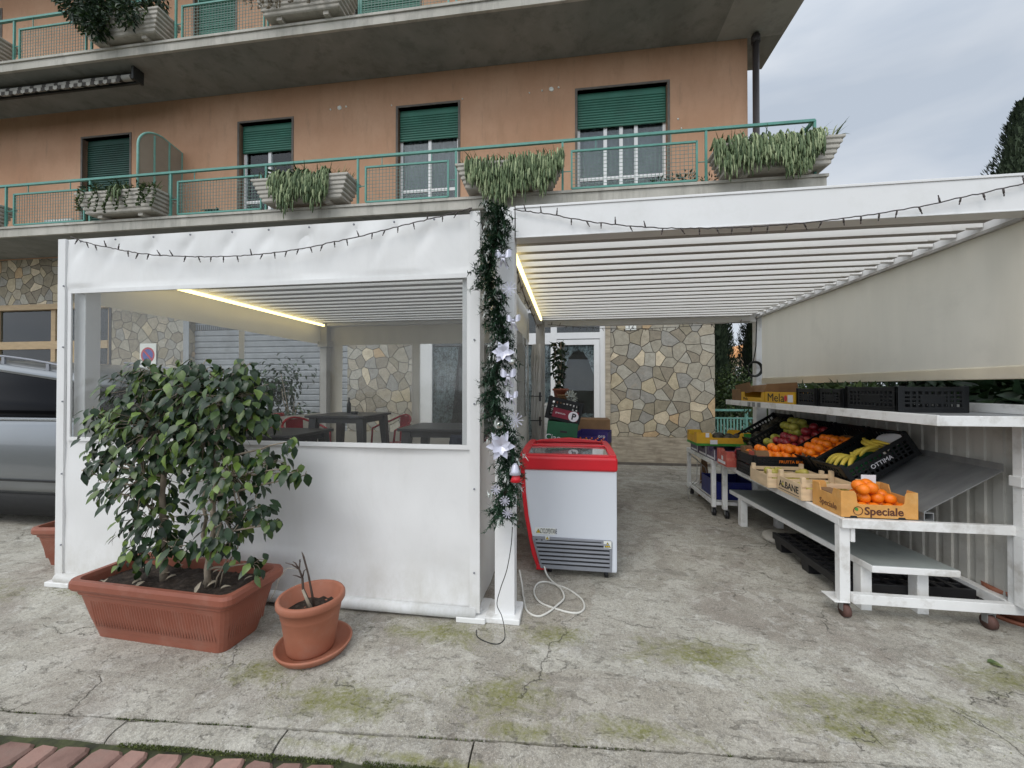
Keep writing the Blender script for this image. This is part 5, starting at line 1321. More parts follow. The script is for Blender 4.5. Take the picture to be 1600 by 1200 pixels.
# an open crate: walls with a grid of slots
def crate_mesh(lx, ly, h, wall=.012, slots=True, base=True, rows=3, pitch=.034, low=0.0):
    """open crate around the origin, base at z=0"""
    b = MB()
    hx, hy = lx / 2, ly / 2
    if base: b.box(-hx, hx, -hy, hy, 0, .012)
    for (ax, L) in (('x', lx), ('y', ly)):
        for sgn in (-1, 1):
            def bx(a0, a1, z0, z1, t0=0.0, t1=wall):
                if ax == 'x':
                    y0, y1 = (-hy + t0, -hy + t1) if sgn < 0 else (hy - t1, hy - t0); b.box(a0, a1, y0, y1, z0, z1)
                else:
                    x0, x1 = (-hx + t0, -hx + t1) if sgn < 0 else (hx - t1, hx - t0); b.box(x0, x1, a0, a1, z0, z1)
            e = L / 2 - (0 if ax == 'x' else wall)
            top = h - (low if ax == 'x' else 0)
            bx(-e, e, .012, .035); bx(-e, e, top - .03, top)
            if not slots: bx(-e, e, .035, top - .03); continue
            bx(-e, -e + .04, .035, top - .03); bx(e - .04, e, .035, top - .03); bx(-L * .18, L * .18, .06, top - .055)
            n = int((2 * e - .08) / pitch)
            for i in range(1, n):
                a = -e + .04 + (2 * e - .08) * i / n; bx(a - pitch * .22, a + pitch * .22, .035, top - .03, .001, wall - .001)
            for r in range(1, rows + 1):
                z = .035 + (top - .065) * r / (rows + 1); bx(-e + .04, e - .04, z - .006, z + .006, .002, wall - .002)
    for sx in (-1, 1):
        for sy in (-1, 1): b.box(sx * hx, sx * (hx - .03), sy * (hy + .001), sy * (hy - .03), .0, h + .006)
    return b
def crate_thing(nm, label, cat, lx, ly, h, mat_, loc, rz=0, ry=0, rx=0, group=None, **k):
    t = thing(nm, label, cat, (0, 0, 0), group)
    crate_mesh(lx, ly, h, **k).build("crate_body", mat_, t, .002)
    t.location = loc; t.rotation_euler = (rx, ry, rz); return t
# green and black crates, leaning on one another
t = thing("cardboard_carton", "bottle-green carton lettered Ciao, tilted behind the freezer", "carton", (0, 0, 0)); t.location = (-.085, 4.22, .86); t.rotation_euler = (0, rad(6), 0)
b = MB(); b.box(-.155, .155, -.15, .15, 0, .24); b.build("carton_body", "cardbottle", t, .003)
b = MB(); b.box(-.02, .05, -.153, -.15, .135, .155); b.build("hand_hole", "black", t)
b = MB(); b.prism([(.03, -.153, .0), (.10, -.153, .0), (.07, -.153, .05), (.02, -.153, .055)], (0, .002, 0)); b.build("printed_flash", "red", t)
lettering("Ciao", .085, "paper", t, (-.085, -.152, .075), RF)
b = MB(); b.box(-.155, .155, -.152, .15, -.845, -.001); b.build("lower_carton", "cardbrown", t)
t = crate_thing("slotted_crate", "black slotted crate with a crimson label, tilted on the green carton", "crate", .36, .28, .22, "blackcrate", (-.075, 4.22, 1.107), ry=rad(13), group="black slotted crates")
b = MB(); b.box(-.11, .15, -.146, -.141, .03, .125); b.build("label_band", "crimson", t)
b = MB()
vs = [(.105 + .052 * math.cos(math.pi * k / 12), -.150, .075 + .052 * math.sin(math.pi * k / 12)) for k in range(24)]
b.prism(vs, (0, .003, 0)); b.build("round_emblem", "paper", t)
lettering("P", .085, "ink", t, (.107, -.1525, .072), RF, bold=.003)
lettering("premium", .028, "paper", t, (-.03, -.148, .08), RF)
# purple carton with dates or clementines behind the freezer
t = thing("fruit_carton", "purple printed fruit carton standing behind the freezer by the door", "carton", (0, 0, 0)); t.location = (.26, 4.35, .86); t.rotation_euler = (0, 0, rad(-14))
b = MB()
b.prism([(-.17, -.14, 0), (.17, -.14, 0), (.17, -.14, .13), (.08, -.14, .13), (.06, -.14, .085), (-.17, -.14, .085)], (0, .006, 0)); b.prism([(-.17, .14, 0), (.17, .14, 0), (.17, .14, .13), (-.17, .14, .13)], (0, .006, 0))
b.box(-.17, -.164, -.134, .14, 0, .12); b.box(.164, .17, -.134, .14, 0, .12); b.box(-.164, .164, -.134, .14, 0, .006); b.build("carton_body", "cardpurple", t)
b = MB()
for k in range(16): b.ball((-.15 + k * .02, -.144, .035 + .03 * ((k * 7) % 3) / 2), .008, 7, 5)
b.build("printed_fruit", "orange", t)
lettering("oro", .05, "paper", t, (.11, -.142, .09), RF); lettering("oro", .045, "yellow", t, (-.06, -.142, .05), RF)
b = MB(); b.box(-.17, .17, -.13, .13, -.855, -.001); b.build("carton_below", "cardbrown", t)
carton2 = thing("cardboard_carton", "plain brown carton behind the purple fruit carton", "carton", (.25, 4.75, .86)); b = MB(); b.box(.02, .46, 4.6, 4.9, .0, 1.09); b.build("carton_body", "cardbrown", carton2, .003)
# ---------------------------------------------------------------- fruit racks
rk = thing("fruit_rack", "white wheeled fruit rack with a sloped metal shelf and a high top shelf", "rack", (2.1, 3.5, 0))
RX0, RX1, RY0, RY1, TZ = 1.685, 2.665, 2.745, 4.74, .632
b = MB()
b.box(RX0 + .07, RX1 - .002, RY0, RY0 + .035, TZ - .055, TZ); b.box(RX0, RX0 + .035, RY0 + .036, RY1, TZ - .05, TZ); b.box(RX0, RX0 + .075, RY0 + .002, RY0 + .034, TZ - .056, TZ - .001)
b.box(RX0 + .004, RX0 + .064, RY0 + .036, RY0 + .085, .10, TZ - .051); b.box(RX0 + .066, RX0 + .09, RY0 + .03, RY0 + .06, TZ - .15, TZ - .056)
b.box(RX0 + .004, RX0 + .05, RY1 - .05, RY1 - .002, .10, TZ - .051)
b.box(RX0 + .065, RX1, RY0 + .012, RY0 + .055, .105, .165); b.box(RX1 - .06, RX1 - .004, RY0 + .06, RY1 + 1.2, .105, .165)
b.box(RX0 - .03, RX0 + .06, RY0 + .03, RY0 + .17, .098, .104)
for y in (RY0 - .04, 4.42, 5.62): b.box(RX1 - .06, RX1 - .004, y, y + .055, .166 if y < 4 else .0, 1.235)
b.box(RX1 - .061, RX1 - .002, RY0 - .045, RY0 + .03, TZ - .06, TZ + .002); b.box(RX1 - .075, RX1, RY0 - .05, RY0 + .02, .87, .93)
b.box(RX1 - .05, RX1 - .002, RY0 + .02, RY0 + .06, .11, .62)
b.build("frame", "whitepaint", rk, .004)
b = MB(); b.box(RX0 + .036, 2.17, RY0 + .036, RY1, TZ - .012, TZ - .003); b.build("table_top", "galv", rk)
# sloped sheet and its front tube
b = MB(); b.hexa([(2.17, RY0 + .06, .672), (2.60, RY0 + .06, .942), (2.60, 5.55, .942), (2.17, 5.55, .672)], [(2.17, RY0 + .06, .678), (2.60, RY0 + .06, .948), (2.60, 5.55, .948), (2.17, 5.55, .678)])
b.hexa([(2.60, RY0 + .06, .942), (2.604, RY0 + .06, .942), (2.604, 5.55, .942), (2.60, 5.55, .942)], [(2.60, RY0 + .06, .99), (2.604, RY0 + .06, .99), (2.604, 5.55, .99), (2.60, 5.55, .99)])
b.build("sloped_shelf", "galv", rk)
b = MB(); x0, x1, z0, z1 = 2.165, 2.22, .630, .68
for (a, c, e, f) in ((x0, x1, z0, z0 + .005), (x0, x1, z1 - .005, z1), (x0, x0 + .005, z0 + .005, z1 - .005), (x1 - .005, x1, z0 + .005, z1 - .005)): b.box(a, c, RY0 + .045, 5.5, e, f)
b.build("shelf_tube", "galv", rk)
# ribbed back panel
b = MB(); y = RY0 + .02; vs = []; n = 0
while y < 5.65:
    for dy, dx in ((0, 0), (.055, 0), (.06, .012), (.105, .012), (.11, 0)):
        vs += [(RX1 + dx, y + dy, .13), (RX1 + dx, y + dy, 1.23)]; n += 1
    y += .115
b.add(vs, [(2 * i, 2 * i + 2, 2 * i + 3, 2 * i + 1) for i in range(n - 1)]); b.build("back_panel", "ribbed", rk)
# top shelf
b = MB(); b.box(2.055, RX1, 2.56, 5.58, 1.282, 1.29); tsf = b.build("top_shelf", "galv", rk)
b = MB(); b.box(2.045, 2.06, 2.545, 5.58, 1.235, 1.296); b.box(2.06, RX1 + .01, 2.545, 2.56, 1.235, 1.293); b.box(2.06, RX1, 5.58, 5.595, 1.235, 1.293); b.box(RX1 - .02, RX1 - .005, 2.565, 5.57, 1.291, 1.35); b.box(RX1 - .07, RX1 + .012, 2.53, 2.544, 1.20, 1.33)
b.build("shelf_edging", "whitepaint", tsf, .003)
b = MB()
for y in (4.62, 4.75, 4.86): b.box(2.038, 2.044, y, y + .06, 1.24, 1.288)
b.build("price_holders", "galv", tsf)
def castor(par, x, y, m="rust"):
    b = MB(); b.tube([(x - .016, y, .042), (x + .016, y, .042)], .042, 14); c = b.build("castor", m, par)
    b = MB(); b.box(x - .022, x - .018, y - .015, y + .02, .04, .10); b.box(x + .018, x + .022, y - .015, y + .02, .04, .10); b.box(x - .022, x + .022, y - .02, y + .025, .094, .0985); b.build("fork", "galv", c)
castor(rk, RX0 + .045, RY0 + .06); castor(rk, 2.50, RY0 + .04, "rust"); castor(rk, RX0 + .045, RY1 - .03, "black")
# the second table, farther back
r2 = thing("fruit_table", "second wheeled white table at the far end of the fruit rack", "table", (2.0, 5.1, 0))
AX0, AX1, AY0, AY1 = 1.60, 2.09, 4.78, 5.76
b = MB(); b.box(AX0, AX0 + .04, AY0, AY1, TZ - .05, TZ); b.box(AX0 + .04, AX1, AY0, AY0 + .04, TZ - .05, TZ); b.box(AX0 + .04, AX1, AY1 - .04, AY1, TZ - .05, TZ)
for (x, y) in ((AX0 + .003, AY0 + .003), (AX0 + .003, AY1 - .05), (AX1 - .05, AY1 - .05), (AX1 - .05, AY0 + .003)): b.box(x, x + .045, y, y + .045, .10, TZ - .051)
b.box(AX0 + .05, AX1 - .05, AY0 + .01, AY0 + .04, .12, .16); b.box(AX0 + .05, AX1 - .05, AY1 - .04, AY1 - .01, .12, .16); b.box(AX0 + .008, AX0 + .042, AY0 + .05, AY1 - .05, .12, .16)
b.build("frame", "whitepaint", r2, .004)
b = MB(); b.box(AX0 + .041, AX1, AY0 + .041, AY1 - .041, TZ - .012, TZ - .003); b.build("table_top", "galv", r2)
b = MB(); b.box(AX0 + .05, AX1, AY0 + .05, AY1 - .05, .161, .17); b.build("low_shelf", "whitepaint", r2)
castor(r2, AX0 + .03, AY0 + .03, "black"); castor(r2, AX0 + .06, AY1 - .03, "black")
b = MB()
for k in range(3): b.tube([(AX0 + .02, AY1 - .06, .55), (AX0 + .08 + .05 * k, AY1 - .2, .5 - .05 * k), (AX0 + .06 + .07 * k, AY1 - .25, .25), (AX0 - .02, AY1 - .12, .08), (AX0 - .06, AY1 - .3, .01)], .005, 5)
single(b, "hanging_cord", "greyalu", "thin grey cords looped from the far leg of the second table", "cord", (AX0, AY1, .5))
b = MB(); b.prism([(1.72, 5.62, 0.002), (1.86, 5.62, .002), (1.82, 5.62, .52), (1.76, 5.62, .52)], (0, .03, 0)); single(b, "leaning_board", "cardbrown", "dark board standing under the far end of the second table", "board", (1.8, 5.62, 0))
# bench and pallet under the rack
bn = thing("low_bench", "long low grey-white bench pushed under the fruit rack", "bench", (2.1, 3.7, 0))
b = MB(); b.hexa([(1.885, 2.80, .288), (2.37, 2.80, .288), (2.26, 4.72, .278), (1.76, 4.72, .278)], [(1.885, 2.80, .33), (2.37, 2.80, .33), (2.26, 4.72, .32), (1.76, 4.72, .32)]); b.build("bench_top", "whitepaint", bn, .005)
b = MB(); b.hexa([(1.892, 2.808, .3302), (2.362, 2.808, .3302), (2.252, 4.71, .3202), (1.768, 4.71, .3202)], [(1.892, 2.808, .333), (2.362, 2.808, .333), (2.252, 4.71, .323), (1.768, 4.71, .323)]); b.build("board", "benchgrey", bn)
for x, y in ((1.885, 2.90), (2.21, 2.90), (1.775, 4.45), (2.12, 4.45)):
    b = MB(); b.box(x, x + .065, y, y + .075, 0, .287 if y < 4 else .277); b.build("leg", "whitepaint", bn, .004)
pl = thing("plastic_pallet", "black plastic pallet on the concrete under the low bench", "pallet", (2.1, 3.4, 0))
b = MB(); x0, x1, y0, y1 = 1.83, 2.62, 2.98, 3.92
for i in range(9): x = x0 + (x1 - x0 - .03) * i / 8; b.box(x, x + .03, y0, y1, .115, .14)
for i in range(12): y = y0 + (y1 - y0 - .025) * i / 11; b.box(x0 + .001, x1 - .001, y, y + .025, .112, .136)
b.box(x0 - .002, x0 + .02, y0, y1, .085, .141); b.box(x0, x1, y0 - .002, y0 + .02, .085, .141); b.build("deck", "black", pl, .003)
for x in (x0 + .005, (x0 + x1) / 2 - .06, x1 - .13):
    for y in (y0 + .005, (y0 + y1) / 2 - .06, y1 - .13):
        b = MB(); b.hexa([(x + .015, y + .015, .001), (x + .105, y + .015, .001), (x + .105, y + .105, .001), (x + .015, y + .105, .001)], [(x, y, .111), (x + .12, y, .111), (x + .12, y + .12, .111), (x, y + .12, .111)]); b.build("foot", "black", pl)
b = MB(); b.lathe([(.15, .0), (.17, .015), (.165, .045), (.14, .06), (.03, .062), (0, .06)], (2.0, 4.10, .001), 28)
single(b, "concrete_disc", "trough", "round beige concrete disc on the ground behind the black pallet", "weight", (2.0, 4.1, 0))
b = crate_mesh(.42, .5, .2, .012, False); o = b.build("blue_crate", "blue", None, .003); o.location = (2.0, 4.9, .172); o['org'] = (0, 0, 0); tag(o, "dark blue plastic crate on the low shelf of the second table", "crate")
o.location = (1.87, 5.08, .172)
b = MB(); pot(b, (2.80, 2.95, .0), .14, .19); b.lathe([(.14, 0), (.145, .02), (.12, .02), (.12, .008), (0, .008)], (2.80, 2.95, -.0), 20); single(b, "clay_pot", "terra2", "brown clay pot on the ground at the right edge, beyond the rack", "pot", (2.80, 2.95, 0))

# ---------------------------------------------------------------- fruit
def round_fruit(nm, m, r, sz=.92, dim=.18):
    b = MB(); pr = []
    for i in range(13):
        a = math.pi * i / 12; k = 1 - dim * math.exp(-(a / .32) ** 2) - dim * math.exp(-((math.pi - a) / .32) ** 2)
        pr.append((max(1e-6, math.sin(a) * r * (1 - .03 * math.cos(a))), -math.cos(a) * r * sz * k))
    b.lathe(pr, (0, 0, 0), 16)
    if m.startswith("apple"): b.tube([(0, 0, r * .6), (.002, 0, r * 1.05)], .0018, 5, 1)
    else: b.lathe([(.004, r * sz * .80), (.003, r * sz * .84), (0, r * sz * .84)], (0, 0, 0), 6, 1)
    me_o = b.build(nm, [m, "drystem" if m.startswith("apple") else "ficus"]); return me_o
def pear_proto():
    b = MB(); pr = [(1e-6, -.036), (.018, -.034), (.031, -.022), (.035, -.004), (.031, .014), (.020, .032), (.0145, .046), (.010, .053), (1e-6, .055)]
    b.lathe(pr, (0, 0, 0), 16); b.tube([(0, 0, .053), (.004, 0, .07)], .002, 5, 1); return b.build("pear", ["pear", "drystem"])
FR = {}
def fruits(kind, label, cat, group, pts, r=None, spin=None):
    src = FR[kind]
    for i, p in enumerate(pts):
        o = src.copy(); COL.objects.link(o); o.location = p; o.rotation_euler = spin(i) if spin else (rnd(-.9, .9), rnd(-.9, .9), rnd(0, 6))
        s = rnd(.92, 1.08); o.scale = (s, s, s)
        tag(o, label, cat, group)
for kind, args in dict(orange=("orange", "orange", .0375, .95, .06), apple_green=("green_apple", "applegreen", .044), apple_red=("red_apple", "applered", .042)).items(): FR[kind] = round_fruit(*args)
FR['pear'] = pear_proto()

def pile(x0, x1, y0, y1, z, r, layers, M_=None, jit=.25, drop=0):
    """fruit packed in staggered layers inside a box; optional matrix to a tilted crate"""
    out = []
    for L in range(layers):
        nx = max(1, int((x1 - x0 - L * r * 1.2) / (2.02 * r))); ny = max(1, int((y1 - y0 - L * r * 1.2) / (2.02 * r)))
        for i in range(nx):
            for j in range(ny):
                if L and random.random() < drop: continue
                cx = (x0 + x1) / 2 + (i - (nx - 1) / 2) * 2.02 * r + rnd(-jit, jit) * r * .3; cy = (y0 + y1) / 2 + (j - (ny - 1) / 2) * 2.02 * r + rnd(-jit, jit) * r * .3
                p = Vector((cx, cy, z + r + L * r * 1.5 + rnd(-.1, .1) * r)); out.append(M_ @ p if M_ else p)
    return out

# printed card box lettered Speciale with oranges
bx = thing("orange_box", "orange-brown printed card box lettered Speciale at the front corner of the rack", "box", (1.93, 2.94, TZ))
def card_box(par, x0, x1, y0, y1, z, h, m, notch=(.24, .80), nh=.5, left_notch=True, flap="cardbrown"):
    t = .006; L = x1 - x0
    b = MB()
    def panel(y):
        a, c = x0 + L * notch[0], x0 + L * notch[1]; zl = z + h * nh
        return [(x0, y, z), (x1, y, z), (x1, y, z + h), (c + .012, y, z + h), (c, y, z + h - .015), (c - .006, y, zl + .012), (c - .018, y, zl), (a + .018, y, zl), (a + .006, y, zl + .012), (a, y, z + h - .015), (a - .012, y, z + h), (x0, y, z + h)]
    b.prism(panel(y0), (0, t, 0)); b.prism(panel(y1 - t), (0, t, 0))
    for x in (x0, x1 - t):
        W = y1 - y0; zl = z + h * (.72 if left_notch else 1.0)
        b.prism([(x, y0 + t, z), (x, y1 - t, z), (x, y1 - t, z + h), (x, y1 - W * .25, z + h), (x, y1 - W * .3, zl), (x, y0 + W * .3, zl), (x, y0 + W * .25, z + h), (x, y0 + t, z + h)], (t, 0, 0))
    b.box(x0 + t, x1 - t, y0 + t, y1 - t, z, z + .006)
    body = b.build("box_body", m, par, .001)
    return body
SX0, SX1, SY0, SY1 = 1.705, 2.135, 2.79, 3.09
card_box(bx, SX0, SX1, SY0, SY1, TZ + .002, .165, "card", (.20, .84), .50)
lettering("Speciale", .068, "brownink", bx, (1.945, SY0 - .0012, TZ + .042), RF, bold=.0015)
lettering("Speciale", .055, "brownink", bx, (SX0 - .0012, 2.92, TZ + .05), RL)
b = MB()
for k in range(20):
    a, c = 2 * math.pi * k / 20, 2 * math.pi * (k + 1) / 20
    b.bar((1.80 + .026 * math.cos(a), SY0 - .0015, TZ + .044 + .026 * math.sin(a)), (1.80 + .026 * math.cos(c), SY0 - .0015, TZ + .044 + .026 * math.sin(c)), .003, .003, (0, 1, 0))
b.leaf((1.80, SY0 - .002, TZ + .044), (-.6, 0, .7), (0, -1, 0), .03, .02, 1, 0, 0)
b.build("printed_orange", ["brownink", "cardgreen"], bx)
b = MB()
for x in (1.775, 2.045): b.prism([(x - .022, SY0 - .0015, TZ + .0025), (x + .022, SY0 - .0015, TZ + .0025), (x + .016, SY0 - .0015, TZ + .012), (x - .016, SY0 - .0015, TZ + .012)], (0, .002, 0))
b.build("foot_cutout", "black", bx)
b = MB(); b.box(SX0 + .01, 1.80, SY0 + .02, SY1 - .02, TZ + .12, TZ + .124); b.box(1.80, 1.804, SY0 + .03, SY1 - .02, TZ + .02, TZ + .124); b.build("inner_flap", "cardbrown", bx)
b = MB(); b.box(1.99, 2.08, SY1 - .04, SY1 - .036, TZ + .10, TZ + .22); single(b, "price_card", "paper", "pale price card standing behind the oranges of the Speciale box", "card", (2.03, SY1 - .04, TZ + .1))
pts = pile(1.815, SX1 - .01, SY0 + .012, SY1 - .05, TZ + .012, .0375, 2) + [Vector((1.87, 2.85, TZ + .165)), Vector((1.935, 2.88, TZ + .17)), Vector((1.885, 2.915, TZ + .175)), Vector((1.955, 2.95, TZ + .175))]
pts = [p for p in pts if not (p.z > TZ + .10 and p.z < TZ + .15 and p.x > 2.2)]
fruits('orange', "glossy orange in the printed card box lettered Speciale", "orange", "oranges in the Speciale box", pts)
# the prototypes themselves take a place in the crates too
def wood_crate(label, x0, x1, y0, y1, z, h, txt=None, group="poplar crates on the rack"):
    t = thing("wooden_crate", label, "crate", ((x0 + x1) / 2, (y0 + y1) / 2, z), group)
    b = MB(); s = .006
    for (za, zb_) in ((.004, h * .72),):
        b.box(x0, x0 + s, y0 + .005, y1 - .005, z + za, z + zb_); b.box(x1 - s, x1, y0 + .005, y1 - .005, z + za, z + zb_)
    for (za, zb_) in ((.004, h * .52), (h * .60, h * .80)):
        b.box(x0 + .005, x1 - .005, y0 - .001, y0 + s - .001, z + za, z + zb_); b.box(x0 + .005, x1 - .005, y1 - s + .001, y1 + .001, z + za, z + zb_)
    n = 5
    for i in range(n): yy = y0 + .01 + (y1 - y0 - .02) * i / n; b.box(x0 + .007, x1 - .007, yy, yy + (y1 - y0) / n * .8, z, z + .004)
    b.build("slats", "wood", t, .001)
    for sx in (x0 + .007, x1 - .035):
        for sy in (y0 + .006, y1 - .034):
            b = MB(); b.box(sx, sx + .028, sy, sy + .028, z + .004, z + h); b.build("corner_post", "wood", t, .002)
    if txt: lettering(txt, .07, "ink", t, (x0 - .0012, (y0 + y1) / 2, z + h * .38), RL, sx=1.05, bold=.001)
    return t
wc = wood_crate("pale wooden crate stencilled ALBANE next to the Speciale box", 1.655, 2.06, 3.13, 3.47, TZ + .002, .165, "ALBANE")
b = MB(); b.bar((1.655 - .001, 3.16, TZ + .025), (1.655 - .001, 3.44, TZ + .025), .003, .003); b.build("printed_line", "ink", wc)
wood_crate("plain pale wooden crate of yellow pears behind the ALBANE crate", 1.60, 2.03, 3.50, 3.82, TZ + .002, .15)
fruits('pear', "yellow pear lying in the plain pale wooden crate", "pear", "pears in the wooden crate", pile(1.63, 2.0, 3.53, 3.79, TZ + .012, .038, 2, drop=.35), spin=lambda i: (rnd(1.0, 1.8), rnd(-.3, .3), rnd(0, 6)))
FRB = [Vector((rnd(1.70, 2.02), rnd(3.18, 3.42), TZ + rnd(.05, .07))) for k in range(9)]
fruits('pear', "yellow-green pear in the crate stencilled ALBANE", "pear", "pears in the ALBANE crate", FRB, spin=lambda i: (rnd(1.0, 1.8), rnd(-.3, .3), rnd(0, 6)))
# low black crates stacked on the table, a card tray of oranges on top
g = "black crates on the rack"
c = crate_thing("slotted_crate", "low black slotted crate of red fruit, bottom of the stack beside the pears", "crate", .56, .38, .10, "blackcrate", (1.93, 4.05, TZ + .001), group=g, rows=2)
fruits('apple_red', "red apple showing through the bottom black crate of the stack", "apple", "apples in the bottom black crate", pile(1.68, 2.18, 3.88, 4.22, TZ + .012, .038, 1))
c = crate_thing("slotted_crate", "low black slotted crate on top of the red-fruit crate beside the pears", "crate", .56, .38, .09, "blackcrate", (1.93, 4.05, TZ + .11), group=g, rows=2)
lettering("FRUTTA BUONA", .035, "orange", c, (.06, -.1925, .045), RF)
tr = thing("card_tray", "brown card tray of oranges on top of the low black crates", "tray", (1.93, 4.05, TZ + .13))
card_box(tr, 1.68, 2.17, 3.885, 4.215, TZ + .125, .125, "cardbrown", (.22, .78), .42)
b = MB(); b.box(1.676, 1.679, 3.92, 4.02, TZ + .14, TZ + .235); b.box(1.69, 1.76, 3.8835, 3.8845, TZ + .14, TZ + .20); b.build("printed_panel", "cardred", tr)
fruits('orange', "orange in the brown card tray on the low black crates", "orange", "oranges in the card tray", pile(1.70, 2.15, 3.90, 4.20, TZ + .155, .037, 2, drop=.4))
# cartons along the second table
t = thing("fruit_carton", "red printed carton next to the low black crates, far end of the rack", "carton", (1.75, 4.5, TZ), "cartons on the second table"); card_box(t, 1.605, 1.99, 4.36, 4.63, TZ + .002, .16, "cardred", (.2, .8), .55)
b = MB(); b.box(1.6035, 1.605, 4.40, 4.60, TZ + .02, TZ + .05); b.box(1.6035, 1.605, 4.46, 4.50, TZ + .06, TZ + .10); b.build("printed_label", "paper", t)
fruits('apple_red', "red apple in the red printed carton next to the low black crates", "apple", "apples in the red carton", pile(1.63, 1.97, 4.38, 4.61, TZ + .05, .036, 2, drop=.3))
for y, lab in ((4.70, "violet printed carton next to the red printed carton"), (4.98, "violet printed carton, middle of the second table"), (5.30, "violet printed carton at the far end of the second table")):
    t = thing("fruit_carton", lab, "carton", (1.8, y, TZ), "cartons on the second table"); card_box(t, 1.61, 2.02, y, y + .30, TZ + .002, .125, "cardviolet", (.2, .8), .6)
    b = MB(); b.box(1.6085, 1.61, y + .04, y + .26, TZ + .015, TZ + .035); b.box(1.6085, 1.61, y + .01, y + .03, TZ + .01, TZ + .12); b.build("printed_label", "paper", t)
    fruits('onion' if False else 'pear', "yellow fruit in " + lab.replace("violet", "the violet"), "pear", "fruit in the " + lab.split(',')[0], pile(1.65, 1.98, y + .03, y + .27, TZ + .02, .038, 1), spin=lambda i: (1.5, 0, rnd(0, 6))) if y < 4.7 else None
t = thing("fruit_carton", "yellow and green printed carton on top of the violet cartons", "carton", (1.8, 5.1, TZ + .13))
z = TZ + .132; card_box(t, 1.50, 2.10, 4.98, 5.36, z, .155, "cardyellow", (.28, .80), .62)
b = MB(); b.box(1.4985, 2.1015, 4.9785, 5.3615, z - .001, z + .028); b.box(2.02, 2.1012, 4.979, 4.9795, z + .03, z + .15); b.build("green_band", "cardgreen", t)
b = MB(); b.box(1.65, 1.73, 4.9765, 4.979, z + .02, z + .07); b.box(1.60, 1.64, 4.9765, 4.979, z + .10, z + .15); b.build("printed_label", "paper", t)
b = MB()
for k in range(10): b.ball((rnd(1.6, 2.0), rnd(5.02, 5.3), z + .09), rnd(.04, .055), 10, 7, 0, 1.2, 1, .8)
b.build("vegetables", "veg", t)
for k, (x, y, lab) in enumerate(((2.28, 5.36, "black crate of dark produce farthest back on the sloped shelf"),)):
    pass
# tilted crates on the sloped shelf
ANG = math.atan2(.27, .43)
def tilted(yc, w_, label, h=.19, **k):
    cx = 2.115 + .26 * math.cos(ANG); cz = .690 + .26 * math.sin(ANG)
    t = crate_thing("slotted_crate", label, "crate", .52, w_, h, "blackcrate", (cx, yc, cz), ry=-ANG, group="black crates tilted on the sloped shelf", **k)
    M_ = Matrix.Translation((cx, yc, cz)) @ Matrix.Rotation(-ANG, 4, 'Y'); return t, M_
t, Mb = tilted(3.49, .38, "tilted black crate of bananas at the near end of the sloped shelf", low=.02)
lettering("OTTIMA", .045, "paper", t, (-.0, -.1915, .085), RF)
def banana(b, p0, d, up, L, r, bend):
    d = Vector(d).normalized(); up = Vector(up).normalized(); pts = []; rs = []
    for i in range(10):
        s_ = i / 9; pts.append(Vector(p0) + d * L * s_ + up * bend * (math.sin(s_ * math.pi) - .0)); rs.append(r * (.30 if i == 0 else .34 if i == 1 else .30 if i == 9 else .62 + .38 * math.sin(min(1, s_ * 1.15) * math.pi)))
    b.tube(pts, rs, 7)
def bunch(nm, label, c, dirs, L):
    t = thing(nm, label, "bananas", (0, 0, 0), "bananas in the tilted crate"); t.matrix_world = Mb
    t.location = Mb.translation; t.rotation_euler = (0, -ANG, 0)
    for (off, d, up) in dirs:
        b = MB(); banana(b, Vector(c) + Vector(off), d, up, L * rnd(.9, 1.08), .0175, .035); b.build("banana", "banana", t)
    b = MB(); b.tube([Vector(c) - Vector((0, 0, .005)), Vector(c) + Vector((.012, .01, .02))], .011, 6); b.build("stalk", "banana", t)
bunch("banana_bunch", "bunch of bananas fanned out at the low end of the tilted crate", (-.05, .01, .135), [((0, .02 * i, -.004 * abs(i)), (-1, .32 * i, -.12), (0, .2 * i, 1)) for i in (-2, -1, 0, 1, 2)], .185)
bunch("banana_bunch", "bunch of bananas lying across the middle of the tilted crate", (.13, .10, .145), [((0, -.03 * i, .012 * (i % 2)), (-.35 + .1 * i, -1, .05), (-.7, 0, .7)) for i in range(4)], .20)
bunch("banana_bunch", "greener bananas at the back of the tilted crate beside the paper", (.05, -.09, .13), [((.03 * i, -.01, 0), (-.75, .5 - .2 * i, .05), (0, 0, 1)) for i in range(3)], .17)
b = MB(); b.grid(lambda u, v: (.07 + .17 * u, -.165 + .2 * v, .10 + .012 * math.sin(u * 7 + v * 3) + .06 * u), 8, 8); o = b.build("paper_sheet", "paper", None, 0, False); o.matrix_world = Mb; o.location = Mb.translation; o.rotation_euler = (0, -ANG, 0); tag(o, "crumpled white paper lining under the bananas", "paper")
b = MB(); b.grid(lambda u, v: (-.24 + .48 * u, -.17 + .34 * v, .02 + .075 * u * 0 + .06 + .006 * math.sin(u * 17 + v * 9)), 14, 10); o = b.build("crate_liner", "cardbottle", None, 0, False); o.location = Mb.translation; o.rotation_euler = (0, -ANG, 0); tag(o, "dark liner sheet in the tilted banana crate", "liner")
t, Mo = tilted(3.90, .38, "tilted black crate of oranges between the bananas and the apples", low=.03)
fruits('orange', "orange in the tilted black crate on the sloped shelf", "orange", "oranges in the tilted crate", pile(-.24, .18, -.17, .17, .075, .037, 1, Mo) + pile(-.22, .10, -.13, .13, .13, .037, 1, Mo))
b = MB(); b.box(-.245, .245, -.178, .178, .05, .07); o = b.build("crate_liner", "cardbrown", None, 0, False); o.location = Mo.translation; o.rotation_euler = (0, -ANG, 0); tag(o, "brown card liner under the oranges of the tilted crate", "liner")
t, Ma = tilted(4.42, .60, "wide tilted black crate of red and green apples on the sloped shelf", low=.03)
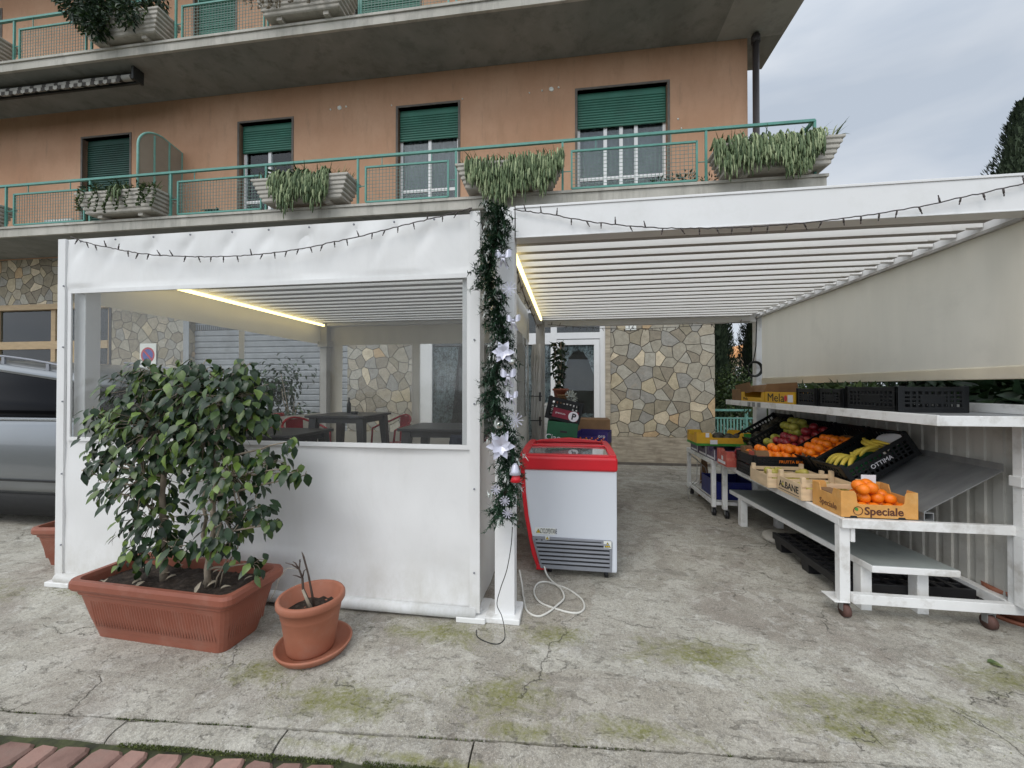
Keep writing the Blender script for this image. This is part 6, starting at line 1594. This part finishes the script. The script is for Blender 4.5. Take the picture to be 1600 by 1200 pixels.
fruits('apple_red', "dark red apple in the lower half of the tilted apple crate", "apple", "red apples in the tilted crate", pile(-.245, .02, -.28, .05, .09, .042, 2, Ma) + pile(-.03, .24, -.28, -.08, .09, .042, 2, Ma))
fruits('apple_green', "yellow-green apple in the upper half of the tilted apple crate", "apple", "green apples in the tilted crate", pile(.0, .24, -.04, .28, .10, .044, 2, Ma) + pile(-.22, 0, .09, .28, .10, .044, 1, Ma))
b = MB(); b.box(-.245, .245, -.288, .288, .06, .085); o = b.build("crate_liner", "cardviolet", None, 0, False); o.location = Ma.translation; o.rotation_euler = (0, -ANG, 0); tag(o, "violet card liner under the apples of the tilted crate", "liner")
t, Mv = tilted(4.98, .42, "tilted black crate of dark vegetables beyond the apples", h=.22)
b = MB()
for k in range(26): b.ball((rnd(-.25, .2), rnd(-.17, .17), rnd(.10, .17)), rnd(.035, .05), 10, 7, 0, 1.2, 1, .8)
b.build("vegetables", "veg", t)
# top shelf
TS = 1.291
c = crate_thing("slotted_crate", "black crate nearest the front end of the top shelf", "crate", .40, .50, .165, "blackcrate", (2.31, 3.15, TS), group="black crates on the top shelf")
c = crate_thing("slotted_crate", "black crate in the middle of three on the top shelf", "crate", .40, .31, .15, "blackcrate", (2.31, 3.58, TS), group="black crates on the top shelf")
c = crate_thing("slotted_crate", "black crate beside the yellow Mela box on the top shelf", "crate", .40, .31, .15, "blackcrate", (2.31, 3.91, TS), group="black crates on the top shelf")
b = MB()
for k in range(240):
    x, y = rnd(2.15, 2.47), rnd(3.45, 4.04); b.leaf((x, y, TS + rnd(.10, .15)), (rnd(-1, 1), rnd(-1, 1), rnd(.1, 1)), rdir(), rnd(.05, .10), rnd(.03, .05))
single(b, "leafy_greens", "hedge", "leafy greens heaped in the black crates of the top shelf", "vegetables", (2.3, 3.7, TS), kind='stuff')
t = thing("fruit_carton", "yellow carton lettered Mela on the top shelf", "carton", (2.3, 4.37, TS), "yellow cartons on the top shelf"); card_box(t, 2.10, 2.50, 4.09, 4.64, TS + .001, .115, "cardyellow", (.2, .8), .8, False)
lettering("Mela", .12, "ink", t, (2.0988, 4.42, TS + .055), RL, sx=1.5)
b = MB(); b.ball((2.099, 4.23, TS + .055), .03, 12, 8, 0, .05); b.build("printed_apple", "red", t)
b = MB(); b.box(2.0985, 2.0995, 4.10, 4.19, TS + .02, TS + .09); b.build("printed_label", "paper", t)
t = thing("fruit_carton", "yellow carton with an open slot, far left of the top shelf", "carton", (2.3, 4.95, TS), "yellow cartons on the top shelf")
b = MB(); b.prism([(2.10, 4.66, TS), (2.10, 5.24, TS), (2.10, 5.24, TS + .11), (2.10, 5.16, TS + .11), (2.10, 5.14, TS + .05), (2.10, 4.74, TS + .05), (2.10, 4.72, TS + .11), (2.10, 4.66, TS + .11)], (.006, 0, 0))
b.box(2.106, 2.5, 4.66, 4.666, TS, TS + .11); b.box(2.106, 2.5, 5.234, 5.24, TS, TS + .11); b.box(2.494, 2.5, 4.666, 5.234, TS, TS + .11); b.box(2.106, 2.494, 4.666, 5.234, TS, TS + .006); b.build("box_body", "cardyellow", t)
lettering("Mela", .05, "ink", t, (2.0988, 5.12, TS + .03), RL, sx=1.3)
t = thing("cardboard_box", "open brown cardboard box with raised flaps behind the yellow cartons", "box", (2.3, 5.2, TS))
b = MB(); b.hexa([(2.12, 4.72, TS + .112), (2.48, 4.72, TS + .112), (2.48, 5.45, TS + .112), (2.12, 5.45, TS + .112)], [(2.16, 4.72, TS + .20), (2.46, 4.72, TS + .22), (2.46, 5.42, TS + .20), (2.16, 5.42, TS + .17)]); b.box(2.10, 2.5, 5.25, 5.52, TS, TS + .14)
b.build("box_body", "cardbrown", t, .003)
b = MB(); b.bar((2.09, 4.95, TS + .17), (2.11, 5.40, TS + .13), .12, .006, (1, 0, .3)); b.build("flap", "cardbrown", t)
for o in FR.values(): D.objects.remove(o)
# ---------------------------------------------------------------- leafy fig in a long terracotta trough
def trough_pot(par, cx, cy, L, W, h, rz, mat_="terra", z0=0.0):
    ca, sa = math.cos(rz), math.sin(rz)
    def T(x, y, z): return (cx + x * ca - y * sa, cy + x * sa + y * ca, z0 + z)
    def ring(l, w, z, r=.05, n=5):
        pts = []
        for (sx, sy, a0) in ((1, -1, -90), (1, 1, 0), (-1, 1, 90), (-1, -1, 180)):
            for i in range(n):
                a = rad(a0 + 90 * i / (n - 1)); pts.append(T(sx * (l / 2 - r) + r * math.cos(a), sy * (w / 2 - r) + r * math.sin(a), z))
        return pts
    prof = [(.80, .62, .0), (.815, .64, .03), (.86, .74, h * .35), (.90, .82, h * .62), (.915, .86, h * .74), (.935, .90, h * .76), (.94, .905, h * .82), (.985, .97, h * .83), (1.0, 1.0, h * .87), (1.0, 1.0, h * .95), (.985, .97, h), (.93, .86, h), (.915, .84, h * .94), (.90, .82, h * .78)]
    b = MB(); vs = []; n = 20
    for (fl, fw, z) in prof: vs += ring(L * fl, W * fw, z)
    fs = [tuple(reversed(range(n)))]
    for i in range(len(prof) - 1):
        for k in range(n): fs.append((i * n + k, i * n + (k + 1) % n, (i + 1) * n + (k + 1) % n, (i + 1) * n + k))
    b.add(vs, fs, 0, False)
    # fluting under the rim and the raised feet
    nf = 44
    for s_ in (-1, 1):
        for i in range(nf):
            x = -L * .37 + L * .74 * i / (nf - 1); lo, hi = h * .20, h * .66
            if s_ > 0: continue
            def yy(z): return -(W / 2) * (.64 + (.74 - .64) * min(1, z / (h * .35)) + .08 * max(0, (z / h - .35) / .27)) - .0006
            b.add([T(x - .006, yy(lo), lo), T(x, yy(lo) - .0015, lo), T(x + .006, yy(lo), lo), T(x - .006, yy(hi), hi), T(x, yy(hi) - .003, hi), T(x + .006, yy(hi), hi)], [(0, 1, 4, 3), (1, 2, 5, 4), (3, 4, 5), (0, 2, 1)])
    for i in range(16):
        y = -W * .27 + W * .54 * i / 15; lo, hi = h * .20, h * .66
        def xx(z): return (L / 2) * (.815 + (.90 - .815) * min(1, z / (h * .62))) + .0005
        b.add([T(xx(lo), y - .006, lo), T(xx(lo) + .0015, y, lo), T(xx(lo), y + .006, lo), T(xx(hi), y - .006, hi), T(xx(hi) + .003, y, hi), T(xx(hi), y + .006, hi)], [(0, 1, 4, 3), (1, 2, 5, 4), (3, 4, 5), (0, 2, 1)])
    p = b.build("trough", mat_, par, .004, False)
    b = MB()
    b.grid(lambda u, v: T(L * .90 * (u - .5), W * .82 * (v - .5), h * .82 + .016 * mnoise.noise((u * 14, v * 6, 2)) + .012 * mnoise.noise((u * 40, v * 18, 5))), 60, 26)
    b.build("soil", "soil", par, 0, False)
    return T
from mathutils import Euler
cam_R = Euler((rad(90.55), 0, rad(8.17))).to_matrix()
def at_depth(px, py, Y):      # a point of the crown, measured on the photograph, at world depth Y
    d = cam_R @ Vector(((px - 800) / 620, -(py - 600) / 620, -1)); return Vector((0, 0, 1.45)) + d * (Y / d.y)
fg = thing("fig_plant", "large leafy green fig with two stems in a long terracotta trough", "plant", (-2.28, 2.07, 0))
T = trough_pot(fg, -2.30, 2.075, 1.10, .42, .35, rad(-2.5))
sA, sB = T(-.12, .0, .29), T(.22, -.02, .29)
b = MB()
def limb(b, p0, p1, r0, r1, wob=.02, n=7):
    p0, p1 = Vector(p0), Vector(p1); pts = []; rs = []
    for i in range(n):
        s_ = i / (n - 1); pts.append(p0.lerp(p1, s_) + (Vector((rnd(-wob, wob), rnd(-wob, wob), 0)) if 0 < i < n - 1 else Vector())); rs.append(r0 + (r1 - r0) * s_)
    b.tube(pts, rs, 8); return pts
blobs = [(225, 612, 52, 130), (300, 608, 52, 150), (365, 620, 50, 140), (180, 668, 42, 90), (248, 670, 62, 175), (322, 680, 58, 165), (408, 652, 28, 50), (165, 715, 28, 45), (225, 745, 58, 160), (298, 722, 36, 40), (362, 745, 50, 130), (420, 722, 27, 40),
         (465, 738, 14, 10), (240, 815, 46, 110), (350, 810, 46, 110), (395, 795, 24, 26), (418, 822, 14, 10), (215, 868, 24, 30), (270, 858, 26, 35), (345, 858, 24, 22), (395, 880, 18, 12), (300, 580, 26, 30), (235, 580, 24, 25), (375, 582, 24, 28), (150, 722, 12, 6), (445, 732, 11, 6), (478, 742, 7, 4), (145, 645, 14, 9), (430, 815, 9, 6), (452, 690, 12, 7), (168, 765, 13, 8), (128, 735, 5, 3)]
TA = limb(b, sA, at_depth(256, 690, 2.06), .021, .012, .015, 9); TA = TA + limb(b, TA[-1], at_depth(245, 610, 2.06), .012, .005); TB = limb(b, sB, at_depth(338, 690, 2.06), .017, .010, .012, 9); TB = TB + limb(b, TB[-1], at_depth(345, 610, 2.06), .010, .004)
lf = MB()
for (px, py, r, n) in blobs:
    Y = 2.05 + rnd(-.06, .05); c = at_depth(px, py, Y); R_ = r * 2.42 / 620
    tk = TA if px < 290 else TB; cc = [q for q in tk if q.z < c.z - .04] or tk[:1]; base = min(cc, key=lambda q: (q - c).length)
    limb(b, base, c, .008, .003, .02, 6)
    for k in range(int(n * (1.45 if py < 700 else 1.1))):
        d = rdir(); p = c + Vector((d.x, d.y * .95, d.z)) * R_ * random.random() ** .38
        if p.y > 2.37: p.y = 2.37 - rnd(0, .08)
        dd = (Vector((d.x * .8, d.y * .8 - .25, d.z * .25 - .95)) + rdir() * .5)
        lf.leaf(p, dd, (d + Vector((0, -.5, .9)) + rdir() * .5), rnd(.046, .086) * (1 if k % 6 else .6), rnd(.032, .050), 0, rnd(.04, .14), rnd(.05, .4))
        if k % 4 == 0:
            q = p - dd.normalized() * .0; b.tube([c.lerp(p, .2), c.lerp(p, .6) + Vector((0, 0, .01)), p], .0022, 4, 0, False)
limb(b, Vector(sB) + Vector((-.05, .03, 0)), at_depth(322, 760, 2.10), .013, .008); limb(b, Vector(sB) + Vector((.05, .0, 0)), at_depth(372, 820, 2.02), .005, .003); limb(b, Vector(sB) + Vector((.06, .02, 0)), at_depth(385, 800, 2.08), .004, .003)
b.build("stems", "bark", fg); lf.build("foliage", "ficus", fg, 0, False)
b = MB()
for k in range(16):
    p = T(rnd(-.45, .45), rnd(-.15, .15), .315); b.leaf(p, (rnd(-1, 1), rnd(-1, 1), .15), (0, 0, 1), rnd(.04, .075), rnd(.02, .035))
b.build("fallen_leaves", "drystem", fg, 0, False)
# ---------------------------------------------------------------- round pot with bare twigs in a saucer
rp = thing("round_pot", "round terracotta pot with bare dead twigs in a wide saucer", "pot", (-1.40, 2.02, 0))
pc = (-1.415, 2.03, .0)
b = MB(); b.lathe([(.0, .018), (.118, .018), (.122, .03), (.138, .14), (.147, .205), (.150, .21), (.1515, .218), (.158, .262), (.168, .266), (.174, .276), (.174, .298), (.168, .308), (.158, .310), (.150, .302), (.146, .27), (.1385, .268), (.134, .215), (0, .215)], pc, 48); b.build("pot_body", "terra2", rp)
b = MB(); b.lathe([(0, .004), (.16, .004), (.178, .012), (.192, .034), (.198, .045), (.192, .052), (.184, .046), (.165, .02), (0, .018)], (pc[0] + .012, pc[1] + .01, 0), 48); b.build("saucer", "terra2", rp)
b = MB()
b.grid(lambda u, v: (pc[0] + .135 * (u ** .5) * math.cos(2 * math.pi * v), pc[1] + .135 * (u ** .5) * math.sin(2 * math.pi * v), .222 + .014 * mnoise.noise((math.cos(6.28 * v) * u * 5, math.sin(6.28 * v) * u * 5, 1)) + .008 * mnoise.noise((math.cos(6.28 * v) * u * 22, math.sin(6.28 * v) * u * 22, 1))), 12, 30); b.build("soil", "soil", rp, 0, False)
b = MB(); o = Vector((pc[0] - .0, pc[1], .22))
m1 = [o, o + Vector((-.02, 0, .05)), o + Vector((-.05, 0, .11)), o + Vector((-.055, 0, .17)), o + Vector((-.075, 0, .22)), o + Vector((-.07, 0, .26))]
b.tube(m1, [.0085, .008, .007, .006, .005, .003], 7)
for i, (dx, dz) in ((3, (-.05, .02)), (3, (.035, .06)), (4, (-.03, .045)), (4, (-.075, .035)), (5, (.012, .02))):
    b.tube([m1[i], m1[i] + Vector((dx * .5, -.01, dz * .8)), m1[i] + Vector((dx, -.012, dz))], [.004, .003, .0015], 6)
m2 = [o + Vector((.005, .02, 0)), o + Vector((-.015, .02, .10)), o + Vector((-.035, .02, .19)), o + Vector((-.06, .015, .285)), o + Vector((-.07, .015, .31))]
b.tube(m2, [.007, .006, .005, .005, .002], 7)
b.build("twigs", "darkbark", rp)
b = MB(); b.tube([m1[4], m1[4] + Vector((-.06, -.02, .01)), m1[4] + Vector((-.10, -.03, -.05)), m1[4] + Vector((-.13, -.03, -.13)), m1[4] + Vector((-.155, -.03, -.17))], .0018, 5); b.tube([o, o + Vector((-.02, -.005, .05)), o + Vector((-.05, -.004, .11))], [.0098, .009, .007], 7); b.build("dry_shoot", "drystem", rp)
b = MB()
for k in range(5): b.leaf(o + Vector((.09 + rnd(-.02, .02), -.03 + rnd(-.02, .02), .01)), (rnd(-1, 1), rnd(-1, 1), .5), (0, 0, 1), .03, .02)
b.build("seedling", "spiky", rp, 0, False)
# trough behind the tent's left edge
t = thing("terracotta_trough", "terracotta trough half hidden behind the left edge of the white tent", "planter", (-3.9, 2.95, 0))
trough_pot(t, -4.0, 2.86, .62, .46, .33, rad(8))
# shrubs standing against the curtain at the back, in troughs
def shrub(label, cx, cy, h, r, n, group):
    t = thing("potted_shrub", label, "shrub", (cx, cy, 0), group)
    trough_pot(t, cx, cy, .9, .42, .36, 0)
    b = MB(); f = MB()
    for k in range(9):
        e = Vector((cx + rnd(-r, r) * .7, cy + rnd(-.2, .2), rnd(.7, h))); limb(b, (cx + rnd(-.2, .2), cy, .30), e, .014, .005)
    cl = []
    for k in range(16):
        z = rnd(.6, h); w_ = r * (1 - .55 * max(0, (z - .6) / (h - .6)) ** 1.5); cl.append((Vector((cx + rnd(-w_, w_), cy + rnd(-.25, .25), z)), rnd(.14, .26)))
    for k in range(n):
        c, R_ = random.choice(cl); d = rdir(); p = c + d * R_ * random.random() ** .4
        f.leaf(p, d + Vector((0, 0, -.7)) + rdir() * .5, d + Vector((0, 0, .8)), rnd(.055, .09), rnd(.035, .05))
    b.build("stems", "bark", t); f.build("foliage", "darkleaf", t, 0, False)
shrub("taller dark bushy shrub in a trough outside the enclosure by the roller door", -4.35, 5.6, 1.75, .55, 900, "shrubs behind the enclosure")
shrub("lower dark shrub in a trough outside the enclosure, left of the taller one", -5.15, 5.3, 1.5, .5, 800, "shrubs behind the enclosure")

# ---------------------------------------------------------------- silver car parked behind the tent
car = thing("parked_car", "silver estate car with dark windows and roof rails parked left of the tent", "car", (-6.7, 4.2, 0))
XR, XF, YN, YF = -3.95, -8.8, 3.30, 5.16
def lvl(z, xr, xf, ins, r=.22, n=6):
    pts = []
    for (cx_, cy_, a0) in ((xr - r, YN + ins + r, -90), (xr - r, YF - ins - r, 0), (xf + r, YF - ins - r, 90), (xf + r, YN + ins + r, 180)):
        for i in range(n):
            a = rad(a0 + 90 * i / (n - 1)); pts.append((cx_ + r * math.cos(a), cy_ + r * math.sin(a), z))
    return pts
def loft(b, L, mi=0, cap=True):
    n = len(L[0]); vs = [p for r in L for p in r]; fs = []
    for i in range(len(L) - 1):
        for k in range(n): fs.append((i * n + k, i * n + (k + 1) % n, (i + 1) * n + (k + 1) % n, (i + 1) * n + k))
    if cap: fs += [tuple(reversed(range(n))), tuple(range((len(L) - 1) * n, len(L) * n))]
    b.add(vs, fs, mi, True)
b = MB(); loft(b, [lvl(.36, XR - .05, XF + .1, .045), lvl(.44, XR, XF, .0), lvl(.62, XR + .02, XF - .02, -.012), lvl(.80, XR + .01, XF, -.02), lvl(.95, XR - .01, XF + .03, -.005), lvl(1.06, XR - .03, XF + .10, .01), lvl(1.135, XR - .06, XF + .4, .035), lvl(1.145, XR - .08, XF + .5, .06)]); bd = b.build("body", "carpaint", car)
b = MB(); loft(b, [lvl(.13, XR - .12, XF + .25, .07), lvl(.32, XR - .06, XF + .12, .035), lvl(.358, XR - .06, XF + .12, .05)]); b.build("sill_and_shadow", "tyre", car)  # sill carried lower in black to stand in for the ground shadow too
b = MB(); loft(b, [lvl(1.143, XR - .55, XF + 1.25, .055), lvl(1.35, XR - .75, XF + 1.62, .12, .26), lvl(1.58, XR - 1.05, XF + 2.05, .20, .28), lvl(1.60, XR - 1.07, XF + 2.1, .21, .28)]); b.build("side_windows", "carglass", car)
b = MB(); loft(b, [lvl(1.598, XR - .98, XF + 2.05, .195, .28), lvl(1.64, XR - 1.0, XF + 2.1, .205, .28), lvl(1.69, XR - 1.1, XF + 2.25, .27, .3), lvl(1.715, XR - 1.4, XF + 2.6, .42, .3)]); b.build("roof", "carpaint", car)
for y in (YN + .25, YF - .25):
    b = MB(); b.tube([(XF + 2.4, y, 1.68), (XF + 2.5, y, 1.735), (-6.4, y, 1.745), (-6.2, y, 1.745), (-6.0, y, 1.743), (-5.8, y, 1.742), (-5.6, y, 1.740), (XR - 1.45, y, 1.735), (XR - 1.35, y, 1.68)], .012, 8)
    for x in (-7.2, -6.2, -5.6): b.box(x - .02, x + .02, y - .008, y + .008, 1.64, 1.745)
    b.build("roof_rail", "grille", car)
b = MB()
b.bar((-6.35, YN + .052, 1.14), (-6.62, YN + .192, 1.60), .035, .012, (0, 1, 0)); b.bar((-6.05, YN + .055, 1.145), (-6.22, YN + .195, 1.60), .014, .012, (0, 1, 0)); b.bar((-7.6, YN + .052, 1.14), (-7.7, YN + .192, 1.60), .05, .012, (0, 1, 0))
b.box(-8.0, -4.8, YN + .018, YN + .03, 1.118, 1.132); b.build("window_trim", "chrome", car)
for o in car.children:                # the roof line falls towards the tail
    if o.name.split('.')[0] in ('roof', 'side_windows', 'roof_rail'):
        for v in o.data.vertices:
            wx, wz = v.co.x - 6.7, v.co.z
            if wz > 1.15: v.co.z += (.085 - .062 * max(0, wx + 6.9) ** 2) * min(1, (wz - 1.15) / .4)
b = MB()
for x in (-6.12, -7.35): b.box(x - .004, x + .004, YN - .017, YN - .006, .46, 1.10)
b.box(-8.5, -4.6, YN - .019, YN - .005, .50, .515); b.build("door_seams", "tyre", car)
b = MB()
for x in (-6.35, -7.55): b.bar((x - .10, YN - .035, .98), (x + .10, YN - .035, .98), .03, .018)
b.build("door_handle", "carpaint", car, .006)
for x in (-4.55, -7.75):
    for y in (YN + .10, YF - .10):
        b = MB(); pr = [(.20, -.11), (.30, -.115), (.345, -.09), (.35, 0), (.345, .09), (.30, .115), (.20, .11)]
        n = 28; vs = []
        for (r, d) in pr:
            for k in range(n): a = 2 * math.pi * k / n; vs.append((x + r * math.cos(a), y + d, .35 + r * math.sin(a)))
        fs = []
        for i in range(len(pr) - 1):
            for k in range(n): fs.append((i * n + k, i * n + (k + 1) % n, (i + 1) * n + (k + 1) % n, (i + 1) * n + k))
        b.add(vs, fs, 0, True); wh = b.build("wheel", "tyre", car)
        b = MB()
        for k in range(10): a = 2 * math.pi * k / 10; b.bar((x, y - .07, .35), (x + .21 * math.cos(a), y - .09, .35 + .21 * math.sin(a)), .04, .03, (0, 1, 0))
        b.lathe([(.0, 0), (.06, 0), (.06, .03), (0, .03)], (x, y, .35), 14); b.build("rim", "chrome", wh)
b = MB(); b.box(XR - .10, XR - .02, YN + .06, YN + .26, .78, 1.10); b.box(XR - .10, XR - .02, YF - .26, YF - .06, .78, 1.10); b.build("tail_light", "taillight", car, .02)

# ---------------------------------------------------------------- garden beyond the pergola
def cypress(label, x, y, h, r, n, zb=0.0):
    t = thing("cypress_tree", label, "tree", (x, y, 0), "cypress trees beyond the building")
    b = MB(); limb(b, (x, y, -.05), (x, y, h * .93), r * .14, .02, .01, 6); b.build("trunk", "darkbark", t)
    f = MB()
    def prof_(s_): return r * (min(1, s_ / .10) ** .5) * (1 - s_) ** .72 * 1.15 + .03
    for k in range(n):
        s_ = random.random() ** 1.15; a = rnd(0, 6.283); rr = prof_(s_) * (.74 + .34 * random.random() ** .8) * (1 + .36 * mnoise.noise((math.cos(a) * 1.5, math.sin(a) * 1.5, s_ * h * .9)))
        p = Vector((x + math.cos(a) * rr, y + math.sin(a) * rr, .25 + s_ * (h - .2)))
        f.leaf(p, (math.cos(a) * .5, math.sin(a) * .5, 1.1 + rnd(-.3, .6)), (math.cos(a), math.sin(a), .2), rnd(.07, .20) * (h / 8) ** .5, rnd(.03, .07) * (h / 8) ** .5, 0, .2, -.1)
    core = []
    for i in range(15):
        s_ = i / 14; core.append((max(.01, prof_(s_) * .84), .25 + s_ * (h - .35)))
    n0 = len(f.v); f.lathe(core, (x, y, 0), 14)
    for i in range(n0, len(f.v)):
        q = f.v[i]; kx = 1 + .40 * mnoise.noise(((q[0] - x) * 1.6 / r, (q[1] - y) * 1.6 / r, q[2] * .9)); f.v[i] = (x + (q[0] - x) * kx, y + (q[1] - y) * kx, q[2])
    f.build("crown", "cyp", t, 0, False)
cypress("dark cypress beside the stone pier, left of the gap of sky", 4.36, 13.0, 6.6, .66, 9000)
cypress("dark cypress right of the gap of sky, seen past the rear pergola post", 6.04, 13.6, 6.9, .64, 8000)
cypress("tall broad cypress rising above the pergola beam at the right edge", 13.62, 14.0, 10.0, 1.75, 9000)
cypress("thin far cypress tip in the gap of sky", 10.05, 24.0, 4.6, .30, 1200)
def bush(label, x, y, rx, ry, h, n, m, ls=(.06, .12), grp="bushes beyond the pergola", nm="garden_bush"):
    t = thing(nm, label, "bush", (x, y, 0), grp)
    b = MB()
    for k in range(6): limb(b, (x + rnd(-.1, .1), y + rnd(-.1, .1), -.08), (x + rnd(-rx, rx) * .6, y + rnd(-ry, ry) * .6, h * rnd(.5, .85)), .03, .008)
    b.build("stems", "darkbark", t)
    cl = [(Vector((x + rnd(-rx, rx) * .8, y + rnd(-ry, ry) * .8, rnd(.15, .88) * h)), rnd(.22, .42) * min(1, h / 1.6)) for k in range(int(26 * max(1, rx * ry)))]
    f = MB()
    for k in range(n):
        c, R_ = random.choice(cl); d = rdir(); p = c + d * R_ * random.random() ** .35
        if p.z < .02: continue
        f.leaf(p, d + Vector((0, 0, -.2)) + rdir() * .6, d + Vector((0, 0, .6)), rnd(*ls), rnd(*ls) * .6)
    f.build("foliage", m, t, 0, False)
bush("olive-green bush under the two cypresses", 4.9, 11.0, 1.1, .8, 2.1, 8000, "hedge", (.04, .08))
bush("rounded green bush seen left of the rear pergola post", 4.05, 10.2, .6, .5, 1.7, 1800, "hedge")
bush("leafy bush behind the far end of the drop screen", 6.6, 10.8, 1.2, .8, 2.1, 2600, "hedge")
bush("dark hedge growing behind the far half of the fruit rack", 3.35, 4.9, .45, 1.6, 2.1, 11000, "darkleaf", (.05, .09))
bush("dark broad-leaved bush behind the near half of the fruit rack", 3.40, 3.3, .45, 1.2, 2.0, 4200, "darkleaf", (.11, .20))
bush("green hedge farther back along the garden", 3.6, 7.4, .5, 1.0, 1.9, 3000, "hedge", (.05, .09))
fe = thing("garden_railing", "teal metal garden railing with close upright bars beyond the stone pier", "railing", (3.2, 8.6, 0))
b = MB(); b.bar((2.75, 8.55, 1.0), (4.6, 8.55, 1.0), .05, .04); b.bar((2.75, 8.55, .84), (4.6, 8.55, .84), .03, .03); b.bar((2.75, 8.55, .12), (4.6, 8.55, .12), .03, .03)
for x in (2.78, 3.52, 4.55): b.box(x - .025, x + .025, 8.525, 8.575, -.05, 1.0)
fr_ = b.build("frame", "tealpale", fe)
b = MB()
for k in range(28): x = 2.84 + k * .062; b.box(x, x + .028, 8.54, 8.56, .135, .825)
b.build("bars", "tealpale", fe)
hs = thing("distant_house", "small orange-roofed house far off between the two cypresses", "house", (18.2, 44, 0))
b = MB(); b.box(16.4, 19.4, 43, 48, -.1, 4.5); b.build("wall", "farwall", hs)
b = MB(); b.prism([(16.1, 42.6, 4.5), (19.7, 42.6, 4.5), (17.6, 42.6, 5.9)], (0, 5.8, 0)); b.build("roof", "fartile", hs)
for x in (16.95, 17.7, 18.6):
    b = MB(); b.box(x - .25, x + .25, 42.95, 42.99, 2.6, 3.6); b.build("window", "paper", hs)

# a dry leaf on the concrete
b = MB(); b.leaf((2.18, 2.44, .004), (1, -.1, .05), (0, 0, 1), .07, .045); b.leaf((2.22, 2.40, .006), (-.6, .5, .08), (0, 0, 1), .05, .035)
single(b, "fallen_leaf", "spiky", "pale yellow-green leaf lying on the concrete before the rack", "leaf", (2.2, 2.43, 0))

for o in list(D.objects):
    if 'org' in o: del o['org']
